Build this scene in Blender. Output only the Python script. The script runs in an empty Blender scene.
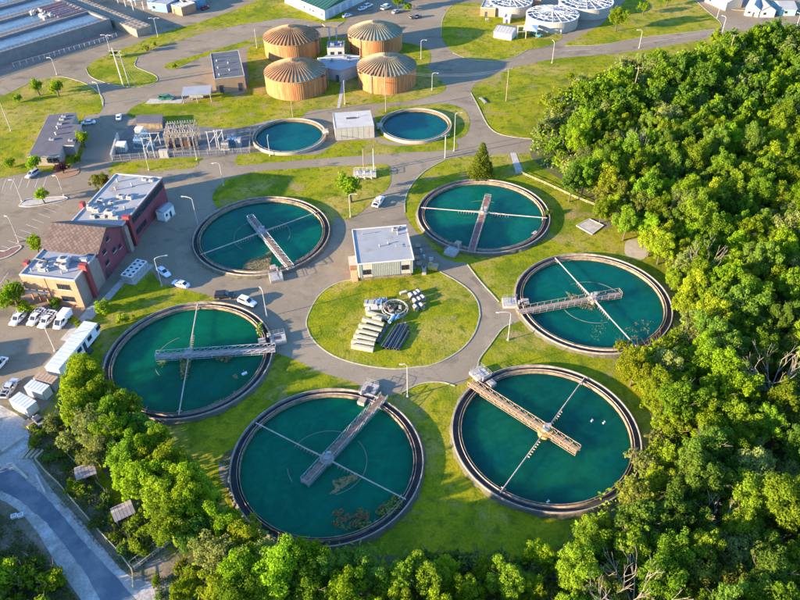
import bpy, math, random
import numpy as np
from mathutils import Matrix, Vector
from mathutils.geometry import tessellate_polygon

# ---------------------------------------------------------------- camera
FPX, PITCH, ROLL, CAMH = 720.33, math.radians(40.32), math.radians(-1.0636), 113.0
sc = bpy.context.scene
cam_d = bpy.data.cameras.new('camera')
cam = bpy.data.objects.new('camera', cam_d)
sc.collection.objects.link(cam)
cam_d.sensor_width = 36.0
cam_d.lens = 36.0 * FPX / 800.0
cam_d.clip_start = 1.0
cam_d.clip_end = 9000.0
cr, sr, cp, sp = math.cos(ROLL), math.sin(ROLL), math.cos(PITCH), math.sin(PITCH)
r0 = Vector((1, 0, 0)); f0 = Vector((0, cp, -sp)); d0 = Vector((0, -sp, -cp))
right = cr * r0 - sr * d0
down = sr * r0 + cr * d0
up = -down
cam.matrix_world = Matrix(((right.x, up.x, -f0.x, 0), (right.y, up.y, -f0.y, 0), (right.z, up.z, -f0.z, CAMH), (0, 0, 0, 1)))
sc.camera = cam

# ---------------------------------------------------------------- light
SUN_EL, SHADOW_AZ = math.radians(12.0), math.radians(20.0)      # shadows run towards +x, a little away
w = bpy.data.worlds.new('World'); sc.world = w; w.use_nodes = True
wn = w.node_tree.nodes; wl = w.node_tree.links
sky = wn.new('ShaderNodeTexSky'); sky.sky_type = 'NISHITA'; sky.sun_disc = False
sun_dir = Vector((-math.cos(SHADOW_AZ) * math.cos(SUN_EL), -math.sin(SHADOW_AZ) * math.cos(SUN_EL), math.sin(SUN_EL)))
sky.sun_elevation = SUN_EL
sky.sun_rotation = math.atan2(sun_dir.x, sun_dir.y)
sky.altitude = 100; sky.air_density = 1.0; sky.dust_density = 0.3; sky.ozone_density = 5.0
wn['Background'].inputs['Strength'].default_value = 0.15
wl.new(sky.outputs[0], wn['Background'].inputs['Color'])
sd = bpy.data.lights.new('sun', 'SUN'); sd.energy = 4.9; sd.angle = math.radians(0.6); sd.color = (1.0, 0.78, 0.50)
so = bpy.data.objects.new('sun', sd); sc.collection.objects.link(so)
so.rotation_euler = (-sun_dir).to_track_quat('-Z', 'Y').to_euler()
sc.view_settings.view_transform = 'Standard'; sc.view_settings.look = 'None'
sc.view_settings.gamma = 1.0; sc.view_settings.exposure = 2.25
sc.cycles.max_bounces = 5; sc.cycles.transparent_max_bounces = 8

# ---------------------------------------------------------------- helpers
C = sc.collection
rnd = random.Random(7)
PI = math.pi
R = math.radians
def G(u, v, z=0.0):
    """ground point (at height z) that stands behind position u, v of the 800 x 600 photograph"""
    a, b = u - 400.0, v - 300.0
    uu = a * cr + b * sr; vv = -a * sr + b * cr
    dx = uu / FPX; dy = cp - vv / FPX * sp; dz = -sp - vv / FPX * cp
    t = (z - CAMH) / dz
    return Vector((dx * t, dy * t, z))

def srgb(*c):
    o = []
    for x in c:
        x /= 255.0
        o.append(x / 12.92 if x <= 0.04045 else ((x + 0.055) / 1.055) ** 2.4)
    return tuple(o)

def tag(o, label=None, cat=None, group=None, kind=None):
    if label: o['label'] = label
    if cat: o['category'] = cat
    if group: o['group'] = group
    if kind: o['kind'] = kind
    return o

def thing(name, label, cat, loc=(0, 0, 0), rz=0.0, group=None):
    o = bpy.data.objects.new(name, None); C.objects.link(o)
    o.empty_display_size = 0.3
    o.location = loc; o.rotation_euler = (0, 0, rz)
    return tag(o, label, cat, group)

def copy_tree(o, parent=None):
    c = o.copy(); C.objects.link(c); c.parent = parent
    for ch in KIDS.get(o.name, []):
        copy_tree(ch, c)
        
    return c
KIDS = {}

def setparent(o, parent):
    if parent is not None:
        o.parent = parent
        KIDS.setdefault(parent.name, []).append(o)

class MB:
    def __init__(s): s.v = []; s.f = []; s.m = []
    def add(s, vs, fs, m=0):
        k = len(s.v); s.v.extend([tuple(a) for a in vs])
        s.f.extend([tuple(i + k for i in f) for f in fs]); s.m.extend([m] * len(fs)); return s
    def box(s, x0, x1, y0, y1, z0, z1, m=0):
        return s.add([(x0, y0, z0), (x1, y0, z0), (x1, y1, z0), (x0, y1, z0), (x0, y0, z1), (x1, y0, z1), (x1, y1, z1), (x0, y1, z1)],
                     [(0, 3, 2, 1), (4, 5, 6, 7), (0, 1, 5, 4), (1, 2, 6, 5), (2, 3, 7, 6), (3, 0, 4, 7)], m)
    def obox(s, c, size, rz=0.0, m=0, taper=1.0):
        ca, sa = math.cos(rz), math.sin(rz); vs = []
        for dz in (0, 1):
            k = taper if dz else 1.0
            for dx, dy in ((-.5, -.5), (.5, -.5), (.5, .5), (-.5, .5)):
                x, y = dx * size[0] * k, dy * size[1] * k
                vs.append((c[0] + x * ca - y * sa, c[1] + x * sa + y * ca, c[2] + dz * size[2]))
        return s.add(vs, [(0, 3, 2, 1), (4, 5, 6, 7), (0, 1, 5, 4), (1, 2, 6, 5), (2, 3, 7, 6), (3, 0, 4, 7)], m)
    def tube(s, p, q, r, n=6, r2=None, cap=True, m=0):
        p, q = Vector(p), Vector(q); d = (q - p)
        if d.length < 1e-6: return s
        d.normalize(); a = d.orthogonal().normalized(); b = d.cross(a); r2 = r if r2 is None else r2
        vs = []
        for k in range(n):
            t = 2 * PI * k / n; o = a * math.cos(t) + b * math.sin(t)
            vs.append(p + o * r); vs.append(q + o * r2)
        fs = [(2 * k, 2 * ((k + 1) % n), 2 * ((k + 1) % n) + 1, 2 * k + 1) for k in range(n)]
        if cap: fs += [tuple(2 * k for k in range(n))[::-1], tuple(2 * k + 1 for k in range(n))]
        return s.add(vs, fs, m)
    def path(s, pts, r, n=5, m=0):
        for a, b in zip(pts, pts[1:]): s.tube(a, b, r, n, m=m)
        return s
    def lathe(s, prof, n=32, c=(0, 0, 0), a0=0.0, a1=2 * PI, close=False, m=0):
        full = abs(a1 - a0 - 2 * PI) < 1e-6; K = n if full else n + 1
        vs = []; L = len(prof)
        for k in range(K):
            t = a0 + (a1 - a0) * k / n
            for (r, z) in prof: vs.append((c[0] + r * math.cos(t), c[1] + r * math.sin(t), c[2] + z))
        fs = []
        for k in range(n):
            k2 = (k + 1) % K
            for j in range(L if close else L - 1):
                j2 = (j + 1) % L
                fs.append((k * L + j, k2 * L + j, k2 * L + j2, k * L + j2))
        if close and not full:
            fs.append(tuple(range(L))); fs.append(tuple((K - 1) * L + j for j in range(L))[::-1])
        return s.add(vs, fs, m)
    def ring(s, r0, r1, z0, z1, n=64, a0=0.0, a1=2 * PI, c=(0, 0, 0), m=0):
        return s.lathe([(r0, z0), (r1, z0), (r1, z1), (r0, z1)], n, c, a0, a1, True, m)
    def cyl(s, x, y, z0, z1, r, n=12, r2=None, m=0): return s.tube((x, y, z0), (x, y, z1), r, n, r2, m=m)
    def disc(s, r, z, n=48, c=(0, 0), m=0):
        vs = [(c[0] + r * math.cos(2 * PI * k / n), c[1] + r * math.sin(2 * PI * k / n), z) for k in range(n)]
        return s.add(vs, [tuple(range(n))], m)
    def sheet(s, pts, z, m=0):
        vs = [Vector((p[0], p[1], z)) for p in pts]
        tr = tessellate_polygon([vs]); fs = []
        for t in tr:
            a, b, c = (vs[i] for i in t)
            fs.append(t if (b - a).cross(c - a).z > 0 else (t[0], t[2], t[1]))
        return s.add(vs, fs, m)
    def prism(s, pts, z0, z1, m=0):
        n = len(pts); ar = sum(pts[i][0] * pts[(i + 1) % n][1] - pts[(i + 1) % n][0] * pts[i][1] for i in range(n))
        if ar < 0: pts = pts[::-1]
        s.sheet(pts, z1, m); k = len(s.v)
        vs = [(p[0], p[1], z0) for p in pts] + [(p[0], p[1], z1) for p in pts]
        return s.add(vs, [(i, (i + 1) % n, n + (i + 1) % n, n + i) for i in range(n)], m)
    def build(s, name, mats, parent=None, label=None, smooth=False, **kw):
        me = bpy.data.meshes.new(name); me.from_pydata(s.v, [], s.f)
        if not isinstance(mats, (list, tuple)): mats = [mats]
        for mm in mats: me.materials.append(mm)
        if len(mats) > 1: me.polygons.foreach_set('material_index', s.m)
        if smooth: me.polygons.foreach_set('use_smooth', [True] * len(me.polygons))
        me.update()
        o = bpy.data.objects.new(name, me); C.objects.link(o); setparent(o, parent)
        if label: o['label'] = label
        for k, v in kw.items(): o[k] = v
        return o
def inst(o, name, parent, loc=(0, 0, 0), rz=0.0, rot=None):
    """another object on the same mesh"""
    c = bpy.data.objects.new(name, o.data); C.objects.link(c); setparent(c, parent)
    c.location = loc; c.rotation_euler = rot or (0, 0, rz); return c

def smooth_poly(px, z=0.0, sub=3, closed=True, jit=0.0, seed=1):
    P = [G(u, v, 0) for u, v in px]; n = len(P); out = []; rr = random.Random(seed)
    rng = range(n) if closed else range(n - 1)
    for i in rng:
        if closed: p0, p1, p2, p3 = P[i - 1], P[i], P[(i + 1) % n], P[(i + 2) % n]
        else: p0, p1, p2, p3 = P[max(i - 1, 0)], P[i], P[i + 1], P[min(i + 2, n - 1)]
        for k in range(sub):
            t = k / sub
            q = 0.5 * ((2 * p1) + (p2 - p0) * t + (2 * p0 - 5 * p1 + 4 * p2 - p3) * t * t + (3 * p1 - p0 - 3 * p2 + p3) * t ** 3)
            if jit: q = q + Vector((rr.uniform(-jit, jit), rr.uniform(-jit, jit), 0))
            out.append(Vector((q.x, q.y, z)))
    if not closed: out.append(Vector((P[-1].x, P[-1].y, z)))
    return out
def struct(name, mb, mat, label=None): return tag(mb.build(name, mat), label, None, None, 'structure')

# ---------------------------------------------------------------- materials
MATS = {}
def mat(name, col, rough=0.8, col2=None, scale=1.0, detail=4, lo=0.35, hi=0.65, bump=0.0, bscale=None, metal=0.0, rand=0.0,
        spots=None, spot_scale=0.2, spot_lo=0.55, spot_hi=0.65, stretch=None, spec=0.4, fine=0.0, emit=0.0):
    if name in MATS: return MATS[name]
    m = bpy.data.materials.new(name); m.use_nodes = True; nt = m.node_tree; N = nt.nodes; L = nt.links
    b = N['Principled BSDF']; b.inputs['Roughness'].default_value = rough; b.inputs['Metallic'].default_value = metal
    b.inputs['Specular IOR Level'].default_value = spec
    tc = N.new('ShaderNodeTexCoord'); src = tc.outputs['Object']
    if stretch:
        mp = N.new('ShaderNodeMapping'); mp.inputs['Scale'].default_value = stretch; L.new(src, mp.inputs[0]); src = mp.outputs[0]
    def noise(sc_, det=4, rgh=0.6):
        n = N.new('ShaderNodeTexNoise'); n.inputs['Scale'].default_value = sc_; n.inputs['Detail'].default_value = det
        n.inputs['Roughness'].default_value = rgh; L.new(src, n.inputs['Vector']); return n.outputs['Fac']
    def ramp(fac, a, c):
        r = N.new('ShaderNodeMapRange'); r.inputs['From Min'].default_value = a; r.inputs['From Max'].default_value = c
        L.new(fac, r.inputs['Value']); return r.outputs[0]
    def mix(f, c1, c2, blend='MIX'):
        x = N.new('ShaderNodeMix'); x.data_type = 'RGBA'; x.blend_type = blend
        if isinstance(f, float): x.inputs[0].default_value = f
        else: L.new(f, x.inputs[0])
        for i, c in ((6, c1), (7, c2)):
            if isinstance(c, tuple): x.inputs[i].default_value = (*c[:3], 1)
            else: L.new(c, x.inputs[i])
        return x.outputs[2]
    cur = tuple(col)
    if col2 is not None: cur = mix(ramp(noise(scale, detail), lo, hi), cur, tuple(col2))
    if spots is not None:
        for i, sp_ in enumerate(spots if isinstance(spots[0], tuple) else [spots]):
            cur = mix(ramp(noise(spot_scale * (1 + 1.7 * i), 5, 0.65), spot_lo, spot_hi), cur, tuple(sp_))
    if fine:
        v = ramp(noise(max(scale * 9, 4.0), 3, 0.7), 0.25, 0.75)
        hs = N.new('ShaderNodeMapRange'); hs.inputs['To Min'].default_value = 1 - fine; hs.inputs['To Max'].default_value = 1 + fine
        L.new(v, hs.inputs['Value']); mm = N.new('ShaderNodeHueSaturation'); L.new(hs.outputs[0], mm.inputs['Value'])
        if isinstance(cur, tuple): mm.inputs['Color'].default_value = (*cur, 1)
        else: L.new(cur, mm.inputs['Color'])
        cur = mm.outputs[0]
    if rand:
        oi = N.new('ShaderNodeObjectInfo'); hs = N.new('ShaderNodeMapRange'); hs.inputs['To Min'].default_value = 1 - rand; hs.inputs['To Max'].default_value = 1 + rand
        L.new(oi.outputs['Random'], hs.inputs['Value']); mm = N.new('ShaderNodeHueSaturation'); L.new(hs.outputs[0], mm.inputs['Value'])
        if isinstance(cur, tuple): mm.inputs['Color'].default_value = (*cur, 1)
        else: L.new(cur, mm.inputs['Color'])
        cur = mm.outputs[0]
    if isinstance(cur, tuple): b.inputs['Base Color'].default_value = (*cur, 1)
    else: L.new(cur, b.inputs['Base Color'])
    if emit:
        b.inputs['Emission Color'].default_value = (*col, 1); b.inputs['Emission Strength'].default_value = emit
    if bump:
        bn = N.new('ShaderNodeBump'); bn.inputs['Strength'].default_value = bump; bn.inputs['Distance'].default_value = 0.1
        L.new(noise(bscale or scale * 4, 5, 0.7), bn.inputs['Height']); L.new(bn.outputs[0], b.inputs['Normal'])
    MATS[name] = m; return m

def build_ground_mat(name, cols, scales, fine=0.25, fscale=2.5, bump=0.6, cracks=False):
    """layers of noise: cols[0] is the base, every further colour comes in where its own noise is high"""
    m = bpy.data.materials.new(name); m.use_nodes = True; nt = m.node_tree; N = nt.nodes; L = nt.links
    b = N['Principled BSDF']; b.inputs['Roughness'].default_value = 0.95; b.inputs['Specular IOR Level'].default_value = 0.05
    tc = N.new('ShaderNodeTexCoord'); cur = None
    for i, (c, s_) in enumerate(zip(cols[1:], scales)):
        mp = N.new('ShaderNodeMapping'); mp.inputs['Location'].default_value = (31.7 * i, 12.3 * i, 5.1 * i)
        mp.inputs['Rotation'].default_value = (0, 0, 0.6 * i)
        mp.inputs['Scale'].default_value = (1, s_[3] if len(s_) > 3 else 1, 1); L.new(tc.outputs['Object'], mp.inputs[0])
        n = N.new('ShaderNodeTexNoise'); n.inputs['Scale'].default_value = s_[0]; n.inputs['Detail'].default_value = 6; n.inputs['Roughness'].default_value = 0.62
        n.inputs['Distortion'].default_value = 0.4
        L.new(mp.outputs[0], n.inputs['Vector'])
        r = N.new('ShaderNodeMapRange'); r.inputs['From Min'].default_value = s_[1]; r.inputs['From Max'].default_value = s_[2]; L.new(n.outputs['Fac'], r.inputs['Value'])
        x = N.new('ShaderNodeMix'); x.data_type = 'RGBA'; L.new(r.outputs[0], x.inputs[0])
        if cur is None: x.inputs[6].default_value = (*cols[0], 1)
        else: L.new(cur, x.inputs[6])
        x.inputs[7].default_value = (*c, 1); cur = x.outputs[2]
    n = N.new('ShaderNodeTexNoise'); n.inputs['Scale'].default_value = fscale; n.inputs['Detail'].default_value = 4; n.inputs['Roughness'].default_value = 0.7
    L.new(tc.outputs['Object'], n.inputs['Vector'])
    hs = N.new('ShaderNodeMapRange'); hs.inputs['From Min'].default_value = 0.3; hs.inputs['From Max'].default_value = 0.7
    hs.inputs['To Min'].default_value = 1 - fine; hs.inputs['To Max'].default_value = 1 + fine; L.new(n.outputs['Fac'], hs.inputs['Value'])
    h = N.new('ShaderNodeHueSaturation'); L.new(hs.outputs[0], h.inputs['Value']); L.new(cur, h.inputs['Color']); cur = h.outputs[0]
    if cracks:
        for sc_, wd in ((0.06, 0.007), (0.17, 0.006)):
            vt = N.new('ShaderNodeTexVoronoi'); vt.feature = 'DISTANCE_TO_EDGE'; vt.inputs['Scale'].default_value = sc_
            nn = N.new('ShaderNodeTexNoise'); nn.inputs['Scale'].default_value = 0.35; nn.inputs['Detail'].default_value = 4; L.new(tc.outputs['Object'], nn.inputs['Vector'])
            va = N.new('ShaderNodeVectorMath'); va.operation = 'MULTIPLY_ADD'; L.new(nn.outputs['Color'], va.inputs[0]); va.inputs[1].default_value = (5, 5, 0); L.new(tc.outputs['Object'], va.inputs[2])
            L.new(va.outputs[0], vt.inputs['Vector'])
            rr = N.new('ShaderNodeMapRange'); rr.inputs['From Min'].default_value = 0.0; rr.inputs['From Max'].default_value = wd
            rr.inputs['To Min'].default_value = 0.78; rr.inputs['To Max'].default_value = 1.0; L.new(vt.outputs['Distance'], rr.inputs['Value'])
            h = N.new('ShaderNodeHueSaturation'); L.new(rr.outputs[0], h.inputs['Value']); L.new(cur, h.inputs['Color']); cur = h.outputs[0]
    L.new(cur, b.inputs['Base Color'])
    if bump:
        bn = N.new('ShaderNodeBump'); bn.inputs['Strength'].default_value = bump; bn.inputs['Distance'].default_value = 0.12
        L.new(n.outputs['Fac'], bn.inputs['Height']); L.new(bn.outputs[0], b.inputs['Normal'])
    MATS[name] = m; return m

grass_m = build_ground_mat('grass', [(0.175, 0.195, 0.006), (0.245, 0.225, 0.010), (0.115, 0.150, 0.007), (0.30, 0.235, 0.055), (0.090, 0.125, 0.008), (0.25, 0.185, 0.075)],
                           [(0.07, 0.40, 0.58), (0.10, 0.48, 0.62), (0.05, 0.50, 0.64), (0.45, 0.50, 0.66), (0.13, 0.57, 0.68)], fine=0.28, fscale=1.9, bump=0.8)
dark_grass_m = build_ground_mat('dark_grass', [(0.07, 0.10, 0.02), (0.13, 0.13, 0.035), (0.045, 0.075, 0.015), (0.2, 0.16, 0.09)],
                           [(0.15, 0.45, 0.62), (0.3, 0.5, 0.62), (0.12, 0.55, 0.68)], fine=0.4, fscale=1.4, bump=0.9)
asphalt_m = build_ground_mat('asphalt', [(0.212, 0.170, 0.118), (0.248, 0.202, 0.144), (0.152, 0.126, 0.094), (0.285, 0.228, 0.152)],
                           [(0.035, 0.42, 0.6), (0.09, 0.55, 0.66, 1.8), (0.25, 0.58, 0.75)], fine=0.1, fscale=2.2, bump=0.15, cracks=True)
gravel_m = build_ground_mat('gravel', [(0.36, 0.33, 0.30), (0.27, 0.245, 0.22), (0.46, 0.43, 0.40), (0.17, 0.17, 0.11)],
                           [(0.1, 0.42, 0.6, 0.4), (0.3, 0.5, 0.65), (0.16, 0.6, 0.7)], fine=0.25, fscale=2.0, bump=0.5)
soil_m = build_ground_mat('soil', [(0.20, 0.16, 0.12), (0.12, 0.11, 0.06), (0.26, 0.21, 0.16), (0.08, 0.10, 0.03)],
                           [(0.2, 0.42, 0.6), (0.35, 0.5, 0.65), (0.14, 0.5, 0.62)], fine=0.3, fscale=2.0, bump=0.6)
concrete = mat('concrete', (0.42, 0.38, 0.33), 0.85, (0.30, 0.27, 0.23), 0.8, fine=0.12, bump=0.2)
pale_concrete = mat('pale_concrete', (0.55, 0.50, 0.42), 0.85, (0.42, 0.37, 0.30), 0.6, fine=0.1)
tank_concrete = mat('tank_concrete', (0.27, 0.205, 0.125), 0.9, (0.12, 0.095, 0.07), 0.9, lo=0.4, hi=0.62, fine=0.15, bump=0.3)
algae_wall = mat('stained_concrete', (0.30, 0.235, 0.11), 0.9, (0.15, 0.125, 0.06), 0.8, fine=0.2)
channel_m = mat('wet_channel', (0.045, 0.04, 0.035), 0.75, (0.02, 0.022, 0.02), 0.6, fine=0.3)
galv = mat('galvanised_steel', (0.38, 0.37, 0.35), 0.55, (0.28, 0.265, 0.25), 2.0, metal=0.15)
white_steel = mat('white_steel', (0.66, 0.64, 0.60), 0.5, (0.5, 0.47, 0.42), 3.0)
rusty_deck = mat('rusty_deck', (0.15, 0.095, 0.065), 0.9, (0.24, 0.17, 0.12), 0.9, fine=0.2)
rust_m = mat('rusty_steel', (0.28, 0.19, 0.13), 0.85, (0.42, 0.36, 0.30), 1.2)
dark_steel = mat('dark_steel', (0.05, 0.05, 0.055), 0.5)
lamp_m = mat('lamp_grey', (0.40, 0.385, 0.36), 0.5)
glass_dark = mat('dark_glass', (0.02, 0.025, 0.03), 0.08, spec=0.6)
lens_m = mat('lamp_lens', (0.7, 0.68, 0.6), 0.2)
white_paint = mat('white_paint', (0.72, 0.71, 0.69), 0.35, (0.62, 0.61, 0.58), 0.7)
white_line = mat('road_paint', (0.55, 0.54, 0.52), 0.8, (0.3, 0.28, 0.26), 2.5)
wood_pale = mat('pale_wood', (0.45, 0.36, 0.24), 0.85, (0.33, 0.25, 0.16), 1.5, rand=0.15)
roof_white = mat('white_membrane', (0.25, 0.25, 0.25), 0.8, (0.29, 0.29, 0.285), 0.25, spots=[(0.20, 0.155, 0.11)], spot_scale=0.22, spot_lo=0.54, spot_hi=0.72, fine=0.07)
roof_clean = mat('clean_membrane', (0.27, 0.275, 0.285), 0.75, (0.235, 0.24, 0.25), 0.3, fine=0.05)
# ================================================================ SETTING
g = MB()
S_ = 4000.0
g.add([(-S_, -1500, 0), (S_, -1500, 0), (S_, S_ * 1.5, 0), (-S_, S_ * 1.5, 0)], [(0, 1, 2, 3)])
struct('ground', g, grass_m)

YARD = [(-90, -60), (-80, 60), (-70, 250), (-60, 380), (-30, 398), (10, 405), (40, 412), (52, 398), (62, 375), (78, 345), (92, 326), (88, 318), (100, 303), (118, 288), (130, 275),
        (150, 271), (163, 284), (200, 293), (215, 299), (232, 318), (258, 345), (275, 352), (300, 362), (320, 372), (350, 381), (372, 391), (388, 396), (401, 392), (420, 383),
        (440, 381), (462, 384), (473, 371), (479, 360), (490, 345), (502, 329), (520, 321), (530, 312), (514, 306), (499, 303), (492, 294),
        (480, 281), (467, 264), (455, 262), (440, 255), (425, 240), (412, 226), (405, 213), (405, 200), (411, 186), (425, 171), (445, 160), (470, 156),
        (512, 154), (534, 151), (532, 139), (513, 137), (497, 133), (487, 124), (478, 106), (471, 93), (478, 82), (500, 73), (520, 66), (560, 58),
        (600, 55), (650, 49), (700, 40), (735, 32), (765, 30), (800, 29), (860, 26), (960, 10), (990, -60)]
g = MB().sheet(smooth_poly(YARD, 0, 3), 0.02)
struct('asphalt_road', g, asphalt_m)

lawns = {
 'left': [(-60, 118), (0, 97), (15, 90), (32, 82), (55, 77), (72, 79), (90, 86), (102, 97), (103, 107), (97, 114), (84, 116), (82, 130), (84, 145), (78, 160), (58, 171), (28, 173), (0, 178), (-60, 188)],
 'island': [(86, 69), (98, 59), (130, 46), (165, 32), (200, 22), (240, 8), (262, -2), (290, -6), (340, 8), (345, 22), (330, 24), (290, 18), (272, 20), (240, 25), (200, 34), (170, 44), (150, 50), (137, 58), (135, 66), (145, 71), (156, 76), (156, 82), (140, 87), (120, 86), (100, 81), (90, 76)],
 'strip': [(164, 66), (172, 62), (200, 54), (235, 44), (262, 36), (272, 37), (240, 48), (200, 58), (175, 69), (167, 69)],
 'digester': [(127, 113), (145, 102), (180, 104), (208, 97), (212, 92), (247, 92), (247, 52), (258, 44), (285, 38), (345, 38), (400, 42), (427, 49), (431, 60), (427, 67), (435, 74), (446, 87), (440, 93), (420, 99), (400, 102), (370, 104), (335, 108), (308, 111), (300, 118), (270, 120), (240, 128), (200, 132), (165, 122), (135, 118)],
 'basin': [(238, 156), (246, 152), (262, 153), (290, 155), (320, 154), (335, 143), (374, 140), (378, 143), (400, 146), (430, 143), (447, 137), (457, 143), (452, 150), (400, 153), (330, 158), (280, 162), (238, 165)],
 'basin_right': [(376, 112), (392, 107), (440, 104), (462, 108), (470, 122), (466, 134), (455, 140), (440, 139), (415, 143), (380, 138)],
 'verge': [(108, 174), (113, 164), (130, 162), (197, 157), (199, 162), (191, 168), (150, 172), (115, 175)],
 'upper': [(216, 190), (226, 180), (240, 176), (262, 171), (300, 168), (345, 166), (385, 164), (391, 174), (389, 186), (378, 197), (362, 211), (348, 220), (335, 217), (325, 230), (260, 235), (215, 205)],
 'top': [(441, 35), (443, 18), (452, 5), (480, 3), (520, 10), (555, 30), (562, 38), (545, 47), (527, 50), (515, 57), (497, 61), (472, 60), (453, 53)],
 'office_front': [(-30, 285), (6, 292), (22, 300), (45, 309), (68, 315), (84, 320), (80, 328), (60, 316), (40, 311), (22, 309), (0, 303), (-30, 297)],
 'top_right': [(565, 46), (575, 39), (600, 25), (618, 8), (636, -6), (676, -12), (692, -3), (706, 10), (719, 21), (720, 28), (700, 31), (640, 38), (600, 45)],
}
gm = MB()
for i, (k, pl) in enumerate(lawns.items()):
    gm.sheet(smooth_poly(pl, 0, 3, jit=0.12, seed=i), 0.044 + 0.002 * i)
struct('lawn', gm, grass_m)
# the round lawn between the tanks, with its kerb
ROUND = [(307, 318), (308, 330), (316, 343), (334, 356), (362, 365), (395, 369), (417, 367), (432, 365), (450, 357), (465, 346), (475, 332), (480, 316), (478, 303), (470, 291), (455, 280), (440, 272), (415, 268), (385, 274), (357, 279), (335, 284), (318, 297)]
struct('round_lawn', MB().sheet(smooth_poly(ROUND, 0, 5, jit=.06), 0.07), grass_m)
kb = MB()
def kerbline(mb, px, w=0.28, h=0.12):
    P = smooth_poly(px, 0, 4, closed=False)
    L_ = []; R_ = []
    for i, p in enumerate(P):
        d = (P[min(i + 1, len(P) - 1)] - P[max(i - 1, 0)]).normalized(); n = Vector((-d.y, d.x, 0)) * w / 2
        L_.append(p + n); R_.append(p - n)
    n = len(P); vs = []
    for l, r in zip(L_, R_): vs += [(l.x, l.y, 0), (l.x, l.y, h), (r.x, r.y, h), (r.x, r.y, 0)]
    fs = []
    for i in range(n - 1):
        for j in range(3): fs.append((4 * i + j, 4 * i + 4 + j, 4 * i + 5 + j, 4 * i + 1 + j))
    mb.add(vs, fs)
kerbline(kb, ROUND[11:16][::-1] + [])
kerbline(kb, ROUND[16:] + ROUND[:12])
kerbline(kb, [(478, 371), (479, 360), (490, 345), (502, 329), (512, 323)])
kerbline(kb, [(401, 393), (420, 384), (440, 382), (455, 386)])
kerbline(kb, [(499, 302), (492, 294), (480, 281), (467, 264)])
kerbline(kb, [(86, 69), (90, 76), (100, 81), (120, 86), (140, 87), (156, 82), (156, 76), (145, 71), (135, 66), (137, 58)])
kerbline(kb, [(471, 93), (478, 106), (487, 124), (497, 133), (513, 137), (532, 139)])
kerbline(kb, [(453, 53), (472, 60), (497, 61), (515, 57), (527, 50)])
kerbline(kb, [(441, 35), (443, 18), (452, 5)])
kerbline(kb, [(565, 46), (600, 45), (640, 38), (700, 31), (720, 28), (719, 21), (706, 10), (692, -3)])
kerbline(kb, [(15, 90), (32, 82), (55, 77), (72, 79), (90, 86), (102, 97), (103, 107)])
kerbline(kb, [(705, 0), (728, 9), (760, 11), (800, 8)])
kerbline(kb, [(405, 213), (405, 200), (411, 186), (425, 171), (445, 160)])
struct('kerb', kb, mat('kerb_stone', (0.40, 0.36, 0.26), 0.9, (0.28, 0.26, 0.16), 0.8))
# walks and pads
pv = MB()
pv.sheet([G(*p) for p in ((510, 153), (516, 153), (523, 172), (516, 174))], 0.055)
pv.sheet([G(*p) for p in ((337, 108), (340, 108), (346, 80), (356, 71), (352, 70), (342, 79))], 0.075)
pv.sheet([G(*p) for p in ((60, 340), (92, 304), (97, 306), (68, 342))], 0.075)
pv.sheet([G(*p) for p in ((84, 318), (120, 280), (126, 282), (92, 320))], 0.078)
pv.sheet([G(*p) for p in ((182, 103), (145, 104), (150, 99), (182, 99))], 0.075)
struct('footpath', pv, concrete)
pv = MB(); q = [G(*p) for p in ((576, 226), (589, 219), (604, 226), (592, 235))]
c0 = sum(q, Vector()) / 4
pv.prism([(p.x, p.y) for p in q], 0.0, 0.18)
padt = thing('concrete_pad', 'square concrete pad lying alone in the lawn right of the upper right basin', 'concrete pad')
pv.build('slab', concrete, padt)
ed = MB()
for i in range(4):
    a0, a1 = q[i], q[(i + 1) % 4]; m0, m1 = a0.lerp(c0, .07), a1.lerp(c0, .07); ed.prism([(p.x, p.y) for p in (a0, a1, m1, m0)], .183, .26)
ed.build('raised_edge', pale_concrete, padt)
gm = MB()
def blob(cu, cv, ru, rv, z, seed, n=28, mb=None, jag=0.3):
    rr = random.Random(seed); ph = [rr.uniform(0, 6.28) for _ in range(5)]; pts = []
    for k in range(n):
        t = 2 * PI * k / n; s_ = 1 + jag * sum(math.sin((j + 2) * t + ph[j]) / (j + 1.5) for j in range(5)) * 0.5
        pts.append(G(cu + ru * s_ * math.cos(t), cv + rv * s_ * math.sin(t)))
    mb.sheet(pts, z)
blob(682, 312, 12, 11, 0.04, 2, mb=gm); blob(232, 470, 12, 22, 0.04, 3, mb=gm, jag=.2)
blob(108, 380, 8, 30, 0.04, 4, mb=gm, jag=.2); blob(598, 224, 14, 6, 0.035, 7, mb=gm)
struct('bare_soil', gm, soil_m)
gm = MB(); blob(636, 249, 11, 11, 0.04, 1, mb=gm); struct('sandy_patch', gm, mat('pale_sand', (.40, .34, .26), .95, (.30, .26, .18), .5, fine=.2))
for (n_, cu, cv, ru, rv) in ((0, 548, 200, 40, 55),):
    pass
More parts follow.
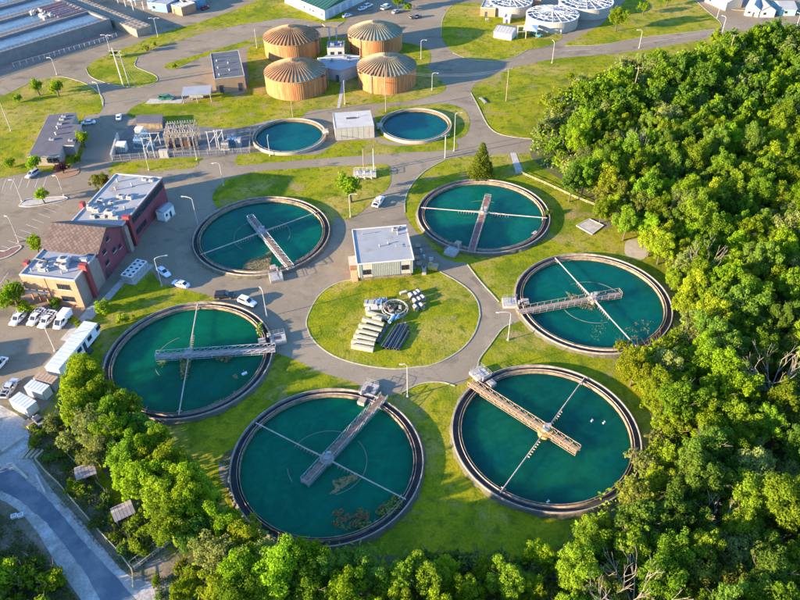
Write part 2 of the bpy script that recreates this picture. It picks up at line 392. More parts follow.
# brown verge round each of the six big tanks is laid by the tank builder
# lower left: scrub ground, gravel yard and track
gm = MB().sheet(smooth_poly([(-80, 400), (10, 405), (40, 412), (48, 430), (62, 455), (100, 490), (140, 530), (180, 560), (205, 610), (60, 660), (-120, 640)], 0, 3), 0.012)
struct('scrub_ground', gm, soil_m)
gm = MB().sheet(smooth_poly([(-80, 405), (-20, 400), (6, 408), (30, 425), (28, 445), (34, 463), (52, 490), (80, 520), (105, 550), (133, 578), (175, 582), (200, 572), (204, 580), (178, 592), (170, 610), (175, 650), (110, 650), (88, 610), (60, 570), (28, 520), (-10, 495), (-80, 480)], 0, 3), 0.03)
struct('gravel_track', gm, gravel_m)
shade_blue = mat('shade_blue_track', (0.075, 0.10, 0.135), 0.7, (0.10, 0.125, 0.155), 0.25, fine=0.1, spots=[(0.24, 0.245, 0.25)], spot_scale=0.12, spot_lo=.45, spot_hi=.72)  # dark blue of the strip is shade painted into the track colour
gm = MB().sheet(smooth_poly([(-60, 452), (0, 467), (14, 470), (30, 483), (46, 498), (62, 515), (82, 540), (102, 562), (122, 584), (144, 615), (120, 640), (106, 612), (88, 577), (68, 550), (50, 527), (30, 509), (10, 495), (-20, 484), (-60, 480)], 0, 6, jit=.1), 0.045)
struct('shade_tinted_track', gm, shade_blue)
# forest floor
WOOD = [(900, 24), (800, 33), (762, 36), (735, 42), (712, 48), (690, 58), (662, 62), (640, 66), (628, 76), (600, 80), (572, 92), (548, 108), (540, 128), (530, 150), (540, 166), (590, 198),
        (622, 220), (650, 240), (668, 268), (684, 296), (692, 318), (676, 345), (652, 350), (630, 366), (650, 398), (656, 430), (650, 452), (640, 470), (628, 485), (612, 500), (585, 512), (572, 532), (552, 552),
        (480, 566), (420, 566), (396, 556), (350, 552), (300, 548), (262, 540), (240, 520), (215, 490), (200, 468), (172, 452), (155, 436), (140, 420), (118, 402), (100, 390), (88, 380), (62, 395), (58, 412), (70, 438), (95, 462), (120, 492),
        (145, 520), (165, 540), (182, 562), (196, 600), (220, 680), (600, 720), (1000, 700)]
gm = MB().sheet(smooth_poly(WOOD, 0, 2), 0.038)
struct('forest_floor', gm, mat('forest_floor', (0.06, 0.075, 0.022), 1.0, (0.10, 0.085, 0.04), 0.4, fine=0.3))
# painted bays
gm = MB()
def pline(a, b, w=0.13):
    a, b = G(*a), G(*b); d = (b - a).normalized(); n = Vector((-d.y, d.x, 0)) * w / 2
    gm.sheet([a + n, b + n, b - n, a - n], 0.03)
for k in range(6): pline((2 + 8.2 * k, 190 - .6 * k), (6 + 8.2 * k, 179 - .6 * k), .16)
for k in range(9): pline((2 + 6 * k, 246 - 5.4 * k), (14 + 6 * k, 250 - 5.4 * k))
for k in range(7): pline((24 + 5.8 * k, 268 - 6.3 * k) , (36 + 5.4 * k, 271 - 6.3 * k))
for k in range(4): pline((124 + 2 * k, 128 - 4.6 * k), (134 + 2 * k, 127 - 4.6 * k))
pline((0, 284), (8, 273)); pline((560, 51), (600, 49), .15); pline((640, 43.5), (700, 34), .15)
struct('road_marking', gm, white_line)
# patched strips of newer and older asphalt
gm = MB()
for pl in ([(186, 176), (192, 174), (186, 192), (172, 196)], [(176, 246), (194, 228), (200, 250), (196, 274), (178, 268)], [(232, 268), (300, 285), (330, 250), (345, 255), (312, 296), (240, 284)], [(440, 268), (452, 263), (500, 308), (488, 318)]):
    gm.sheet(smooth_poly(pl, 0, 2), 0.026)
struct('asphalt_patch', gm, build_ground_mat('patch_asphalt', [(0.25, 0.20, 0.14), (0.2, 0.16, 0.11)], [(0.2, 0.4, 0.6)], fine=.1, bump=.1, cracks=True))
gm = MB()
gm.sheet(smooth_poly([(-40, 240), (0, 252), (12, 249), (19, 246), (20, 249), (8, 257), (-10, 262), (-50, 262)], 0, 2), 0.14)
struct('planted_island', gm, mat('red_mulch', (0.16, 0.07, 0.05), .95, (0.2, .12, .09), 1.5, fine=.3))
gm = MB().sheet(smooth_poly([(52, 173), (60, 168), (72, 166), (79, 168), (78, 174), (66, 178), (56, 178)], 0, 4), 0.11)
struct('mulch_bed', gm, mat('orange_mulch', (.30, .17, .10), .95, (.22, .13, .08), 1.5, fine=.3))
kb2 = MB(); kerbline(kb2, [(-40, 240), (0, 251), (12, 248), (20, 246), (20, 249), (8, 257), (-10, 262)], .3, .16)
kerbline(kb2, [(19, 206), (26, 200), (44, 198), (64, 197), (66, 200), (50, 204), (30, 207), (19, 206)], .3, .16)
struct('island_kerb', kb2, pale_concrete)
gm = MB(); gm.sheet(smooth_poly([(20, 206), (27, 201), (44, 199), (63, 198), (64, 200), (48, 203), (30, 206)], 0, 2), 0.13)
struct('parking_island', gm, concrete)

# ================================================================ TANKS
def water_mat(name, c1, c2, rough=0.06):
    m = bpy.data.materials.new(name); m.use_nodes = True; N = m.node_tree.nodes; L = m.node_tree.links
    b = N['Principled BSDF']; b.inputs['Roughness'].default_value = rough; b.inputs['Specular IOR Level'].default_value = 0.2; b.inputs['IOR'].default_value = 1.33
    b.subsurface_method = 'BURLEY'; b.inputs['Subsurface Weight'].default_value = 1.0; b.inputs['Subsurface Radius'].default_value = (1.0, 1.0, 1.0); b.inputs['Subsurface Scale'].default_value = 8.0
    tc = N.new('ShaderNodeTexCoord'); n = N.new('ShaderNodeTexNoise'); n.inputs['Scale'].default_value = 0.09; n.inputs['Detail'].default_value = 5; n.inputs['Distortion'].default_value = 1.2
    L.new(tc.outputs['Object'], n.inputs['Vector']); r = N.new('ShaderNodeMapRange'); r.inputs['From Min'].default_value = .38; r.inputs['From Max'].default_value = .66; L.new(n.outputs['Fac'], r.inputs['Value'])
    x = N.new('ShaderNodeMix'); x.data_type = 'RGBA'; L.new(r.outputs[0], x.inputs[0]); x.inputs[6].default_value = (*c1, 1); x.inputs[7].default_value = (*c2, 1)
    n3 = N.new('ShaderNodeTexNoise'); n3.inputs['Scale'].default_value = 0.22; n3.inputs['Detail'].default_value = 6; n3.inputs['Distortion'].default_value = 2.5; L.new(tc.outputs['Object'], n3.inputs['Vector'])
    v3 = N.new('ShaderNodeMapRange'); v3.inputs['From Min'].default_value = .3; v3.inputs['From Max'].default_value = .7; v3.inputs['To Min'].default_value = .80; v3.inputs['To Max'].default_value = 1.14; L.new(n3.outputs['Fac'], v3.inputs['Value'])
    h3 = N.new('ShaderNodeHueSaturation'); L.new(v3.outputs[0], h3.inputs['Value']); L.new(x.outputs[2], h3.inputs['Color']); L.new(h3.outputs[0], b.inputs['Base Color'])
    n2 = N.new('ShaderNodeTexNoise'); n2.inputs['Scale'].default_value = 2.2; n2.inputs['Detail'].default_value = 3; L.new(tc.outputs['Object'], n2.inputs['Vector'])
    bn = N.new('ShaderNodeBump'); bn.inputs['Strength'].default_value = 0.08; bn.inputs['Distance'].default_value = 0.05; L.new(n2.outputs['Fac'], bn.inputs['Height']); L.new(bn.outputs[0], b.inputs['Normal'])
    MATS[name] = m; return m
RT = 18.43; ZT = 1.0; ZW = 0.16
_ring = {}
def shared(key, fn, name, m, parent, **kw):
    if key in _ring:
        o = inst(_ring[key], name, parent)
        return o
    o = fn().build(name, m, parent, **kw); _ring[key] = o; return o
def f_outer(): return MB().lathe([(RT, 0), (RT, ZT), (RT - .2, ZT), (RT - .2, .3)], 128)
def f_channel(): return MB().lathe([(RT - .19, .3), (RT - 1.75, .3)], 128)
def f_inner(): return MB().lathe([(RT - 1.75, .05), (RT - 1.75, ZT - .1), (RT - 1.91, ZT - .1), (RT - 1.91, .05)][::1], 128)
def f_weir():
    b = MB().lathe([(RT - 1.36, .3), (RT - 1.36, ZT - .02), (RT - 1.42, ZT - .02), (RT - 1.42, .3)], 128)
    return b
def f_rail():
    b = MB(); n = 60; pts = [((RT - .17) * math.cos(2 * PI * k / n), (RT - .17) * math.sin(2 * PI * k / n)) for k in range(n + 1)]
    for (x, y) in pts[:-1]: b.tube((x, y, ZT), (x, y, ZT + .95), .035, 4)
    for h in (.5, .95):
        for p, q in zip(pts, pts[1:]): b.tube((*p, ZT + h), (*q, ZT + h), .04, 4, cap=False)
    return b
def f_verge():
    vs = MB(); rr = random.Random(5); n = 96
    a = [((RT + .02) * math.cos(2 * PI * k / n), (RT + .02) * math.sin(2 * PI * k / n)) for k in range(n)]
    o = []
    for k in range(n):
        r_ = RT + .5 + rr.uniform(-.2, .3); o.append((r_ * math.cos(2 * PI * k / n), r_ * math.sin(2 * PI * k / n)))
    vs.add([(*p, .62) for p in a] + [(*p, .072) for p in o], [(k, (k + 1) % n, n + (k + 1) % n, n + k)[::-1] for k in range(n)])
    return vs
rim_m = mat('rim_concrete', (0.35, 0.30, 0.245), 0.85, (0.20, 0.165, 0.13), 0.9, fine=.12)
def big_tank(cx, cy, name_lab, water, bridge_a, blen_in, blen_out, arm_a, deck_m, plat_side, colr, feed_arcs, feed_r=7.6, rail_m=None):
    t = thing('settling_tank', name_lab, 'settling tank', (cx, cy, 0), 0, 'large round settling tanks')
    shared('outer', f_outer, 'outer_wall', [rim_m], t); shared('channel', f_channel, 'channel', channel_m, t)
    shared('inner', f_inner, 'inner_wall', tank_concrete, t); shared('weir', f_weir, 'weir_plate', rust_m, t)
    shared('verge', f_verge, 'soil_ring', mat('dark_soil', (.075, .07, .045), .95, (.11, .10, .06), .5, fine=.3), t)
    b = MB().disc(RT - 1.9, ZW, 96); b.build('water', water, t)
    # centre column and drive
    b = MB().cyl(0, 0, ZW - .1, 1.5, 1.45 if colr is col_gold else 1.0, 20); b.ring(.95, 1.35, 1.1, 1.35, 20)
    col = b.build('center_column', colr, t)
    b = MB().cyl(0, 0, 1.5, 2.0, .75, 16); b.obox((.5, .2, 2.42), (.8, .5, .55)); b.cyl(-.4, 0, 2.4, 3.0, .22, 10); b.build('drive_unit', galv, col)
    # feed ring, only just breaking the surface
    for (a0, a1) in feed_arcs:
        b = MB()
        b.lathe([(feed_r - .07, ZW - .05), (feed_r - .07, ZW + .05), (feed_r + .07, ZW + .05), (feed_r + .07, ZW - .05)], 28, a0=R(a0), a1=R(a1), close=True)
        b.build('feed_ring', mat('feed_pipe', (.17, .20, .14), .7, (.06, .11, .08), .5, lo=.3, hi=.7), t)
    # rotating arms: a long pipe each way with rakes close to the column
    for s_ in (0, 1):
        ang = arm_a + s_ * PI; ca, sa = math.cos(ang), math.sin(ang)
        b = MB(); e = RT - 2.1
        b.tube((ca * 1.0, sa * 1.0, 1.12), (ca * (RT - .9), sa * (RT - .9), 1.12), .13, 6)
        b.tube((ca * 1.0, sa * 1.0, 1.5), (ca * 7, sa * 7, 1.18), .05, 5)
        b.tube((ca * e, sa * e, 1.1), (ca * e, sa * e, ZW), .07, 5)
        sk = Vector((-sa, ca, 0)); c1 = Vector((ca * e, sa * e, 1.0))
        b.tube(c1 - sk * .5, c1 + sk * .5, .09, 5)
        ao = b.build('scraper_arm', mat('arm_paint', (.46, .40, .34), .7, (.33, .26, .2), 1.0), t)
        for k in range(7):
            rr_ = 2.6 + k * .72
            rk = MB().tube((ca * rr_, sa * rr_, 1.0), (ca * rr_, sa * rr_, ZW - .05), .05, 4)
            px_, py_ = -sa, ca
            rk.add([(ca * rr_ - px_ * .3, sa * rr_ - py_ * .3, ZW + .04), (ca * rr_ + px_ * .3, sa * rr_ + py_ * .3, ZW + .04), (ca * rr_ + px_ * .3, sa * rr_ + py_ * .3, ZW + .3), (ca * rr_ - px_ * .3, sa * rr_ - py_ * .3, ZW + .3)], [(0, 1, 2, 3)])
            rk.build('rake', rust_m, ao)
    # bridge (local x runs from the rim end to the far end)
    br = MB(); L0, L1 = blen_out, -blen_in; zb = ZT + .12; W = .85
    ca, sa = math.cos(bridge_a), math.sin(bridge_a)
    def T(x, y, z): return (x * ca - y * sa, x * sa + y * ca, z)
    n = int((L0 - L1) / 1.7); xs = [L1 + (L0 - L1) * k / n for k in range(n + 1)]
    for y in (-W, W):
        br.tube(T(L1, y, zb), T(L0, y, zb), .07, 5); br.tube(T(L1, y, zb - .55), T(L0 - 1.8, y, zb - .55), .05, 5)
        for i, x in enumerate(xs):
            if x < L0 - 1.8: br.tube(T(x, y, zb), T(x, y, zb - .55), .05, 4)
    for x in xs: br.tube(T(x, -W, zb), T(x, W, zb), .06, 4)
    bo = br.build('bridge', rail_m or galv, t)
    dk = MB(); m_ = 2 * n
    for k in range(m_):
        x0 = L1 + (L0 - L1) * k / m_; x1 = x0 + (L0 - L1) / m_ - .05
        dk.add([T(x0, -W + .12, zb + .1), T(x1, -W + .12, zb + .1), T(x1, W - .12, zb + .1), T(x0, W - .12, zb + .1), T(x0, -W + .12, zb + .14), T(x1, -W + .12, zb + .14), T(x1, W - .12, zb + .14), T(x0, W - .12, zb + .14)],
               [(4, 5, 6, 7), (0, 1, 5, 4), (1, 2, 6, 5), (2, 3, 7, 6), (3, 0, 4, 7)])
    dk.build('deck', deck_m, bo)
    for y in (-W, W):
        ra = MB()
        for i, x in enumerate(xs):
            ra.tube(T(x, y, zb), T(x, y, zb + 1.1), .045, 4)
            if i < n: ra.tube(T(x, y, zb + .1), T(xs[i + 1], y, zb + 1.08), .035, 3); 
        for h in (1.1,): ra.tube(T(L1, y, zb + h), T(L0, y, zb + h), .055, 4)
        if y > 0:
            for h in (.55, 1.1): ra.tube(T(L1, -W, zb + h), T(L1, W, zb + h), .055, 4)
        ra.build('handrail', rail_m or galv, bo)
    # entry platform beside the bridge end, over the rim
    pa = bridge_a + plat_side; pr = RT + .3
    pc = Vector((pr * math.cos(pa), pr * math.sin(pa), 0))
    pl = MB(); ux = Vector((math.cos(pa), math.sin(pa), 0)); uy = Vector((-ux.y, ux.x, 0))
    def Q(x, y, z): p_ = pc + ux * x + uy * y; return (p_.x, p_.y, z)
    rz_ = pa
    pl.obox((pc.x + ux.x * 1.0, pc.y + ux.y * 1.0, .1), (3.6, 3.2, .75), rz_); po = pl.build('platform', concrete, t)
    g_ = MB(); g_.obox((pc.x + ux.x * .9, pc.y + ux.y * .9, .85), (1.5, 1.3, .05), rz_); g_.build('hatch', dark_steel if plat_side > 0 else galv, po)
    g_ = MB(); c_ = pc - ux * 2.6; g_.obox((c_.x, c_.y, .25), (1.6, 1.5, .9), rz_); g_.build('scum_box', rust_m, po)
    g_ = MB(); c_ = pc - ux * 1.0 + uy * .9; g_.cyl(c_.x, c_.y, .85, 1.6, .25, 10); g_.obox((c_.x, c_.y, 1.6), (.5, .35, .35), rz_); g_.build('motor', galv, po)
    ra = MB()
    for (p_, q_) in (((-.8, -1.55), (2.7, -1.55)), ((2.7, -1.55), (2.7, 1.55)), ((-.8, 1.55), (2.7, 1.55))):
        for h in (.5, 1.0): ra.tube(Q(*p_, .85 + h), Q(*q_, .85 + h), .03, 4)
        for k in range(4):
            x = p_[0] + (q_[0] - p_[0]) * k / 3; y = p_[1] + (q_[1] - p_[1]) * k / 3; ra.tube(Q(x, y, .85), Q(x, y, 1.85), .03, 4)
    ra.build('platform_rail', galv, po)
    return t

def ang_to(c, uv, z=1.0):
    p = G(*uv, z); return math.atan2(p.y - c[1], p.x - c[0]), math.hypot(p.x - c[0], p.y - c[1])
col_grey = mat('column_concrete', (.34, .32, .28), .9, (.22, .2, .16), 1.2)
col_gold = mat('column_ochre', (.42, .27, .08), .9, (.3, .2, .07), 1.2)
deck_grey = mat('grey_deck', (.30, .24, .20), .85, (.2, .15, .12), .8, fine=.15)
deck_tan = mat('tan_deck', (.40, .27, .16), .85, (.28, .18, .10), .8, fine=.15)
TANKS = {}
spec = [
 ('A', (-37.18, 161.25), 'blue round settling tank left of the small square building, big scum patch at its front', (0.0003, 0.0869, 0.0642), (0.0003, 0.1008, 0.0596), (291, 268), (249, 217), (315, 213), rusty_deck, -.22, col_grey, [(130, 235), (-20, 60)]),
 ('B', (23.71, 168.86), 'round settling tank at the upper right, behind it a lone conifer, red-brown bridge deck', (0.001, 0.085, 0.0672), (0.002, 0.1032, 0.0597), (471, 252), (488, 196), (547, 218), mat('brick_deck', (.17, .075, .06), .9, (.24, .13, .11), .8), -.26, col_grey, [(60, 110)]),
 ('C', (46.07, 130.95), 'brightest turquoise round settling tank, at the far right beside the wood', (0.0005, 0.0742, 0.0634), (0.0008, 0.0848, 0.0565), (518, 311), (619, 291), (635, 345), deck_grey, -.22, col_grey, [(20, 120), (200, 285)]),
 ('D', (-46.99, 114.44), 'green round settling tank at the left, weeds trailing from the middle of its white bridge', (0.0014, 0.0899, 0.0415), (0.0009, 0.083, 0.0523), (273, 348), (157, 353), (197, 308), deck_grey, .2, col_grey, [(120, 165), (205, 225)]),
 ('E', (-14.52, 85.33), 'largest-looking dark teal settling tank at bottom centre with plants growing along its lower rim', (0.0004, 0.112, 0.0556), (0.0007, 0.1008, 0.0588), (383, 397), (306, 483), (403, 498), rusty_deck, .21, col_grey, [(60, 150), (-75, 40), (190, 215)]),
 ('F', (28.19, 91.16), 'dark teal settling tank at lower right with a tan lattice bridge and ochre centre column', (0.001, 0.0567, 0.0475), (0.0038, 0.0764, 0.0399), (467, 380), (581, 446), (583, 380), deck_tan, -.2, col_gold, []),
]
WATERS = {}
for k, c, lab, w1, w2, rim, far, arm, dm, ps, cm, fa in spec:
    a0, l0 = ang_to(c, rim, 1.5); a1, l1 = ang_to(c, far, 1.5); aa, _ = ang_to(c, arm, 1.1)
    WATERS[k] = water_mat('water_' + k.lower(), w1, w2)
    TANKS[k] = big_tank(c[0], c[1], lab, WATERS[k], a0, min(l1, 8.0), RT + .6, aa, dm, ps, cm, fa, rail_m={'A': mat('rail_blue_grey', (.44, .45, .47), .5, (.34, .35, .37), 2.0), 'B': mat('rail_beige', (.42, .37, .33), .6, (.3, .24, .2), 1.5), 'C': mat('rail_tan', (.38, .31, .24), .6, (.27, .2, .14), 1.5), 'D': MATS['rail_blue_grey'] if 'rail_blue_grey' in MATS else None, 'F': mat('rail_rust', (.40, .29, .18), .7, (.27, .17, .1), 1.5)}.get(k))

def small_tank(cx, cy, lab, box_a):
    t = thing('round_basin', lab, 'basin', (cx, cy, 0), 0, 'small round basins'); r = 12.19
    MB().lathe([(r, 0), (r, 1.1), (r - .36, 1.1), (r - .36, .1)], 96).build('outer_wall', mat('cream_concrete', (.38, .33, .26), .8, (.28, .235, .175), .7, fine=.08), t)
    MB().lathe([(r - .36, .7), (r - 1.15, .7), (r - 1.15, .1)], 96).build('inner_ledge', mat('tan_concrete', (.20, .14, .075), .9, (.13, .09, .045), .7, fine=.1), t)
    MB().disc(r - 1.1, .14, 72).build('water', MATS.get('water_small') or water_mat('water_small', (0.0003, 0.0760, 0.0800), (0.0003, 0.0860, 0.0760)), t)
    b = MB(); c_, s_ = math.cos(box_a), math.sin(box_a); b.obox((c_ * (r - .1), s_ * (r - .1), .2), (1.8, 1.9, 1.35), box_a)
    bo = b.build('valve_box', pale_concrete, t)
    MB().obox((c_ * (r - .1), s_ * (r - .1), 1.55), (1.2, 1.2, .08), box_a).build('lid', galv, bo)
    b = MB(); 
    for k in range(40):
        a_ = 2 * PI * k / 40; b.tube(((r - 1.15) * math.cos(a_), (r - 1.15) * math.sin(a_), .75), ((r - 1.15) * math.cos(a_), (r - 1.15) * math.sin(a_), .98), .04, 4)
    b.ring(r - 1.19, r - 1.09, .93, .99, 72); b.build('weir_plate', galv, t)
    return t
small_tank(-35.64, 217.42, 'small round basin of pale concrete left of the square grey shed', 0.15)
small_tank(6.31, 223.42, 'small round basin of pale concrete right of the square grey shed', PI + .05)

# -------- things that float or grow in the tanks
def clump_mesh(pts, size, seed, zr=0.25, flat=0.6):
    rr = np.random.default_rng(seed); n = len(pts)
    P = np.array(pts, float)
    a = rr.normal(size=(n, 3)); a[:, 2] *= (1 - flat); a /= np.linalg.norm(a, axis=1)[:, None]
    nz = rr.normal(size=(n, 3)); b = np.cross(a, nz); b /= np.linalg.norm(b, axis=1)[:, None]
    if flat > .7:
        b = np.stack([-a[:, 1], a[:, 0], np.zeros(n)], 1)
    s_ = size * rr.uniform(.5, 1.2, n)[:, None]
    V = np.stack([P - a * s_, P + b * s_ * .6, P + a * s_, P - b * s_ * .6], 1).reshape(-1, 3)
    return V
def quads_obj(name, V, m, parent=None):
    n = len(V) // 4; me = bpy.data.meshes.new(name); me.vertices.add(len(V)); me.vertices.foreach_set('co', V.astype(np.float32).ravel())
    me.loops.add(4 * n); me.loops.foreach_set('vertex_index', np.arange(4 * n, dtype=np.int32))
    me.polygons.add(n); me.polygons.foreach_set('loop_start', np.arange(0, 4 * n, 4, dtype=np.int32)); me.polygons.foreach_set('loop_total', np.full(n, 4, np.int32))
    me.materials.append(m); me.update(calc_edges=True); me.validate()
    o = bpy.data.objects.new(name, me); C.objects.link(o); setparent(o, parent); return o
def inpoly(x, y, P):
    c = False; j = len(P) - 1
    for i in range(len(P)):
        if (P[i][1] > y) != (P[j][1] > y) and x < (P[j][0] - P[i][0]) * (y - P[i][1]) / (P[j][1] - P[i][1]) + P[i][0]: c = not c
        j = i
    return c
def mat_patch(name, px, n, size, m, label, cat, z=ZW + .03, h=.12, flat=.92, seed=3, holes=.5, kind='stuff'):
    P = [G(u, v, z) for u, v in px]; P = [(p.x, p.y) for p in P]; rr = random.Random(seed)
    xs = [p[0] for p in P]; ys = [p[1] for p in P]; pts = []; tries = 0
    from mathutils import noise as mn
    while len(pts) < n and tries < n * 40:
        tries += 1; x, y = rr.uniform(min(xs), max(xs)), rr.uniform(min(ys), max(ys))
        if not inpoly(x, y, P): continue
        if mn.noise(Vector((x * .8, y * .8, seed))) < -holes + rr.uniform(-.15, .15): continue
        pts.append((x, y, z + rr.random() * h))
    o = quads_obj(name, clump_mesh(pts, size, seed, flat=flat), m); return tag(o, label, cat, None, kind)
scum = mat('scum', (.30, .22, .09), .95, (.15, .12, .05), 1.2, fine=.4, rand=0, lo=.4, hi=.6)
scum_red = mat('red_scum', (.30, .12, .05), .95, (.16, .19, .05), 1.1, fine=.5, lo=.45, hi=.55)
weed = mat('water_weed', (.20, .26, .04), .9, (.10, .15, .03), 1.0, fine=.4)
alg = mat('algae', (.10, .18, .08), .9, (.05, .12, .07), .8, fine=.4)
mat_patch('scum_patch', [(241, 273), (243, 266), (252, 258), (262, 256), (270, 251), (272, 256), (268, 271), (262, 273)], 2300, .17, scum, 'brown floating scum patch against the front rim of the blue tank left of the small square building', 'scum', seed=3)
mat_patch('scum_patch', [(330, 494), (336, 488), (332, 481), (357, 473), (358, 479), (345, 486), (336, 493)], 450, .2, scum, 'curved strip of brown scum along the feed ring of the bottom centre tank', 'scum', seed=4)
mat_patch('scum_patch', [(328, 520), (337, 508), (350, 511), (362, 508), (372, 514), (384, 503), (394, 496), (400, 502), (392, 514), (372, 524), (356, 528), (346, 531), (336, 527)], 2300, .15, scum_red, 'reddish floating weed mat near the lower right rim of the bottom centre tank', 'scum', seed=5, holes=-.02, flat=.6, h=.3)
mat_patch('water_plants', [(378, 516), (386, 506), (396, 496), (403, 499), (402, 508), (390, 517)], 500, .28, weed, 'yellow-green plants growing inside the lower right rim of the bottom centre tank', 'water plants', h=.8, flat=.3, seed=6, holes=1)
mat_patch('water_plants', [(357, 527), (362, 523), (372, 524), (372, 530), (362, 532)], 200, .26, weed, 'small yellow-green plant tuft by the bottom rim of the bottom centre tank', 'water plants', h=.6, flat=.3, seed=7, holes=1)
mat_patch('water_plants', [(257, 326), (262, 325), (264, 334), (260, 338), (257, 334)], 260, .28, weed, 'bright green plant tuft inside the right rim of the green left tank', 'water plants', h=1.3, flat=.3, seed=8, holes=1)
mat_patch('weed_clump', [(180, 358), (188, 352), (191, 362), (188, 378), (182, 379)], 550, .28, mat('dry_weed', (.30, .26, .10), .9, (.16, .17, .05), 1.0, fine=.4), 'tall yellowish weeds trailing below the bridge centre of the green left tank', 'weeds', h=1.0, flat=.4, seed=9, holes=1)
mat_patch('weed_clump', [(215, 357), (222, 352), (232, 354), (233, 360), (226, 363), (217, 361)], 330, .26, scum, 'brownish weed clump under the right half of the white bridge on the green left tank', 'weeds', h=.7, flat=.5, seed=10, holes=1)
mat_patch('algae_film', [(196, 412), (210, 404), (228, 396), (238, 388), (240, 393), (225, 406), (205, 416)], 500, .2, alg, 'green algae film inside the lower right rim of the green left tank', 'algae', seed=11, holes=.1)
mat_patch('algae_film', [(158, 364), (168, 357), (166, 363), (162, 368)], 100, .2, weed, 'thin algae streak by the left end of the bridge on the green left tank', 'algae', seed=12)
mat_patch('scum_patch', [(566, 292), (577, 295), (580, 302), (590, 306), (596, 300), (594, 311), (580, 308), (570, 300)], 260, .2, scum, 'rusty scum drifting under the bridge of the turquoise tank by the wood', 'scum', seed=13, holes=.2)
mat_patch('algae_film', [(620, 332), (640, 320), (655, 322), (648, 334), (634, 342)], 130, .17, scum, 'thin algae film floating inside the lower right of the turquoise tank by the wood', 'algae', seed=14, holes=.0)
mat_patch('algae_film', [(592, 326), (602, 320), (606, 330), (598, 342), (590, 338)], 100, .17, alg, 'faint algae film floating near the front middle of the turquoise tank by the wood', 'algae', seed=15, holes=.0)
mat_patch('scum_patch', [(531, 234), (535, 231), (540, 232), (536, 235)], 120, .2, pale_concrete, 'pale scum fleck near the right front rim of the upper right tank', 'scum', seed=16, holes=1)
mat_patch('scum_patch', [(233, 376), (236, 374), (238, 378), (235, 379)], 60, .18, scum, 'small brown scum fleck on the green left tank beside a white float', 'scum', seed=17, holes=1)
def floater(u, v, lab, c, s_=1.0):
    p = G(u, v, ZW); t = thing('float', lab, 'float', (p.x, p.y, ZW), .6)
    MB().tube((-.35 * s_, 0, .12), (.35 * s_, 0, .12), .2 * s_, 10).build('buoy', c, t); MB().tube((0, 0, .1), (0, .1, .8 * s_), .04, 5).build('stick', galv, t)
floater(244.5, 374, 'white float drifting on the green left tank', white_paint, 1.6)
floater(592, 421, 'small pale float on the right half of the dark tank at lower right', white_paint, .8)
floater(604, 423, 'pale float nearest the right rim of the dark tank at lower right', white_paint, .9)
floater(548, 502, 'white float near the bottom rim of the dark tank at lower right', white_paint, .9)
# ================================================================ DIGESTERS
dome_wall = mat('rusty_cladding', (0.36, 0.115, 0.028), 0.8, (0.40, 0.18, 0.055), 0.35, stretch=(2.2, 2.2, 0.10), fine=0.2, spots=[(0.20, 0.085, 0.045), (.42, .26, .13)], spot_scale=0.7, spot_lo=.52, spot_hi=.66)
def patina(name, c1, c2, c3, side):
    m = mat(name, c1, 0.8, c3, 0.25, fine=.15); nt = m.node_tree; N = nt.nodes; L = nt.links; b = N['Principled BSDF']
    old = b.inputs['Base Color'].links[0].from_socket
    tc = N.new('ShaderNodeTexCoord'); sx = N.new('ShaderNodeSeparateXYZ'); L.new(tc.outputs['Object'], sx.inputs[0])
    n = N.new('ShaderNodeTexNoise'); n.inputs['Scale'].default_value = .25; L.new(tc.outputs['Object'], n.inputs['Vector'])
    a = N.new('ShaderNodeMath'); a.operation = 'MULTIPLY_ADD'; L.new(n.outputs['Fac'], a.inputs[0]); a.inputs[1].default_value = 14.0; L.new(sx.outputs[0], a.inputs[2])
    r = N.new('ShaderNodeMapRange'); r.inputs['From Min'].default_value = side; r.inputs['From Max'].default_value = side + 9; L.new(a.outputs[0], r.inputs['Value'])
    x = N.new('ShaderNodeMix'); x.data_type = 'RGBA'; L.new(r.outputs[0], x.inputs[0]); L.new(old, x.inputs[6]); x.inputs[7].default_value = (*c2, 1); L.new(x.outputs[2], b.inputs['Base Color'])
    return m
rib_m = mat('roof_rib', (0.34, 0.215, 0.11), 0.75, (0.22, 0.125, 0.06), 0.35)
rib_g = mat('roof_rib_green', (0.27, 0.235, 0.15), 0.75, (0.20, 0.16, 0.10), 0.5)
_rib = {}
def dome_z(r, Rd, H0, H1): return H0 + H1 * (1 - (r / Rd) ** 1.8)
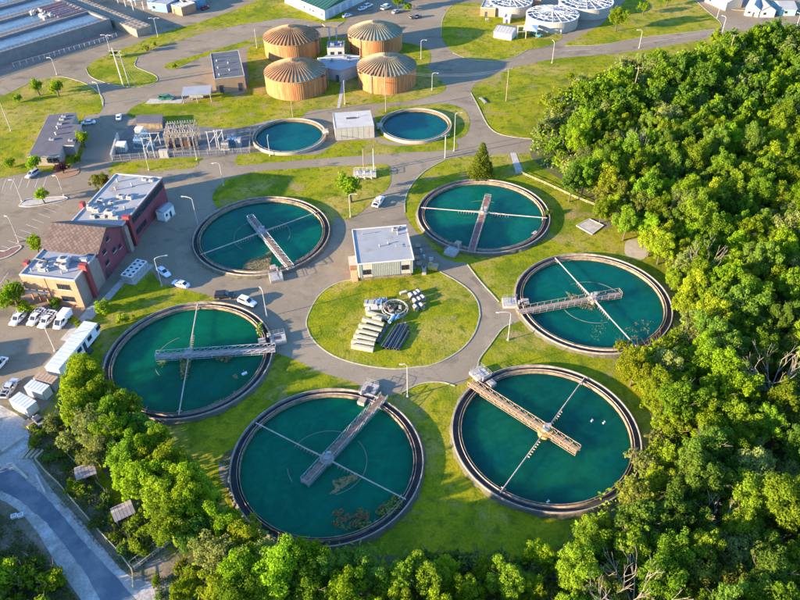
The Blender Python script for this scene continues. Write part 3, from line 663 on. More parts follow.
def digester(cx, cy, Rd, lab, rm, rib_mat, seed):
    H0, H1 = 6.7, 3.2
    t = thing('digester_tank', lab, 'storage tank', (cx, cy, 0), 0, 'rust coloured domed digester tanks')
    n = 288; b = MB(); vs = []
    for k in range(n):
        a = 2 * PI * k / n; r = Rd + (.02 if k % 3 == 0 else -.01)
        vs += [(r * math.cos(a), r * math.sin(a), 0), (r * math.cos(a), r * math.sin(a), H0)]
    b.add(vs, [(2 * k, 2 * ((k + 1) % n), 2 * ((k + 1) % n) + 1, 2 * k + 1) for k in range(n)]); b.build('wall', dome_wall, t)
    MB().ring(Rd - .2, Rd + .22, H0 - .05, H0 + .16, 96).build('eaves_ring', rib_mat, t)
    prof = [(Rd * (1 - i / 12) + .02, dome_z(Rd * (1 - i / 12), Rd, H0 + .1, H1)) for i in range(12)] + [(.3, H0 + .1 + H1)]
    ro = MB().lathe(prof, 96).build('roof', rm, t, smooth=True)
    key = ('rib', Rd > 11, rib_mat.name)
    if key not in _rib:
        b = MB(); rr_ = [1.2 + (Rd + .15 - 1.2) * i / 8 for i in range(9)]; vs = []
        for r in rr_:
            z = dome_z(min(r, Rd), Rd, H0 + .1, H1); w_ = .06 + .07 * r / Rd; h_ = .30
            vs += [(r, -w_, z - .02), (r, -w_, z + h_), (r, w_, z + h_), (r, w_, z - .02)]
        fs = []
        for i in range(8):
            for j in range(3): fs.append((4 * i + j, 4 * i + j + 1, 4 * i + 5 + j, 4 * i + 4 + j))
        fs += [(0, 3, 2, 1), (32, 33, 34, 35)]; b.add(vs, fs)
        o = b.build('rib', rib_mat, ro); _rib[key] = o; k0 = 1
    else: k0 = 0
    for k in range(k0, 44):
        inst(_rib[key], 'rib', ro, rz=2 * PI * k / 44)
    zt = H0 + .1 + H1
    b = MB().cyl(0, 0, zt - .3, zt + .35, 1.25, 20); b.build('crown_ring', rib_mat, t)
    b = MB().cyl(.2, 0, zt + .3, zt + 1.3, .16, 8); b.cyl(-.5, .3, zt + .3, zt + .9, .3, 10); b.obox((.1, -.5, zt + .3), (.5, .4, .5)); b.build('vent', dark_steel, t)
    # ladder and landing
    a = R(-25 if seed < 2 else -150)
    ca, sa = math.cos(a), math.sin(a); b = MB()
    for s_ in (-.3, .3): b.tube(((Rd + .35) * ca - sa * s_, (Rd + .35) * sa + ca * s_, 0), ((Rd + .35) * ca - sa * s_, (Rd + .35) * sa + ca * s_, H0 + 1), .06, 4)
    for k in range(18): b.tube(((Rd + .35) * ca + sa * .3, (Rd + .35) * sa - ca * .3, .4 * k + .3), ((Rd + .35) * ca - sa * .3, (Rd + .35) * sa + ca * .3, .4 * k + .3), .04, 4)
    b.build('ladder', mat('dark_rust', (.09, .045, .03), .9), t)
    b = MB().obox(((Rd + .1) * ca, (Rd + .1) * sa, H0 - .3), (1.8, 2.0, .15), a)
    for (x, y) in ((.9, -1), (.9, 1), (-.6, -1), (-.6, 1)):
        px, py = (Rd + .1) * ca + x * ca - y * sa, (Rd + .1) * sa + x * sa + y * ca; b.tube((px, py, H0 - .2), (px, py, H0 + .9), .05, 4)
    b.build('landing', MATS['dark_rust'], t)
    a += .5; ca, sa = math.cos(a), math.sin(a)
    b = MB().path([((Rd + .5) * ca, (Rd + .5) * sa, 0), ((Rd + .5) * ca, (Rd + .5) * sa, H0 + .6), ((Rd - 1.5) * ca, (Rd - 1.5) * sa, H0 + 1.0)], .16, 6); b.build('pipe', rust_m, t)
d1 = patina('tan_dome', (.25, .125, .05), (.27, .15, .07), (.18, .085, .035), 12)
d2 = patina('half_green_dome', (.24, .12, .05), (.21, .22, .155), (.17, .08, .035), 5)
d3 = patina('green_dome', (.22, .18, .11), (.15, .235, .19), (.18, .13, .075), 3)
digester(-41.97, 291.4, 11.15, 'upper left of four domed rust tanks, entirely tan roof ribs', d1, rib_m, 0)
digester(-8.19, 294.7, 11.0, 'upper right of four domed rust tanks, roof weathered pale green', d3, rib_g, 2)
digester(-36.95, 256.6, 11.25, 'lower left of four domed rust tanks, right side of roof turned green', d2, rib_m, 1)
digester(-3.28, 259.8, 10.85, 'lower right of four domed rust tanks, closest to the small right basin', d2, rib_g, 3)

# ================================================================ BUILDINGS
def frame(fl, fr, br, z):
    """local frame of a rectangular building from three roof corners seen in the photograph"""
    a, b, c = G(*fl, z), G(*fr, z), G(*br, z)
    d = b - a; rz = math.atan2(d.y, d.x); W = math.hypot(d.x, d.y); n = Vector((-d.y, d.x, 0)) / W
    D = (c - b).dot(n); return (a.x, a.y, 0), rz, W, D
def window(parent, face, u, z, w_, h_, D=0, cols=2, fm=None, W=None, glass=None):
    """face: 'f' front (y=0), 'r' right (x=W), 'l' left (x=0), 'b' back (y=D)"""
    fm = fm or dark_steel
    def P(a, o, zz):
        if face == 'f': return (a, -o, zz)
        if face == 'r': return (W + o, a, zz)
        if face == 'l': return (-o, a, zz)
        return (a, D + o, zz)
    def bx(mb, a0, a1, z0, z1, o0, o1):
        p, q = P(a0, o0, z0), P(a1, o1, z1)
        mb.box(min(p[0], q[0]), max(p[0], q[0]), min(p[1], q[1]), max(p[1], q[1]), z0, z1)
    f = MB(); e = .09
    bx(f, u, u + w_, z, z + e, .004, .09); bx(f, u, u + w_, z + h_ - e, z + h_, .004, .09)
    for k in range(cols + 1):
        x = u + (w_ - e) * k / cols; bx(f, x, x + e, z + e, z + h_ - e, .004, .08)
    wo = f.build('window', fm, parent)
    for k in range(cols):
        x = u + (w_ - e) * k / cols; p = MB(); bx(p, x + e, u + (w_ - e) * (k + 1) / cols, z + e, z + h_ - e, .01, .03); p.build('pane', glass or glass_dark, wo)
    s = MB(); bx(s, u - .08, u + w_ + .08, z - .12, z - .005, .004, .16); s.build('sill', pale_concrete, wo)
    return wo
def door(parent, face, u, w_, h_, W=0, D=0, m=None):
    def rect(o0, o1, a0, a1, z0, z1):
        if face == 'f': return (a0, a1, -o1, -o0, z0, z1)
        if face == 'r': return (W + o0, W + o1, a0, a1, z0, z1)
        if face == 'l': return (-o1, -o0, a0, a1, z0, z1)
        return (a0, a1, D + o0, D + o1, z0, z1)
    d = MB().box(*rect(.004, .05, u, u + w_, .05, h_)).build('door', m or dark_steel, parent)
    MB().box(*rect(.051, .12, u + w_ - .25, u + w_ - .15, 1.0, 1.25)).build('handle', galv, d)
    return d
def shell(parent, W, D, H, wall_m, roof_m, par=.35, pt=.3, capm=None, z0=0.0, over=0.0):
    b = MB(); b.box(0, W, 0, D, z0, H); b.build('wall', wall_m, parent)
    b = MB().box(pt, W - pt, pt, D - pt, H + .003, H + .05); ro = b.build('roof', roof_m, parent)
    b = MB(); o = over
    b.box(-o, W + o, -o, pt, H + .004, H + par); b.box(-o, W + o, D - pt, D + o, H + .004, H + par)
    b.box(-o, pt, pt, D - pt, H + .004, H + par); b.box(W - pt, W + o, pt, D - pt, H + .004, H + par)
    b.build('parapet', capm or wall_m, parent); return ro
def unit(parent, x, y, z, sx, sy, sz, kind='hvac', rz=0.0):
    m_ = mat('unit_metal', (.46, .45, .43), .6, (.34, .33, .31), 1.0)
    o = MB().obox((x, y, z), (sx, sy, sz), rz).build('roof_unit', m_, parent)
    g = MB().cyl(x, y, z + sz + .002, z + sz + .12, min(sx, sy) * .35, 14); g.build('fan', dark_steel, o)
    g = MB(); ca, sa = math.cos(rz), math.sin(rz)
    for k in range(4): g.obox((x - ca * 0 + sa * (sy / 2 + .02), y - ca * (sy / 2 + .02), z + .15 + k * sz / 5), (sx * .8, .03, sz * .08), rz)
    g.build('louvre', dark_steel, o); return o
def vent(parent, x, y, z, r=.18, h=.7):
    o = MB().cyl(x, y, z, z + h, r, 10).build('vent_pipe', galv, parent); MB().cyl(x, y, z + h + .02, z + h + .2, r * 1.7, 10, r * .6).build('cowl', galv, o); return o

# small square process building beside the round lawn
loc, rz, W, D = frame((358, 264), (413, 259), (405, 226), 6.0)
t = thing('process_building', 'small square building with white ribbed wall and stained pale roof beside the round lawn', 'building', loc, rz)
cream = mat('cream_ribbed_cladding', (.47, .44, .34), .7, (.42, .385, .29), .8, stretch=(1, 1, .2))
b = MB().box(.5, W - .3, .9, D - .2, 0, 1.7); b.build('plinth', tank_concrete, t)
b = MB().box(0, W, 0, D, 1.7, 6.0); b.build('wall', cream, t)
b = MB(); n = 30
for k in range(n):
    x = W * (k + .5) / n
    if not (.8 < x < 3.2 or W - 3.0 < x < W - .8): b.box(x - .07, x + .07, -.09, -.003, 1.72, 5.75)
for k in range(n): y = D * (k + .5) / n; b.box(-.09, -.003, y - .07, y + .07, 1.72, 5.75); b.box(W + .003, W + .09, y - .07, y + .07, 1.72, 5.75)
b.build('cladding_rib', cream, t, kind='stuff')
b = MB().box(-.25, W + .25, -.25, D + .25, 5.8, 6.03); ro = b.build('roof', roof_white, t)
b = MB(); b.box(-.3, W + .3, -.32, -.1, 5.9, 6.22); b.box(-.3, W + .3, D + .1, D + .32, 5.9, 6.22); b.box(-.34, -.1, -.1, D + .1, 5.9, 6.21); b.box(W + .1, W + .34, -.1, D + .1, 5.9, 6.21)
b.build('roof_edge', mat('roof_edge', (.50, .48, .43), .6), t)
window(t, 'f', 1.1, 2.5, 2.0, 1.5, W=W); window(t, 'f', W - 2.9, 2.9, 1.9, 1.5, W=W); door(t, 'r', 5, 2.4, 2.6, W, D, dark_steel)
b = MB().path([(2.2, D - 2.2, 6.04), (2.2, D - 2.2, 6.4), (5.3, D - 2.0, 6.4), (5.3, D - 2.0, 6.04)], .08, 5); b.build('roof_pipe', galv, ro)
b = MB().path([(W - 3.6, 6.2, 6.5), (W - 3.6, 4.9, 6.5), (W - .8, 5.2, 6.5), (W - .8, 5.2, 6.04)], .07, 5); b.build('roof_pipe', galv, ro)
unit(ro, W - 2.9, D - 1.7, 6.04, 1.4, 1.0, .7); unit(ro, W - 1.4, D - 1.2, 6.04, .8, .8, .6); vent(ro, W - 2.4, D - 3.6, 6.04); vent(ro, 6.0, 6.3, 6.04, .14, .5); vent(ro, 8.3, 7.2, 6.04, .14, .4)
b = MB().box(-1.9, -.1, 3.2, 6.6, 0, 3.4).build('side_annex', mat('brown_brick', (.26, .15, .10), .9, (.2, .11, .07), 2), t)
MB().box(-2.1, -.05, 3.0, 6.8, 3.403, 3.55).build('annex_roof', concrete, b)
b = MB()
for k in range(5): b.box(-1.8, -.2, .6 + k * .5, 1.1 + k * .5, 0, .35 * (k + 1))
b.build('steps', mat('tan_step', (.42, .3, .18), .9), t)

# square grey shed between the two small basins
loc, rz, W, D = frame((335, 129), (374, 126), (370.6, 110.5), 4.2)
t = thing('square_shed', 'square windowless pale grey block shed between the two small round basins', 'shed', loc, rz)
shell(t, W, D, 4.2, mat('block_wall', (.37, .35, .30), .85, (.31, .29, .24), .6, fine=.08), mat('shed_roof', (.36, .34, .31), .85, (.42, .40, .36), .4, fine=.1), .12, .25, over=.08)
b = MB()
for k in range(7): b.box(W * k / 7 + .1, W * k / 7 + .14, -.02, -.002, .2, 4.1)
b.build('wall_joint', tank_concrete, t, kind='stuff')
o = MB().box(4.2, 7.4, 6.2, 7.0, 4.26, 4.5).build('roof_hatch', dark_steel, t); vent(t, 8.2, 7.4, 4.26, .12, .5); door(t, 'r', 3, 1.4, 2.3, W, D)

# tan building with dark flat roof
loc, rz, W, D = frame((214.5, 79.5), (244.5, 76), (243.7, 50), 5.4)
t = thing('tan_brick_building', 'tan brick building with dark flat roof left of the rust tanks', 'building', loc, rz)
tan_brick = mat('tan_brick', (.33, .22, .12), .9, (.28, .18, .10), .7, fine=.12)
darkroof = mat('dark_gravel_roof', (.065, .07, .078), .9, (.09, .095, .10), .35, fine=.15)
ro = shell(t, W, D, 5.4, tan_brick, darkroof, .18, .2, concrete, over=.08)
door(t, 'f', 1.2, 1.4, 3.0, W, D); door(t, 'f', W - 2.8, 1.4, 3.0, W, D); window(t, 'r', 4, 2.4, 2.0, 1.3, D, 2, W=W); window(t, 'r', 12, 2.4, 2.0, 1.3, D, 2, W=W)
for k in range(5): vent(ro, 2 + (k % 2) * 4, 3 + k * 3.4, 5.46, .25, .5)
b = MB()
for k in range(1, 6): b.box(.4, W - .4, D * k / 6 - .05, D * k / 6 + .05, 5.452, 5.50)
b.build('roof_seam', mat('roof_seam', (.2, .2, .21), .8), ro, kind='stuff')

# low open shelter and dark roofed building at far left
loc, rz, W, D = frame((182, 96), (210, 94), (208, 86), 3.0)
t = thing('open_shelter', 'low shelter with white flat roof on posts left of the tan brick building', 'shelter', loc, rz)
MB().box(-.2, W + .2, -.2, D + .2, 3.0, 3.25).build('roof', roof_clean, t)
for x in (0, W / 2, W): 
    for y in (0, D): MB().cyl(x, y, 0, 2.998, .12, 8).build('post', galv, t)
MB().box(.5, W - .5, D - .3, D - .1, 0, 2.5).build('back_panel', galv, t)
t2 = thing('shelter_tank', 'grey cylinder lying under the low white roofed shelter', 'tank', loc, rz); MB().tube((2, D / 2, 1.0), (W - 3, D / 2, 1.0), .9, 14).build('vessel', galv, t2)
b = MB().box(2.5, 3, D / 2 - .8, D / 2 + .8, 0, .4).build('saddle', concrete, t2)

t = thing('dark_roof_building', 'low office with dark grey stepped flat roof on the lawn at far left', 'building')
z = 3.6
P = [G(u, v, z) for u, v in ((27.6, 157), (59, 156), (62.6, 145.5), (73.6, 145.5), (81.8, 124.3), (71.3, 124.5), (76.6, 112.2), (48.6, 114.6))]
o0 = P[0].copy(); t.location = (o0.x, o0.y, 0); Q_ = [(p.x - o0.x, p.y - o0.y) for p in P]
cx_ = sum(q[0] for q in Q_) / 8; cy_ = sum(q[1] for q in Q_) / 8
ins = [((q[0] - cx_) * .95 + cx_, (q[1] - cy_) * .95 + cy_) for q in Q_]
MB().prism(ins, 0, z - .25).build('wall', mat('grey_brick', (.30, .27, .24), .9, (.24, .21, .19), 1.0), t)
MB().prism(Q_, z - .24, z).build('fascia', pale_concrete, t)
ins2 = [((q[0] - cx_) * .985 + cx_, (q[1] - cy_) * .985 + cy_) for q in Q_]
ro = MB().prism(ins2, z + .002, z + .08).build('roof', mat('slate_roof', (.085, .075, .085), .85, (.11, .10, .105), .3, fine=.12), t)
rr = random.Random(3)
for (u, v, k) in ((58, 129, 0), (56.5, 135, 0), (62, 120, 1), (60, 124.5, 1), (64, 117, 1), (71, 141, 1), (52, 140, 1), (66, 150, 2)):
    p = G(u, v, z) - o0
    if k == 0: vent(ro, p.x, p.y, z + .09, .3, .8)
    elif k == 1: unit(ro, p.x, p.y, z + .09, 1.4, 1.0, .5)
for (u0, v0, u1, v1) in ((45, 156, 49, 156), (51, 156, 56, 156)):
    a_, b_ = G(u0, v0, z) - o0, G(u1, v1, z) - o0; f = MB().box(a_.x, b_.x, a_.y - .0 + .12, a_.y + .35, 1.0, 2.6); wo = f.build('window', dark_steel, t)
    MB().box(a_.x + .1, b_.x - .1, a_.y + .08, a_.y + .118, 1.1, 2.5).build('pane', glass_dark, wo)

# control house between the rust tanks
t = thing('control_house', 'white roofed control house standing between the four rust tanks', 'building')
z = 4.2; P = [G(u, v, z) for u, v in ((325, 68), (340, 71.5), (357, 66), (360, 56.5), (343, 55), (327, 56), (318, 61), (318, 64))]
o0 = P[0].copy(); t.location = (o0.x, o0.y, 0); Q_ = [(p.x - o0.x, p.y - o0.y) for p in P]
MB().prism(Q_, 0, z).build('wall', mat('light_block', (.40, .40, .38), .85, (.34, .34, .32), .8), t)
cx_ = sum(q[0] for q in Q_) / 8; cy_ = sum(q[1] for q in Q_) / 8
ro = MB().prism([((q[0] - cx_) * 1.02 + cx_, (q[1] - cy_) * 1.02 + cy_) for q in Q_], z + .002, z + .3).build('roof', roof_clean, t)
for (u, v) in ((332, 62), (345, 59), (350, 62)): p = G(u, v, z) - o0; unit(ro, p.x, p.y, z + .31, 1.6, 1.2, .8)
p = G(336, 71, z) - o0; q = G(339, 71.6, z) - o0
MB().box(p.x - .2, p.x + 1.6, p.y - .25, p.y - .02, .1, 2.6).build('door', dark_steel, t)
for (a_, b_) in (((318, 60), (360, 58)), ((322, 66), (318, 60))):
    p, q = G(*a_, z) - o0, G(*b_, z) - o0; MB().tube((p.x, p.y, z + .7), (q.x, q.y, z + .7), .18, 8).build('roof_pipe', white_steel, ro)
b = MB(); p, q = G(357, 66, 4) - o0, G(365, 72, 1) - o0; b.tube((p.x, p.y, 3.6), (q.x, q.y, 3.0), .3, 8); b.build('feed_pipe', rust_m, t)
loc, rz, W, D = frame((327, 48.5), (344, 48), (343, 41), 4.6)
t = thing('pump_hut', 'small hut with blue-grey flat roof just behind the control house between the rust tanks', 'hut', loc, rz)
ro = shell(t, W, D, 4.6, MATS['light_block'], mat('blue_roof', (.09, .12, .17), .8, (.13, .16, .2), .6), .2, .2, concrete)
unit(ro, 2, 3, 4.66, 1.4, 1.4, .9); unit(ro, 5, 5, 4.66, 1.4, 1.0, .7); vent(ro, 5.5, 2, 4.66)
window(t, 'f', 1.2, 2, 1.4, 1.2, W=W); window(t, 'f', 4.2, 2, 1.4, 1.2, W=W)
# loading frame: slab on two white posts
p0, p1 = G(329.5, 40), G(336.5, 40)
t = thing('loading_frame', 'tan slab raised on white posts behind the small blue-grey roofed hut', 'loading frame', (p0.x, p0.y, 0), 0)
dx = (p1.x - p0.x)
for x in (0, dx):
    for y in (0, 3.5): MB().cyl(x, y, 0, 5.6, .22, 8).build('post', white_paint, t)
b = MB().prism([(-1.2, -.8), (dx + 1.0, -.8), (dx + 3.4, 4.0), (1, 4.4), (-2.8, 2.2)], 5.6, 6.1); b.build('slab', mat('tan_slab', (.26, .20, .12), .9, (.2, .15, .09), 1.0), t)

# ---- office complex
O_ = (-90.1, 135.1, 0); rzO = R(-11.0)
t = thing('office_building', 'long office with flat pale roofs, red walls and brown tiled gable', 'building', O_, rzO)
brick = mat('orange_brick', (.38, .21, .12), .9, (.32, .16, .09), .8, fine=.12)
brick_b = mat('tan_side_brick', (.27, .20, .16), .9, (.23, .16, .13), .8, fine=.1)
red_w = mat('red_wall', (.21, .055, .065), .8, (.17, .04, .05), .5, fine=.1)
red_d = mat('red_duct', (.22, .04, .04), .7)
Wd = 14.2; y1, y2, y3 = 10.4, 22.8, 48.0; zf = 8.2
# south wing (with a recessed entrance at its front left corner)
b = MB()
b.box(0, 6.2, 3.2, y1, 0, 4.2); b.box(6.2, Wd, 0, y1, 0, 4.2); b.box(0, Wd, 0, y1, 4.2, zf)
wo = b.build('south_wing_wall', brick, t)
MB().box(Wd + .003, Wd + .06, .0, y1, 0, zf).build('side_wall', brick_b, t)
b = MB().box(.3, Wd - .3, .3, y1, zf + .004, zf + .06); ro = b.build('south_roof', roof_clean, t)
b = MB(); b.box(-.05, Wd + .08, -.05, .3, zf + .005, zf + .35); b.box(-.05, .3, .3, y1, zf + .005, zf + .35); b.box(Wd - .3, Wd + .08, .3, y1, zf + .005, zf + .35); b.build('parapet', mat('coping', (.42, .38, .34), .7), t)
for (x, y, sx, sy, sz) in ((8.2, 6.2, 2.4, 1.8, 1.6), (9.2, 4.4, 1.6, 1.3, 1.1), (3.2, 4.2, 1.6, 1.2, .9), (4.6, 2.6, 1.8, 1.0, .8), (7.0, 5.0, 1.0, 1.0, .8), (2.8, 6.2, 1.0, .8, .6)): unit(ro, x, y, zf + .07, sx, sy, sz)
MB().tube((1.0, 5.8, zf + .8), (4.4, 5.2, zf + .8), .28, 8).build('roof_duct', dark_steel, ro)
MB().box(9.5, Wd - .6, 7.0, 7.9, zf + .3, zf + 1.1).build('roof_duct', roof_clean, ro)
for (x, y) in ((5.4, 3.8), (6.1, 2.4), (11, 3), (2, 2), (9.8, 2.2)): vent(ro, x, y, zf + .07, .16, .6)
for (u, z0) in ((9.0, 5.3), (9.0, 1.6)): window(t, 'f', u, z0, 3.4, 1.6, W=Wd, cols=3)
for k in range(3): MB().box(.4 + k * 1.9, .7 + k * 1.9, .4, .7, 0, 4.19).build('porch_post', brick, t)
door(t, 'f', 4.4, 1.3, 2.5).location = (0, 3.2, 0)
MB().box(6.15, 6.35, -.08, -.003, 0, zf).build('brick_joint', mat('joint', (.2, .11, .07), .9), t)
MB().box(-.4, 6.0, -.6, .0, 3.6, 3.9).build('canopy', pale_concrete, t)
# gable in the middle
ze, zr_ = 8.25, 12.0; ym = (y1 + y2) / 2
b = MB(); b.box(0, Wd, y1 + .002, y2 - .002, 0, ze)
b.add([(Wd, y1, ze), (Wd, y2, ze), (Wd, ym, zr_), (0, y1, ze), (0, y2, ze), (0, ym, zr_)], [(0, 1, 2), (3, 5, 4)]); b.build('gable_wall', red_w, t)
tile = mat('brown_tile', (.115, .080, .068), .85, (.095, .065, .055), 1.0, rand=.25, fine=.1)
ro2 = MB(); oh = .5
vs = [(-oh, y1 - .7, ze - .35), (Wd + oh, y1 - .7, ze - .35), (Wd + oh, ym, zr_), (-oh, ym, zr_), (-oh, y2 + .5, ze - .25), (Wd + oh, y2 + .5, ze - .25)]
k = len(vs); vs2 = [(a, b_, c + .2) for a, b_, c in vs]
ro2.add(vs + vs2, [(0, 1, 2, 3), (3, 2, 5, 4), (6, 7, 8, 9), (9, 8, 11, 10), (0, 1, 7, 6), (1, 2, 8, 7), (2, 5, 11, 8), (5, 4, 10, 11), (4, 3, 9, 10), (3, 0, 6, 9)])
ro2 = ro2.build('gable_roof', tile, t)
# diagonal tiles laid as a diamond pattern: one diamond each
sl = Vector((0, ym - y1 + .7, zr_ - ze + .35)); L_ = sl.length; sl.normalize(); nrm = Vector((0, -sl.z, sl.y))
nx, ny = 13, 7; tw, th = (Wd + 2 * oh) / nx, L_ / ny
b = MB(); g_ = .47
vs = [Vector((0, 0, 0)) + sl * (-th * g_ * 1.0), Vector((tw * g_, 0, 0)), sl * (th * g_), Vector((-tw * g_, 0, 0))]
vs = [v + nrm * .03 for v in vs] + [v * .93 + nrm * .04 for v in vs]
b.add([tuple(v) for v in vs], [(4, 5, 6, 7), (0, 1, 5, 4), (1, 2, 6, 5), (2, 3, 7, 6), (3, 0, 4, 7)])
base = Vector((-oh, y1 - .7, ze - .15)); first = None
for j in range(2 * ny - 1):
    for i in range(nx):
        x = (i + .5 + (.5 if j % 2 else 0)) * tw
        if x > nx * tw - .4 * tw: continue
        p = base + Vector((x, 0, 0)) + sl * (th * .5 * (j + 1))
        if first is None: first = b.build('tile', tile, ro2); first.location = p
        else: inst(first, 'tile', ro2, p)
for (u, z0, w_) in ((y1 + 2.4, 6.4, 1.6), (y1 + 5.2, 8.4, 1.4), (y1 + 2.0, 3.2, 1.8), (y1 + 6.2, 4.2, 1.6), (y1 + 9.0, 3.4, 1.4)): window(t, 'r', u, z0, w_, 1.2, W=Wd, cols=2)
MB().box(-.9, -.003, ym - 1, ym + 2.0, 0, 9.6).build('side_bay', brick_b, t)
# north wing
wi = MB().box(0, Wd, y2 + .004, y3, 0, 7.8).build('north_wing_wall', red_w, t)
ro = MB().box(.3, Wd - .3, y2 + .3, y3 - .3, 7.804, 7.86).build('north_roof', roof_white, t)
b = MB(); b.box(-.05, .3, y2 + .6, y3 + .05, 7.805, 8.1); b.box(Wd - .3, Wd + .1, y2 + .6, y3 + .05, 7.805, 8.1); b.box(.3, Wd - .3, y3 - .3, y3 + .05, 7.805, 8.1); b.build('parapet', MATS['coping'], t)
for (x, y, sx, sy, sz) in ((3.0, 33.6, 1.6, 1.2, .9), (6.6, 33.0, 1.4, 1.2, .8), (7.4, 36.4, 1.7, 1.3, .8), (10.2, 36.2, 1.4, 1.2, 1.0), (2.2, 29.6, 1.5, 1.2, 1.1), (4.2, 28.8, 1.8, 1.1, 1.0), (8.8, 27.8, 2.4, 1.6, 1.5), (10.4, 26.6, 2.6, .8, .7), (6.6, 26.6, 2.8, .7, .7), (4.9, 26.0, 1.2, .9, .9), (9.8, 46.0, 1.2, .9, .7), (13.0 - 1, 45.8, 1.1, .8, .7)): unit(ro, x, y, 7.87, sx, sy, sz)
for (x, y) in ((4.2, 39.8), (5.4, 31.4), (11.4, 31.0), (7.8, 42.4), (2.6, 44)): vent(ro, x, y, 7.87, .2, .9)
MB().tube((.6, 30.6, 8.6), (3.9, 29.2, 8.6), .25, 8).build('roof_duct', galv, ro)
b = MB().box(Wd + .004, Wd + .08, y2 + 4.5, y3 - .8, 5.2, 7.2); wb = b.build('window_band', dark_steel, t)
for k in range(9):
    yy = y2 + 4.7 + k * 2.2; MB().box(Wd + .085, Wd + .11, yy, yy + 1.95, 5.35, 7.05).build('pane', glass_dark, wb)
b = MB().box(Wd + .004, Wd + .08, y2 + 5, y2 + 12, 1.4, 3.0); wb = b.build('window_band', dark_steel, t)
for k in range(3): MB().box(Wd + .085, Wd + .11, y2 + 5.2 + k * 2.3, y2 + 7.2 + k * 2.3, 1.5, 2.9).build('pane', glass_dark, wb)
MB().box(Wd + .003, Wd + 1.0, y2 + .1, y2 + 1.6, 0, 7.6).build('grey_panel', brick_b, t)
for (yy, zz) in ((3.9, 9.9), (y2 + 3.0, 9.3)):
    o = MB().box(Wd + .065, Wd + 1.0, yy, yy + 1.3, 0, zz).build('duct_shaft', red_d, t); MB().box(Wd - 1.0, Wd + .064, yy + .1, yy + 1.2, 8.6 if yy < 5 else 8.2, zz - .1).build('duct_elbow', red_d, o)
MB().box(-1.1, -.003, 3.6, 5.0, 6.6, 9.2).build('duct_shaft', red_d, t); MB().box(-1.1, -.003, 29.8, 31.2, 6.4, 9.3).build('duct_shaft', red_d, t)
MB().box(-1.6, -.003, 34, 35.5, 0, 3).build('door_hood', pale_concrete, t)
door(t, 'r', 11.4, 1.2, 2.4, Wd); door(t, 'r', y2 + 1.9, 1.1, 2.4, Wd)

# green and white hall at the top
c0, c1, c2 = G(325, 20.5), G(285, 3), G(372, -3)
d = c1 - c0; e = c2 - c0; rz = math.atan2(e.y, e.x); W = e.length; nrm = Vector((-e.y, e.x, 0)) / W; D = abs(d.dot(nrm)); along = d.dot(e.normalized())
t = thing('green_roof_hall', 'white walled hall with dark green metal roof at the top edge', 'building', (c0.x, c0.y, 0), rz)
D = d.length; ang = math.atan2(d.dot(nrm), d.dot(e.normalized())); dv = Vector((math.cos(ang), math.sin(ang), 0)) * D; ev = Vector((W, 0, 0))
fp = [(0, 0), (W, 0), (W + dv.x, dv.y), (dv.x, dv.y)]
MB().prism(fp, 0, 4.6).build('wall', mat('white_cladding', (.48, .49, .47), .7, (.42, .43, .42), .5), t)
gr_m = mat('green_metal_roof', (.018, .075, .050), .6, (.022, .09, .06), .3)
b = MB(); ca_ = (W / 2 + dv.x / 2, dv.y / 2)
fo = [(-.5, -.5), (W + .5, -.5), (W + dv.x + .5, dv.y + .5), (dv.x - .5, dv.y + .5)]
r1 = ((fo[0][0] + fo[1][0]) / 2 + dv.x * .0, (fo[0][1] + fo[1][1]) / 2); r2 = ((fo[2][0] + fo[3][0]) / 2, (fo[2][1] + fo[3][1]) / 2)
zz = 7.4
b.add([(*fo[0], 4.61), (*fo[1], 4.61), (*fo[2], 4.61), (*fo[3], 4.61), (r1[0], r1[1], zz), (r2[0], r2[1], zz)], [(0, 1, 4), (1, 2, 5, 4), (2, 3, 5), (3, 0, 4, 5), (3, 2, 1, 0)])
gro = b.build('roof', gr_m, t)
b = MB()
for k in range(16):
    f_ = (k + .5) / 16
    for (pa, pb) in ((fo[0], fo[3]), (fo[1], fo[2])):
        a_ = (pa[0] + (pb[0] - pa[0]) * f_, pa[1] + (pb[1] - pa[1]) * f_); c_ = (r1[0] + (r2[0] - r1[0]) * f_, r1[1] + (r2[1] - r1[1]) * f_)
        b.tube((*a_, 4.66), (*c_, zz + .03), .06, 4)
b.build('roof_seam', gr_m, gro, kind='stuff')
def slot(a0, a1, z0, z1, mm, nm, o=.03):
    p = [dv * a0 / D, dv * a1 / D]; n_ = Vector((-dv.y, dv.x, 0)).normalized()
    q = [(p[0].x + n_.x * .0, p[0].y + n_.y * .0), (p[1].x, p[1].y), (p[1].x + n_.x * o * 3, p[1].y + n_.y * o * 3), (p[0].x + n_.x * o * 3, p[0].y + n_.y * o * 3)]
    MB().prism(q, z0, z1).build(nm, mm, t)
for a0 in (1.5, 8.0, 10.5, 15): slot(a0, a0 + 1.5, 1.6, 2.6, dark_steel, 'window')
for x in (3, 8, 13, 18): door(t, 'f', x, 3.0, 3.4, W, D, mat('grey_shutter', (.30, .33, .36), .6))

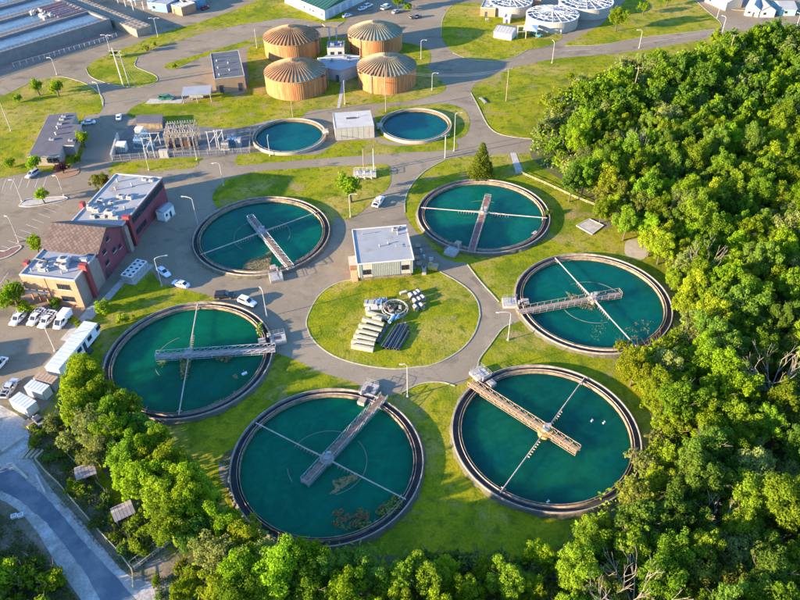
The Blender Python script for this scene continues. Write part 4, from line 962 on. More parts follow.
# generic small gabled / boxy buildings along the top edge
def gabled(name, label, cat, fl, fr, br, z, rise, wm, rm, along='x', wins=(), doors=()):
    loc, rz, W, D = frame(fl, fr, br, z); D = abs(D)
    t = thing(name, label, cat, loc, rz)
    b = MB().box(0, W, 0, D, 0, z)
    if along == 'x': b.add([(0, 0, z), (0, D, z), (0, D / 2, z + rise), (W, 0, z), (W, D, z), (W, D / 2, z + rise)], [(0, 2, 1), (3, 4, 5)])
    else: b.add([(0, 0, z), (W, 0, z), (W / 2, 0, z + rise), (0, D, z), (W, D, z), (W / 2, D, z + rise)], [(0, 1, 2), (3, 5, 4)])
    b.build('wall', wm, t); o = .3; b = MB(); th = .15
    if along == 'x': A = [(-o, -o, z - .12), (W + o, -o, z - .12), (W + o, D / 2, z + rise), (-o, D / 2, z + rise), (-o, D + o, z - .12), (W + o, D + o, z - .12)]
    else: A = [(-o, D + o, z - .12), (-o, -o, z - .12), (W / 2, -o, z + rise), (W / 2, D + o, z + rise), (W + o, D + o, z - .12), (W + o, -o, z - .12)]
    if along != 'x': A = [A[0], A[1], A[2], A[3], A[4], A[5]]
    B_ = [(a, b_, c + th) for a, b_, c in A]
    b.add(A + B_, [(0, 1, 2, 3), (3, 2, 5, 4), (6, 7, 8, 9), (9, 8, 11, 10), (0, 1, 7, 6), (1, 2, 8, 7), (2, 5, 11, 8), (5, 4, 10, 11), (4, 3, 9, 10), (3, 0, 6, 9)])
    b.build('roof', rm, t)
    for (f, u, zz, w_, h_) in wins: window(t, f, u, zz, w_, h_, D, 2, W=W)
    for (f, u, w_, h_) in doors: door(t, f, u, w_, h_, W, D)
    return t, W, D
def flat(name, label, cat, fl, fr, br, z, wm, rm, wins=(), doors=(), par=.25):
    loc, rz, W, D = frame(fl, fr, br, z); D = abs(D); t = thing(name, label, cat, loc, rz); ro = shell(t, W, D, z, wm, rm, par, .25, pale_concrete)
    for (f, u, zz, w_, h_) in wins: window(t, f, u, zz, w_, h_, D, 2, W=W)
    for (f, u, w_, h_) in doors: door(t, f, u, w_, h_, W, D)
    return t, ro, W, D
ww = MATS['white_cladding']; teal_m = mat('teal_sheet', (.02, .16, .15), .6, (.03, .2, .19), .8)
t, ro, W, D = flat('brick_pump_house', 'small orange brick house with flat roof at the top, left of the lattice covered tanks', 'building', (480.5, 8), (495.5, 9), (503, 1), 3.6, brick, roof_clean, doors=[('f', 2, 1.2, 2.2)])
unit(ro, 3, 3, 3.7, 1.4, 1.0, .7)
t, ro, W, D = flat('tower_hut', 'narrow orange brick hut between the lattice covered round tanks', 'hut', (535, 0), (541, 0), (541, -6), 4.2, brick, pale_concrete)
t, W, D = gabled('storage_tent', 'white ribbed storage tent on the top lawn beside a teal truck', 'tent', (494, 31.5), (511.5, 34.5), (515, 27), 2.6, 1.2, white_paint, roof_clean)
b = MB()
for k in range(7): b.tube((W * k / 6, -.33, 2.62), (W * k / 6, D / 2, 3.97), .06, 4)
b.build('roof_batten', galv, t, kind='stuff')
loc, rz, W, D = frame((523, 30), (537, 31), (535, 24), 3.4)
t = thing('white_canopy', 'white awning roof right of the white storage tent on the top lawn', 'canopy', loc, rz); D = abs(D)
b = MB(); b.add([(0, 0, 3.2), (W, 0, 3.2), (W, D, 3.2), (0, D, 3.2), (W / 2, D / 2, 4.3)], [(0, 1, 4), (1, 2, 4), (2, 3, 4), (3, 0, 4)]); b.build('roof', white_paint, t)
for x in (.1, W - .1):
    for y in (.1, D - .1): MB().cyl(x, y, 0, 3.2, .08, 6).build('post', galv, t)
p0 = G(517, 39); t = thing('goalpost_frame', 'beige steel lifting frame in front of the white awning on the top lawn', 'steel frame', (p0.x, p0.y, 0), 0)
fr_m = mat('beige_steel', (.48, .40, .25), .7)
for x in (0, 3.6): MB().cyl(x, 0, 0, 5.2, .16, 8).build('post', fr_m, t)
MB().box(-.4, 4.0, -.18, .18, 5.2, 5.6).build('beam', fr_m, t); MB().tube((0, 0, 3.0), (3.6, 0, 3.0), .1, 6).build('brace', fr_m, t)
t, ro, W, D = flat('white_block', 'little white block hut on the top lawn below the first lattice covered tank', 'hut', (503.5, 18), (510, 18.5), (512, 14.5), 2.2, ww, pale_concrete, doors=[('f', 1, 1, 1.8)])
t, W, D = gabled('cream_house', 'cream shed with pale roof at the top edge beside the bend in the road', 'building', (706, -6), (727, 3), (733, -4), 3.4, 1.6, mat('cream_wall', (.52, .44, .34), .8), roof_clean, wins=[('f', 3, 1.2, 1.2, 1)])
t, W, D = gabled('white_cottage', 'left of two white gabled sheds at the top right edge', 'building', (746, 8), (760, 10), (762, 1), 3.2, 1.8, ww, roof_clean, 'y', wins=[('f', 1.2, 1.1, 1.2, 1)], doors=[('f', 3.2, 1, 2)])
t, W, D = gabled('white_cottage', 'right of two white gabled sheds at the top right edge, dark roof', 'building', (761.5, 10.4), (776, 10.5), (778, 2), 3.0, 1.8, ww, mat('grey_shingle', (.2, .2, .21), .9), 'y', wins=[('f', 1.2, 1.1, 1.2, 1)])
t, W, D = gabled('teal_shed', 'pale teal shed with white gable at the top right corner', 'building', (781, 9), (797, 9), (799, 1), 3.0, 1.6, mat('pale_teal', (.26, .42, .40), .8), roof_clean, 'x', wins=[('f', 2, 1.1, 1.2, 1)])
t, ro, W, D = flat('orange_brick_hut', 'orange brick hut at the top edge right of the blue sheds', 'hut', (171, 5), (181, 8), (188, 1), 3.6, brick, pale_concrete, doors=[('f', 1, 1.2, 2.2)])
t, ro, W, D = flat('blue_shed', 'left blue-grey shed with white trim at the top edge near the white pipe gantry', 'shed', (150, 3), (166, 5), (172, -4), 3.6, mat('blue_cladding', (.13, .25, .36), .7, (.1, .2, .3), .6), roof_clean, wins=[('f', 1, 1.2, 1.3, 1.2)])
t, ro, W, D = flat('blue_shed', 'right blue-grey shed at the top edge beside the orange brick hut', 'shed', (183, 3), (205, -1), (203, -8), 3.6, MATS['blue_cladding'], roof_clean, wins=[('f', 2, 1.2, 1.3, 1.2)])

# round tanks with white lattice covers
lat_m = mat('lattice_white', (.52, .54, .55), .6, (.40, .42, .44), .8)
def lattice_tank(u, v, r, lab, zt=4.4):
    p = G(u, v, zt); t = thing('covered_tank', lab, 'covered tank', (p.x, p.y, 0), 0, 'round tanks with white lattice covers')
    MB().lathe([(r, 0), (r, zt), (r - .3, zt), (r - .3, 1.0)], 64).build('wall', mat('covered_wall', (.40, .36, .30), .85, (.34, .3, .24), .7), t)
    MB().disc(r - .2, zt - .9, 48).build('media_bed', mat('media_bed', (.10, .13, .16), .9, (.2, .22, .24), .6, fine=.3), t)
    MB().ring(r - .5, r + .25, zt + .004, zt + .22, 64).build('rim', lat_m, t)
    rr = random.Random(int(u)); b = MB(); n = 18
    for k in range(n):
        a = 2 * PI * k / n; b.tube((.6 * math.cos(a), .6 * math.sin(a), zt + 1.6), (r * math.cos(a), r * math.sin(a), zt + .25), .14, 4)
    for q in (.3, .55, .78): 
        zz = zt + .25 + 1.35 * (1 - q)
        for k in range(36): 
            a, c = 2 * PI * k / 36, 2 * PI * (k + 1) / 36
            if rr.random() < .8: b.tube((r * q * math.cos(a), r * q * math.sin(a), zz), (r * q * math.cos(c), r * q * math.sin(c), zz), .1, 4, cap=False)
    for k in range(60):
        a = rr.uniform(0, 6.28); q = rr.uniform(.2, .9); c = a + rr.uniform(-.35, .35); q2 = min(.98, max(.1, q + rr.uniform(-.2, .2)))
        b.tube((r * q * math.cos(a), r * q * math.sin(a), zt + .3 + 1.35 * (1 - q)), (r * q2 * math.cos(c), r * q2 * math.sin(c), zt + .3 + 1.35 * (1 - q2)), .12, 4, cap=False)
    b.build('lattice_cover', lat_m, t); b = MB().cyl(0, 0, zt - .8, zt + 2.2, .6, 12); b.build('hub', galv, t)
lattice_tank(552.5, 14, 11.2, 'front one of three round tanks under white lattice covers at the top edge')
lattice_tank(586, 1, 12, 'right one of three round tanks under white lattice covers at the top edge')
lattice_tank(511, 1, 9.5, 'left one of three round tanks under white lattice covers at the top edge')
q = [G(*p) for p in ((541, 21), (545, 20), (565, 32), (561, 34))]
t = thing('concrete_ramp', 'pale concrete ramp wall below the front lattice covered tank', 'ramp'); MB().prism([(p.x, p.y) for p in q], 0, .9).build('slab', pale_concrete, t); MB().prism([(p.x, p.y) for p in (q[0], q[0].lerp(q[1], .2), q[3].lerp(q[2], .2), q[3])], .903, 1.5).build('curb', pale_concrete, t)

# ---- aeration basins, top left
z = 4.8
A0, A1 = G(0, 52.5, z), G(110, 18.7, z); B1 = G(88, 8, z)
d = A1 - A0; rz = math.atan2(d.y, d.x); nrm = Vector((-d.y, d.x, 0)).normalized()
W = d.length + 60; org = A1 - d.normalized() * W
t = thing('aeration_basin', 'block of long parallel basins of blue-grey water behind a high wall at top left', 'aeration basin', (org.x, org.y, 0), rz)
dk_m = mat('dark_basin_wall', (.15, .14, .13), .85, (.20, .185, .17), .4, fine=.1); pale_w = water_mat('aerated_water', (.10, .16, .215), (.13, .195, .25), .25)
s_ = [G(0, v, z) - org for v in (47, 31, 19, 12)]; lo_ = [p.dot(nrm) for p in s_]
ys = [0]
def loc_y(u, v): return (G(u, v, z) - org).dot(nrm)
bands = [(0.0, 1.2)]
yl = [loc_y(0, 52.5), loc_y(0, 38), loc_y(0, 33), loc_y(0, 22), loc_y(0, 15), loc_y(0, 6.5), loc_y(0, 1)]
walls = [(0, 1.0), (loc_y(40, 25.5), loc_y(40, 21.5)), (loc_y(30, 12.5), loc_y(30, 9)), (loc_y(20, 1.8), loc_y(20, -.8)), (loc_y(10, -10), loc_y(10, -12.5))]
for i, (a_, b_) in enumerate(walls):
    b = MB().box(0, W, a_, b_, 0, z); wo = b.build('basin_wall', dk_m, t)
    for yy in (a_ + .1, b_ - .1):
        b = MB()
        for k in range(90):
            x = W - 1 - k * 1.7; b.tube((x, yy, z), (x, yy, z + 1.0), .05, 4)
        for h in (.55, 1.0): b.tube((0, yy, z + h), (W, yy, z + h), .05, 4)
        b.build('railing', dark_steel, wo, kind='stuff')
for i in range(len(walls) - 1):
    MB().add([(0, walls[i][1], z - .9), (W - 1.2, walls[i][1], z - .9), (W - 1.2, walls[i + 1][0], z - .9), (0, walls[i + 1][0], z - .9)], [(0, 1, 2, 3)]).build('water', pale_w, t)
MB().box(W - 1.2, W, 1.0, walls[-1][0], 0, z - .004).build('end_wall', dk_m, t)
b = MB(); rr = random.Random(2); ya, yb = walls[1][1], walls[2][0]
pk = mat('pink_pipe', (.42, .14, .13), .7, (.5, .3, .26), 1.0)
for k in range(7): yy = ya - 2 + (yb + 6 - ya) * k / 7; b.tube((W - 14, yy, z + .4), (W - 2, yy, z + .4), .32, 6)
b.build('pipe_rack', pk, t, kind='stuff')
b = MB()
for k in range(16): b.obox((W - 17 + rr.uniform(-3, 3), ya + rr.uniform(0, yb - ya), z - .6), (rr.uniform(.8, 2), rr.uniform(.5, 1.2), rr.uniform(.8, 1.6)), rr.random())
b.build('valve_gear', pale_concrete, t, kind='stuff')
q = [G(*p) for p in ((-60, 82), (0, 65), (60, 45), (108, 30), (118, 36), (60, 54), (15, 68), (0, 73), (-60, 92))]
struct('red_gravel_strip', MB().sheet(q, .04), mat('red_gravel', (.34, .19, .14), .95, (.27, .16, .12), .4, fine=.2))
# pale channel gallery with openings
z2 = 3.2; P0, P1 = G(151, 25, z2), G(72, -6, z2); d = P0 - P1; rz2 = math.atan2(d.y, d.x); n2 = Vector((d.y, -d.x, 0)).normalized()
Wg = d.length; Dg = max(5.0, abs((G(134, 29, z2) - P0).dot(n2)))
t = thing('channel_gallery', 'long pale concrete channel gallery with rows of openings beside the basins at top left', 'channel', (P1.x, P1.y, 0), rz2)
MB().box(0, Wg, -Dg, 0, 0, z2).build('wall', mat('warm_concrete', (.30, .24, .165), .85, (.24, .185, .125), .5, fine=.1), t)
nh = 24
for j in range(3):
    for k in range(nh):
        x = Wg * (k + .2) / nh; y = -Dg * (j + .85) / 3; o = (MB().box(x, x + Wg / nh * .55, y, y + Dg / 3 * .6, z2 + .003, z2 + .12) if (j, k) == (0, 0) else None)
        if o is not None: lid0 = o.build('cover_slab', mat('slab_cover', (.17, .13, .10), .9, (.22, .18, .14), 1.0, rand=.2), t)
        else: inst(lid0, 'cover_slab', t, (Wg * k / nh, -Dg * j / 3, 0))
# ================================================================ LAMPS AND POLES
def hgt(base, vtop):
    lo, hi = 1.0, 40.0; p = G(*base)
    for _ in range(30):
        m_ = (lo + hi) / 2
        if proj(p.x, p.y, m_)[1] > vtop: lo = m_
        else: hi = m_
    return lo
def proj(x, y, z):
    z -= CAMH; zc = y * cp - z * sp; yc = -(y * sp + z * cp); u, v = FPX * x / zc, FPX * yc / zc
    return 400 + u * cr - v * sr, 300 + u * sr + v * cr
def lamp(base, vtop, lab, arm=0.0, al=2.0, double=False, r=.085):
    p = G(*base); h = hgt(base, vtop); t = thing('street_lamp', lab, 'street lamp', (p.x, p.y, 0), R(arm), 'street lamps round the plant')
    MB().cyl(0, 0, 0, .35, .28, 10).build('base', concrete, t); MB().cyl(0, 0, .35, h - .5, r * 1.25, 8, r * .8).build('pole', lamp_m, t)
    for s_ in ((1, -1) if double else (1,)):
        a = MB().path([(0, 0, h - .5), (s_ * .3, 0, h - .15), (s_ * al * .5, 0, h + .05), (s_ * al, 0, h)], .08, 6).build('arm', lamp_m, t)
        hd = MB().obox((s_ * (al + .35), 0, h - .12), (.7, .28, .16), 0, taper=.7).build('lamp_head', lamp_m, t)
        MB().obox((s_ * (al + .4), 0, h - .16), (.55, .24, .036)).build('lens', lens_m, hd)
    return t
L0 = [
 ((57, 75), 58, 'lamp at the road edge below the long red gravel strip of the basins', 160),
 ((110, 51), 35, 'double lamp at the corner of the grass island near the pale channel gallery', 170),
 ((158, 37), 18, 'double headed lamp on the grass island opposite the end of the pale channel gallery', 0),
 ((103, 104), 83, 'lamp on the right tip of the left lawn by the road junction', 150),
 ((11, 131), 102, 'tall lamp on the left lawn at the left edge of the photo', 150),
 ((257, 48), 30, 'lamp on the thin grass strip behind the upper left rust tank', 90),
 ((345, 104), 82, 'slim lamp at the foot of the path between the two lower rust tanks', 90),
 ((421, 59), 40, 'lamp on the lawn right of the upper right rust tank', 0),
 ((432, 90), 73, 'lamp on the lawn corner right of the lower right rust tank', 0),
 ((454, 151), 113, 'lamp at the right of the small right basin beside the road', 10),
 ((552, 63), 42, 'lamp on the road edge below the front lattice covered tank', 100),
 ((639, 48), 30, 'lamp on the far road beside the top right lawn', 170),
 ((22, 201), 180, 'left lamp of two on the parking island with the small tree', 170),
 ((64, 196), 176, 'right lamp of two on the parking island with the small tree', 160),
 ((19, 242), 217, 'lamp on the red planted island at the left edge of the car park', 150),
 ((149, 170), 148, 'lamp on the grass verge in front of the substation', 90),
 ((198, 225), 198, 'lamp with a long arm at the left rim of the blue tank near the office', 160),
 ((162, 286), 258, 'curved lamp between the two white cars by the office lawn', 20),
 ((223.7, 186), 163, 'lamp at the left corner of the lawn behind the blue tank', 180),
 ((350.5, 217), 194, 'lamp beside the small tree behind the small square building', 0),
 ((267, 317), 290, 'lamp beside the green left tank near the white van', 120),
 ((508, 340), 312, 'curved lamp on the lawn between the turquoise tank and the dark right tank', 180),
 ((407.5, 397), 364, 'lamp on the grass between the two front tanks', 180),
 ((55, 351), 331, 'lamp in the lower left car park behind the long white trailer', 120),
 ((270, 156), 137, 'short lamp standing in the front of the small left basin', 90),
 ((722, 33), 17, 'lamp at the bend of the far road near the wood', 120),
 ((717, 18), 8, 'lamp on the tip of the top right lawn', 90),
 ((796, 28), 14, 'lamp on the far road at the right edge of the photo', 100),
 ((197, 160), 138, 'lamp at the right corner of the substation fence', 90),
]
for b_, vt, lb, arm in L0:
    al = 2.6 if b_[0] in (198, 162, 508) else (.9 if b_[0] in (407.5, 345, 257, 55, 270, 267, 22, 64, 19) else 1.6)
    lamp(b_, vt, lb, arm, al, double=b_[0] in (158, 110))
wood_pole = mat('pole_wood', (.30, .22, .15), .9, (.22, .15, .1), 1.0)
def pole(base, h, lab, arms=1, rz=0.0, lean=(0, 0), m=wood_pole):
    p = G(*base); t = thing('utility_pole', lab, 'utility pole', (p.x, p.y, 0), rz)
    MB().tube((0, 0, 0), (lean[0], lean[1], h), .17, 8, .12).build('pole', m, t)
    for k in range(arms):
        z = h - .4 - 1.2 * k; a = MB().obox((lean[0], lean[1], z), (2.6, .14, .16)).build('crossarm', m, t)
        for x in (-1.15, -.4, .4, 1.15): MB().cyl(lean[0] + x, lean[1], z + .16, z + .45, .07, 6).build('insulator', mat('porcelain', (.4, .36, .32), .3), a)
    return t
pole((506, 101), 12, 'slender pole with guy wires on the lawn right of the lower right rust tank', 1, .2)
pole((628, 112), 15, 'left of two wooden poles rising out of the wood', 1, .1, (1.6, 2))
pole((723, 74), 14, 'right of two wooden poles rising out of the wood', 1, .1, (1.4, 2))
pole((386, 112), 17, 'very tall thin pole in front of the lower right rust tank', 0, 0)
pole((293, 117), 7, 'short pole in front of the lower left rust tank', 0, 0)
pole((364, 172), 8, 'left of two poles on the equipment pad behind the small tree', 0, 0)
pole((374, 172), 8, 'right of two poles on the equipment pad behind the small tree', 0, 0, m=lamp_m)
pole((445, 158), 8, 'pole at the right front of the small right basin', 1, .3, m=lamp_m)
# guyed triple pole on the grass island
p0 = G(124, 87)
t = thing('guyed_mast', 'group of pale masts with fanned guy wires on the grass island', 'mast', (p0.x, p0.y, 0), 0)
for k, (x, y, h) in enumerate(((0, 0, 15), (1.8, 1.0, 13.5), (-1.2, 2.6, 14))): MB().tube((x, y, 0), (x - .5, y, h), .2, 8, .12).build('mast', lamp_m, t)
for z in (12, 13.5): MB().tube((-2.4, 1, z), (2.2, .6, z), .1, 6).build('crossarm', lamp_m, t)
for k in range(6):
    q = G(136 + 3.8 * k, 86 - 1.2 * k) - p0; MB().tube((-.4, 0, 13.2 - .2 * k), (q.x, q.y, 0), .03, 4).build('guy_wire', galv, t)
# power lines over the far lawn
t = thing('power_line', 'thin power lines running from the slender lawn pole past the rust tanks', 'power line')
a, b = G(506, 101), G(386, 112)
for k in range(3):
    pts = []
    for i in range(13):
        f_ = i / 12; p = a.lerp(b, f_); pts.append((p.x, p.y + (k - 1) * .9, 11.6 - 2.0 * 4 * f_ * (1 - f_) + 3.6 * f_))
    MB().path(pts, .022, 3).build('wire', galv, t)

# ================================================================ VEHICLES
tyre_m = mat('tyre', (.02, .02, .02), .9); rim_w = mat('wheel_rim', (.35, .35, .36), .4, metal=.5)
head_m = mat('headlight', (.75, .75, .72), .15); tail_m = mat('tail_light', (.35, .02, .02), .3)
def paint(nm, c): return mat('paint_' + nm, c, .28, spec=.6)
P_white = paint('white', (.66, .66, .66)); P_black = paint('black', (.018, .02, .022)); P_silver = paint('silver', (.38, .39, .40)); P_red = paint('red', (.22, .03, .025)); P_green = paint('green', (.02, .14, .09)); P_grey = paint('grey', (.12, .13, .14)); P_teal = paint('teal', (.02, .20, .20))
def loft(mb, sts, m=0):
    """sts: (x, half width, z low, z high, corner) cross sections joined front to back"""
    n = 8; k0 = len(mb.v); vs = []
    for (x, w_, z0, z1, c) in sts:
        vs += [(x, -w_ + c, z0), (x, w_ - c, z0), (x, w_, z0 + c), (x, w_, z1 - c), (x, w_ - c, z1), (x, -w_ + c, z1), (x, -w_, z1 - c), (x, -w_, z0 + c)]
    fs = []
    for i in range(len(sts) - 1):
        for j in range(n): fs.append((i * n + j, i * n + (j + 1) % n, (i + 1) * n + (j + 1) % n, (i + 1) * n + j))
    fs.append(tuple(range(n))[::-1]); fs.append(tuple((len(sts) - 1) * n + j for j in range(n)))
    mb.add(vs, [f[::-1] for f in fs], m)
PROTO = {}
def car(kind, pm, lab, cat, rear, front, group=None, z=0.0):
    a, b = G(*rear), G(*front); c = (a + b) / 2; d = b - a; rz = math.atan2(d.y, d.x)
    names = {'sedan': 'parked_car', 'suv': 'parked_car', 'pickup': 'pickup_truck', 'van': 'parked_van', 'box': 'utility_truck'}
    key = (kind, pm.name)
    if key in PROTO:
        o = copy_tree(PROTO[key]); o.location = (c.x, c.y, z); o.rotation_euler = (0, 0, rz); o['label'] = lab; o['category'] = cat
        if group: o['group'] = group
        elif 'group' in o: del o['group']
        return o
    t = thing(names[kind], lab, cat, (c.x, c.y, z), rz, group); PROTO[key] = t
    if kind == 'sedan':
        Lh, W_ = 2.35, .9; body = [(-Lh, .72, .35, .80, .1), (-Lh + .15, .86, .28, .92, .12), (-1.5, W_, .22, .98, .12), (-.6, W_, .2, .95, .12), (.7, W_, .2, .93, .12), (1.5, .88, .22, .88, .14), (2.1, .82, .26, .76, .14), (Lh, .66, .34, .62, .12)]
        cab = [(-1.75, .62, .9, .98, .03), (-1.15, .70, .9, 1.36, .12), (-.3, .72, .9, 1.43, .12), (.35, .70, .9, 1.38, .12), (1.1, .62, .88, .94, .03)]; roof = [(-1.1, .62, 1.36, 1.42, .03), (-.3, .66, 1.42, 1.47, .03), (.32, .62, 1.37, 1.42, .03)]; wb = 1.42
    elif kind == 'suv':
        Lh, W_ = 2.4, .95; body = [(-Lh, .8, .42, 1.0, .1), (-Lh + .12, .92, .35, 1.12, .12), (-1.4, W_, .3, 1.12, .12), (.8, W_, .3, 1.08, .12), (1.6, .93, .3, 1.02, .14), (2.2, .86, .35, .9, .14), (Lh, .72, .42, .75, .12)]
        cab = [(-2.3, .74, 1.05, 1.12, .03), (-2.0, .76, 1.05, 1.68, .12), (0, .78, 1.05, 1.76, .12), (.35, .76, 1.05, 1.72, .12), (1.05, .68, 1.02, 1.1, .03)]; roof = [(-2.0, .68, 1.68, 1.75, .03), (0, .72, 1.75, 1.81, .03), (.35, .68, 1.71, 1.76, .03)]; wb = 1.45
    elif kind == 'pickup':
        Lh, W_ = 2.9, .98; body = [(-Lh, .9, .5, .62, .05), (-Lh + .1, .96, .45, .66, .05), (.3, W_, .4, .66, .05), (.5, W_, .38, 1.12, .12), (1.5, .96, .36, 1.14, .14), (2.6, .92, .4, 1.06, .16), (Lh, .78, .5, .9, .12)]
        cab = [(-.75, .80, 1.06, 1.1, .03), (-.62, .80, 1.06, 1.70, .12), (.6, .82, 1.06, 1.80, .12), (.85, .78, 1.06, 1.76, .12), (1.5, .72, 1.06, 1.12, .03)]; roof = [(-.6, .72, 1.70, 1.78, .03), (.4, .76, 1.80, 1.86, .03), (.85, .7, 1.75, 1.80, .03)]; wb = 1.85
    else:
        Lh, W_ = 2.9, 1.0; body = [(-Lh, .9, .45, 1.1, .1), (-Lh + .1, W_, .4, 1.15, .1), (1.0, W_, .35, 1.15, .12), (2.2, .98, .35, 1.1, .14), (2.7, .9, .38, .98, .14), (Lh, .8, .45, .8, .12)]
        cab = [(-2.85, .86, 1.1, 2.0, .12), (-2.5, .9, 1.1, 2.15, .12), (1.0, .9, 1.1, 2.15, .12), (1.35, .86, 1.1, 2.05, .12), (2.25, .8, 1.05, 1.15, .03)]; roof = [(-2.8, .8, 2.02, 2.08, .03), (0, .86, 2.16, 2.22, .03), (1.2, .8, 2.06, 2.13, .03)]; wb = 1.9
    if kind == 'box': cab = [(.2, .86, 1.1, 1.9, .1), (1.2, .88, 1.1, 2.0, .12), (1.5, .84, 1.1, 1.92, .12), (2.2, .8, 1.05, 1.15, .03)]; roof = [(.25, .8, 1.92, 1.98, .03), (1.3, .82, 2.0, 2.06, .03)]
    b = MB(); loft(b, body); bo = b.build('body', pm, t)
    b = MB(); loft(b, cab); b.build('window_glass', glass_dark if kind != 'van' else glass_dark, t)
    b = MB(); loft(b, roof); b.build('roof', pm, t)
    # pillars
    b = MB()
    for s_ in (-1, 1):
        for i in (range(1, len(cab) - 1)):
            x, w_, z0, z1, c_ = cab[i]; b.tube((x, s_ * (w_ + .01), z0), (x, s_ * (w_ - .02), z1 - .04), .05, 4)
        b.tube((cab[-2][0], s_ * cab[-2][1] * .9, cab[-2][3] - .02), (cab[-1][0], s_ * cab[-1][1] * .95, cab[-1][3]), .05, 4)
        b.tube((cab[1][0], s_ * cab[1][1] * .9, cab[1][3] - .02), (cab[0][0], s_ * cab[0][1] * .95, cab[0][3]), .05, 4)
    b.build('pillar', pm, t, kind='stuff')
    if kind == 'van':
        for s_ in (-1, 1): MB().box(-2.6, .1, min(s_ * .88, s_ * .93), max(s_ * .88, s_ * .93), 1.15, 2.08).build('side_panel', pm, t)
    if kind == 'pickup':
        for s_ in (-1, 1): MB().box(-2.85, -.8, min(s_ * .82, s_ * .96), max(s_ * .82, s_ * .96), .67, 1.14).build('bed_side', pm, t)
        MB().box(-2.88, -2.78, -.81, .81, .67, 1.12).build('tailgate', pm, t); MB().box(-2.77, -.8, -.81, .81, .665, .70).build('bed_floor', dark_steel, t)
        b = MB()
        for x in (-2.4, -1.2): b.path([(x, -.88, 1.14), (x, -.85, 1.75), (x, .85, 1.75), (x, .88, 1.14)], .05, 4)
        for s_ in (-.85, .85): b.tube((-2.6, s_, 1.78), (.4, s_, 1.86), .05, 4)
        b.build('ladder_rack', pm, t)
    if kind == 'box':
        b = MB(); loft(b, [(-2.85, 1.0, .8, 2.3, .08), (-2.8, 1.04, .75, 2.4, .08), (.05, 1.04, .75, 2.45, .08), (.15, 1.0, .8, 2.35, .08)]); b.build('cargo_box', pm, t)
    for x in (-wb, wb):
        for s_ in (-1, 1):
            r = .33 if kind == 'sedan' else .38; y = s_ * (W_ - .12)
            wh = MB().tube((x, y - .11 * s_, r), (x, y + .13 * s_, r), r, 14).build('tyre', tyre_m, t); MB().tube((x, y + .131 * s_, r), (x, y + .15 * s_, r), r * .6, 10).build('rim', rim_w, wh)
    fx, rx = body[-1], body[0]
    for s_ in (-1, 1):
        MB().obox((fx[0] - .04, s_ * fx[1] * .82, fx[3] - .16), (.16, .26, .13)).build('headlight', head_m, t); MB().obox((rx[0] + .03, s_ * rx[1] * .85, rx[3] - .2), (.12, .16, .2)).build('tail_light', tail_m, t)
    MB().obox((fx[0] + .02, 0, fx[2]), (.14, fx[1] * 1.9, .16)).build('bumper', pm if kind == 'sedan' else dark_steel, t)
    MB().obox((rx[0] - .03, 0, rx[2]), (.14, rx[1] * 1.9, .16)).build('bumper', pm if kind == 'sedan' else dark_steel, t)
    for s_ in (-1, 1): MB().obox((cab[-2][0] + .35, s_ * (W_ + .08), cab[-1][3]), (.12, .18, .14)).build('mirror', pm, t)
    return t
car('sedan', P_white, 'left of two white sedans by the curved lamp at the office lawn', 'car', (158, 269), (170, 278))
car('sedan', P_white, 'white sedan parked on the kerb between the office lawn and the blue tank', 'car', (189, 288), (173, 283.2))
car('suv', P_black, 'black car parked behind the top rim of the green left tank', 'car', (217, 297.5), (233, 297))
car('suv', P_white, 'white car beside the black one at the top right rim of the green left tank', 'car', (239.5, 300.5), (256, 307))
car('pickup', P_white, 'leftmost of four white work vehicles in a row above the long white trailer', 'pickup truck', (26, 313), (14, 326.5), 'white work vehicles in the lower left car park')
car('pickup', P_white, 'second from left of the four white work vehicles in a row, near the brick office', 'pickup truck', (43.5, 312.5), (31, 327), 'white work vehicles in the lower left car park')
car('pickup', P_white, 'third from left of the four white work vehicles in a row, with ladder rack', 'pickup truck', (54.5, 315), (42, 329.5), 'white work vehicles in the lower left car park')
car('box', P_white, 'white utility truck with closed box, rightmost of the row of four work vehicles', 'utility truck', (70, 315), (57, 331), 'white work vehicles in the lower left car park')
car('pickup', P_silver, 'silver pickup with dark load at the left edge, beside the white containers', 'pickup truck', (4, 400), (17, 381), None)
car('van', P_white, 'white van cut by the left edge of the photo in the lower left car park', 'van', (-8, 375), (4, 362))
car('sedan', P_white, 'white car on the dark asphalt left of the substation', 'car', (119, 121.5), (119.5, 115.5))
car('sedan', P_white, 'white sedan parked right of the dark roofed office at far left', 'car', (94, 123.5), (83, 124.5))
car('suv', P_silver, 'silver car parked in a bay below the dark roofed office at far left', 'car', (38, 173), (28.5, 179))
car('pickup', P_green, 'green pickup left of the low white roofed shelter', 'pickup truck', (161, 99.5), (173, 99.5))
car('suv', P_red, 'dark red car on the road at the top, right of the brick hut', 'car', (200, 11.5), (211, 7))
car('sedan', P_white, 'white car nearest to the corner of the green roofed hall', 'car', (340, 18.5), (354, 15), 'cars beside the green roofed hall')
car('sedan', P_white, 'left of two white cars side by side along the green roofed hall', 'car', (356, 12), (369, 7.5), 'cars beside the green roofed hall')
car('suv', P_white, 'right of two white cars side by side along the green roofed hall', 'car', (363, 9), (374, 5), 'cars beside the green roofed hall')
car('van', P_white, 'white van parked off the right end of the green roofed hall', 'van', (379, 12), (393, 6), 'cars beside the green roofed hall')
car('sedan', P_silver, 'silver car rightmost of those near the green roofed hall', 'car', (390, 15.5), (402, 10), 'cars beside the green roofed hall')
car('pickup', P_grey, 'dark pickup on the small grass patch at the top, right of the silver car', 'pickup truck', (410, 19.5), (421, 17))
car('pickup', P_teal, 'teal truck in front of the white awning on the top lawn', 'truck', (530, 34), (542, 38))
car('suv', P_grey, 'dark car on the road above the upper left rust tank', 'car', (299, 31), (311, 27))
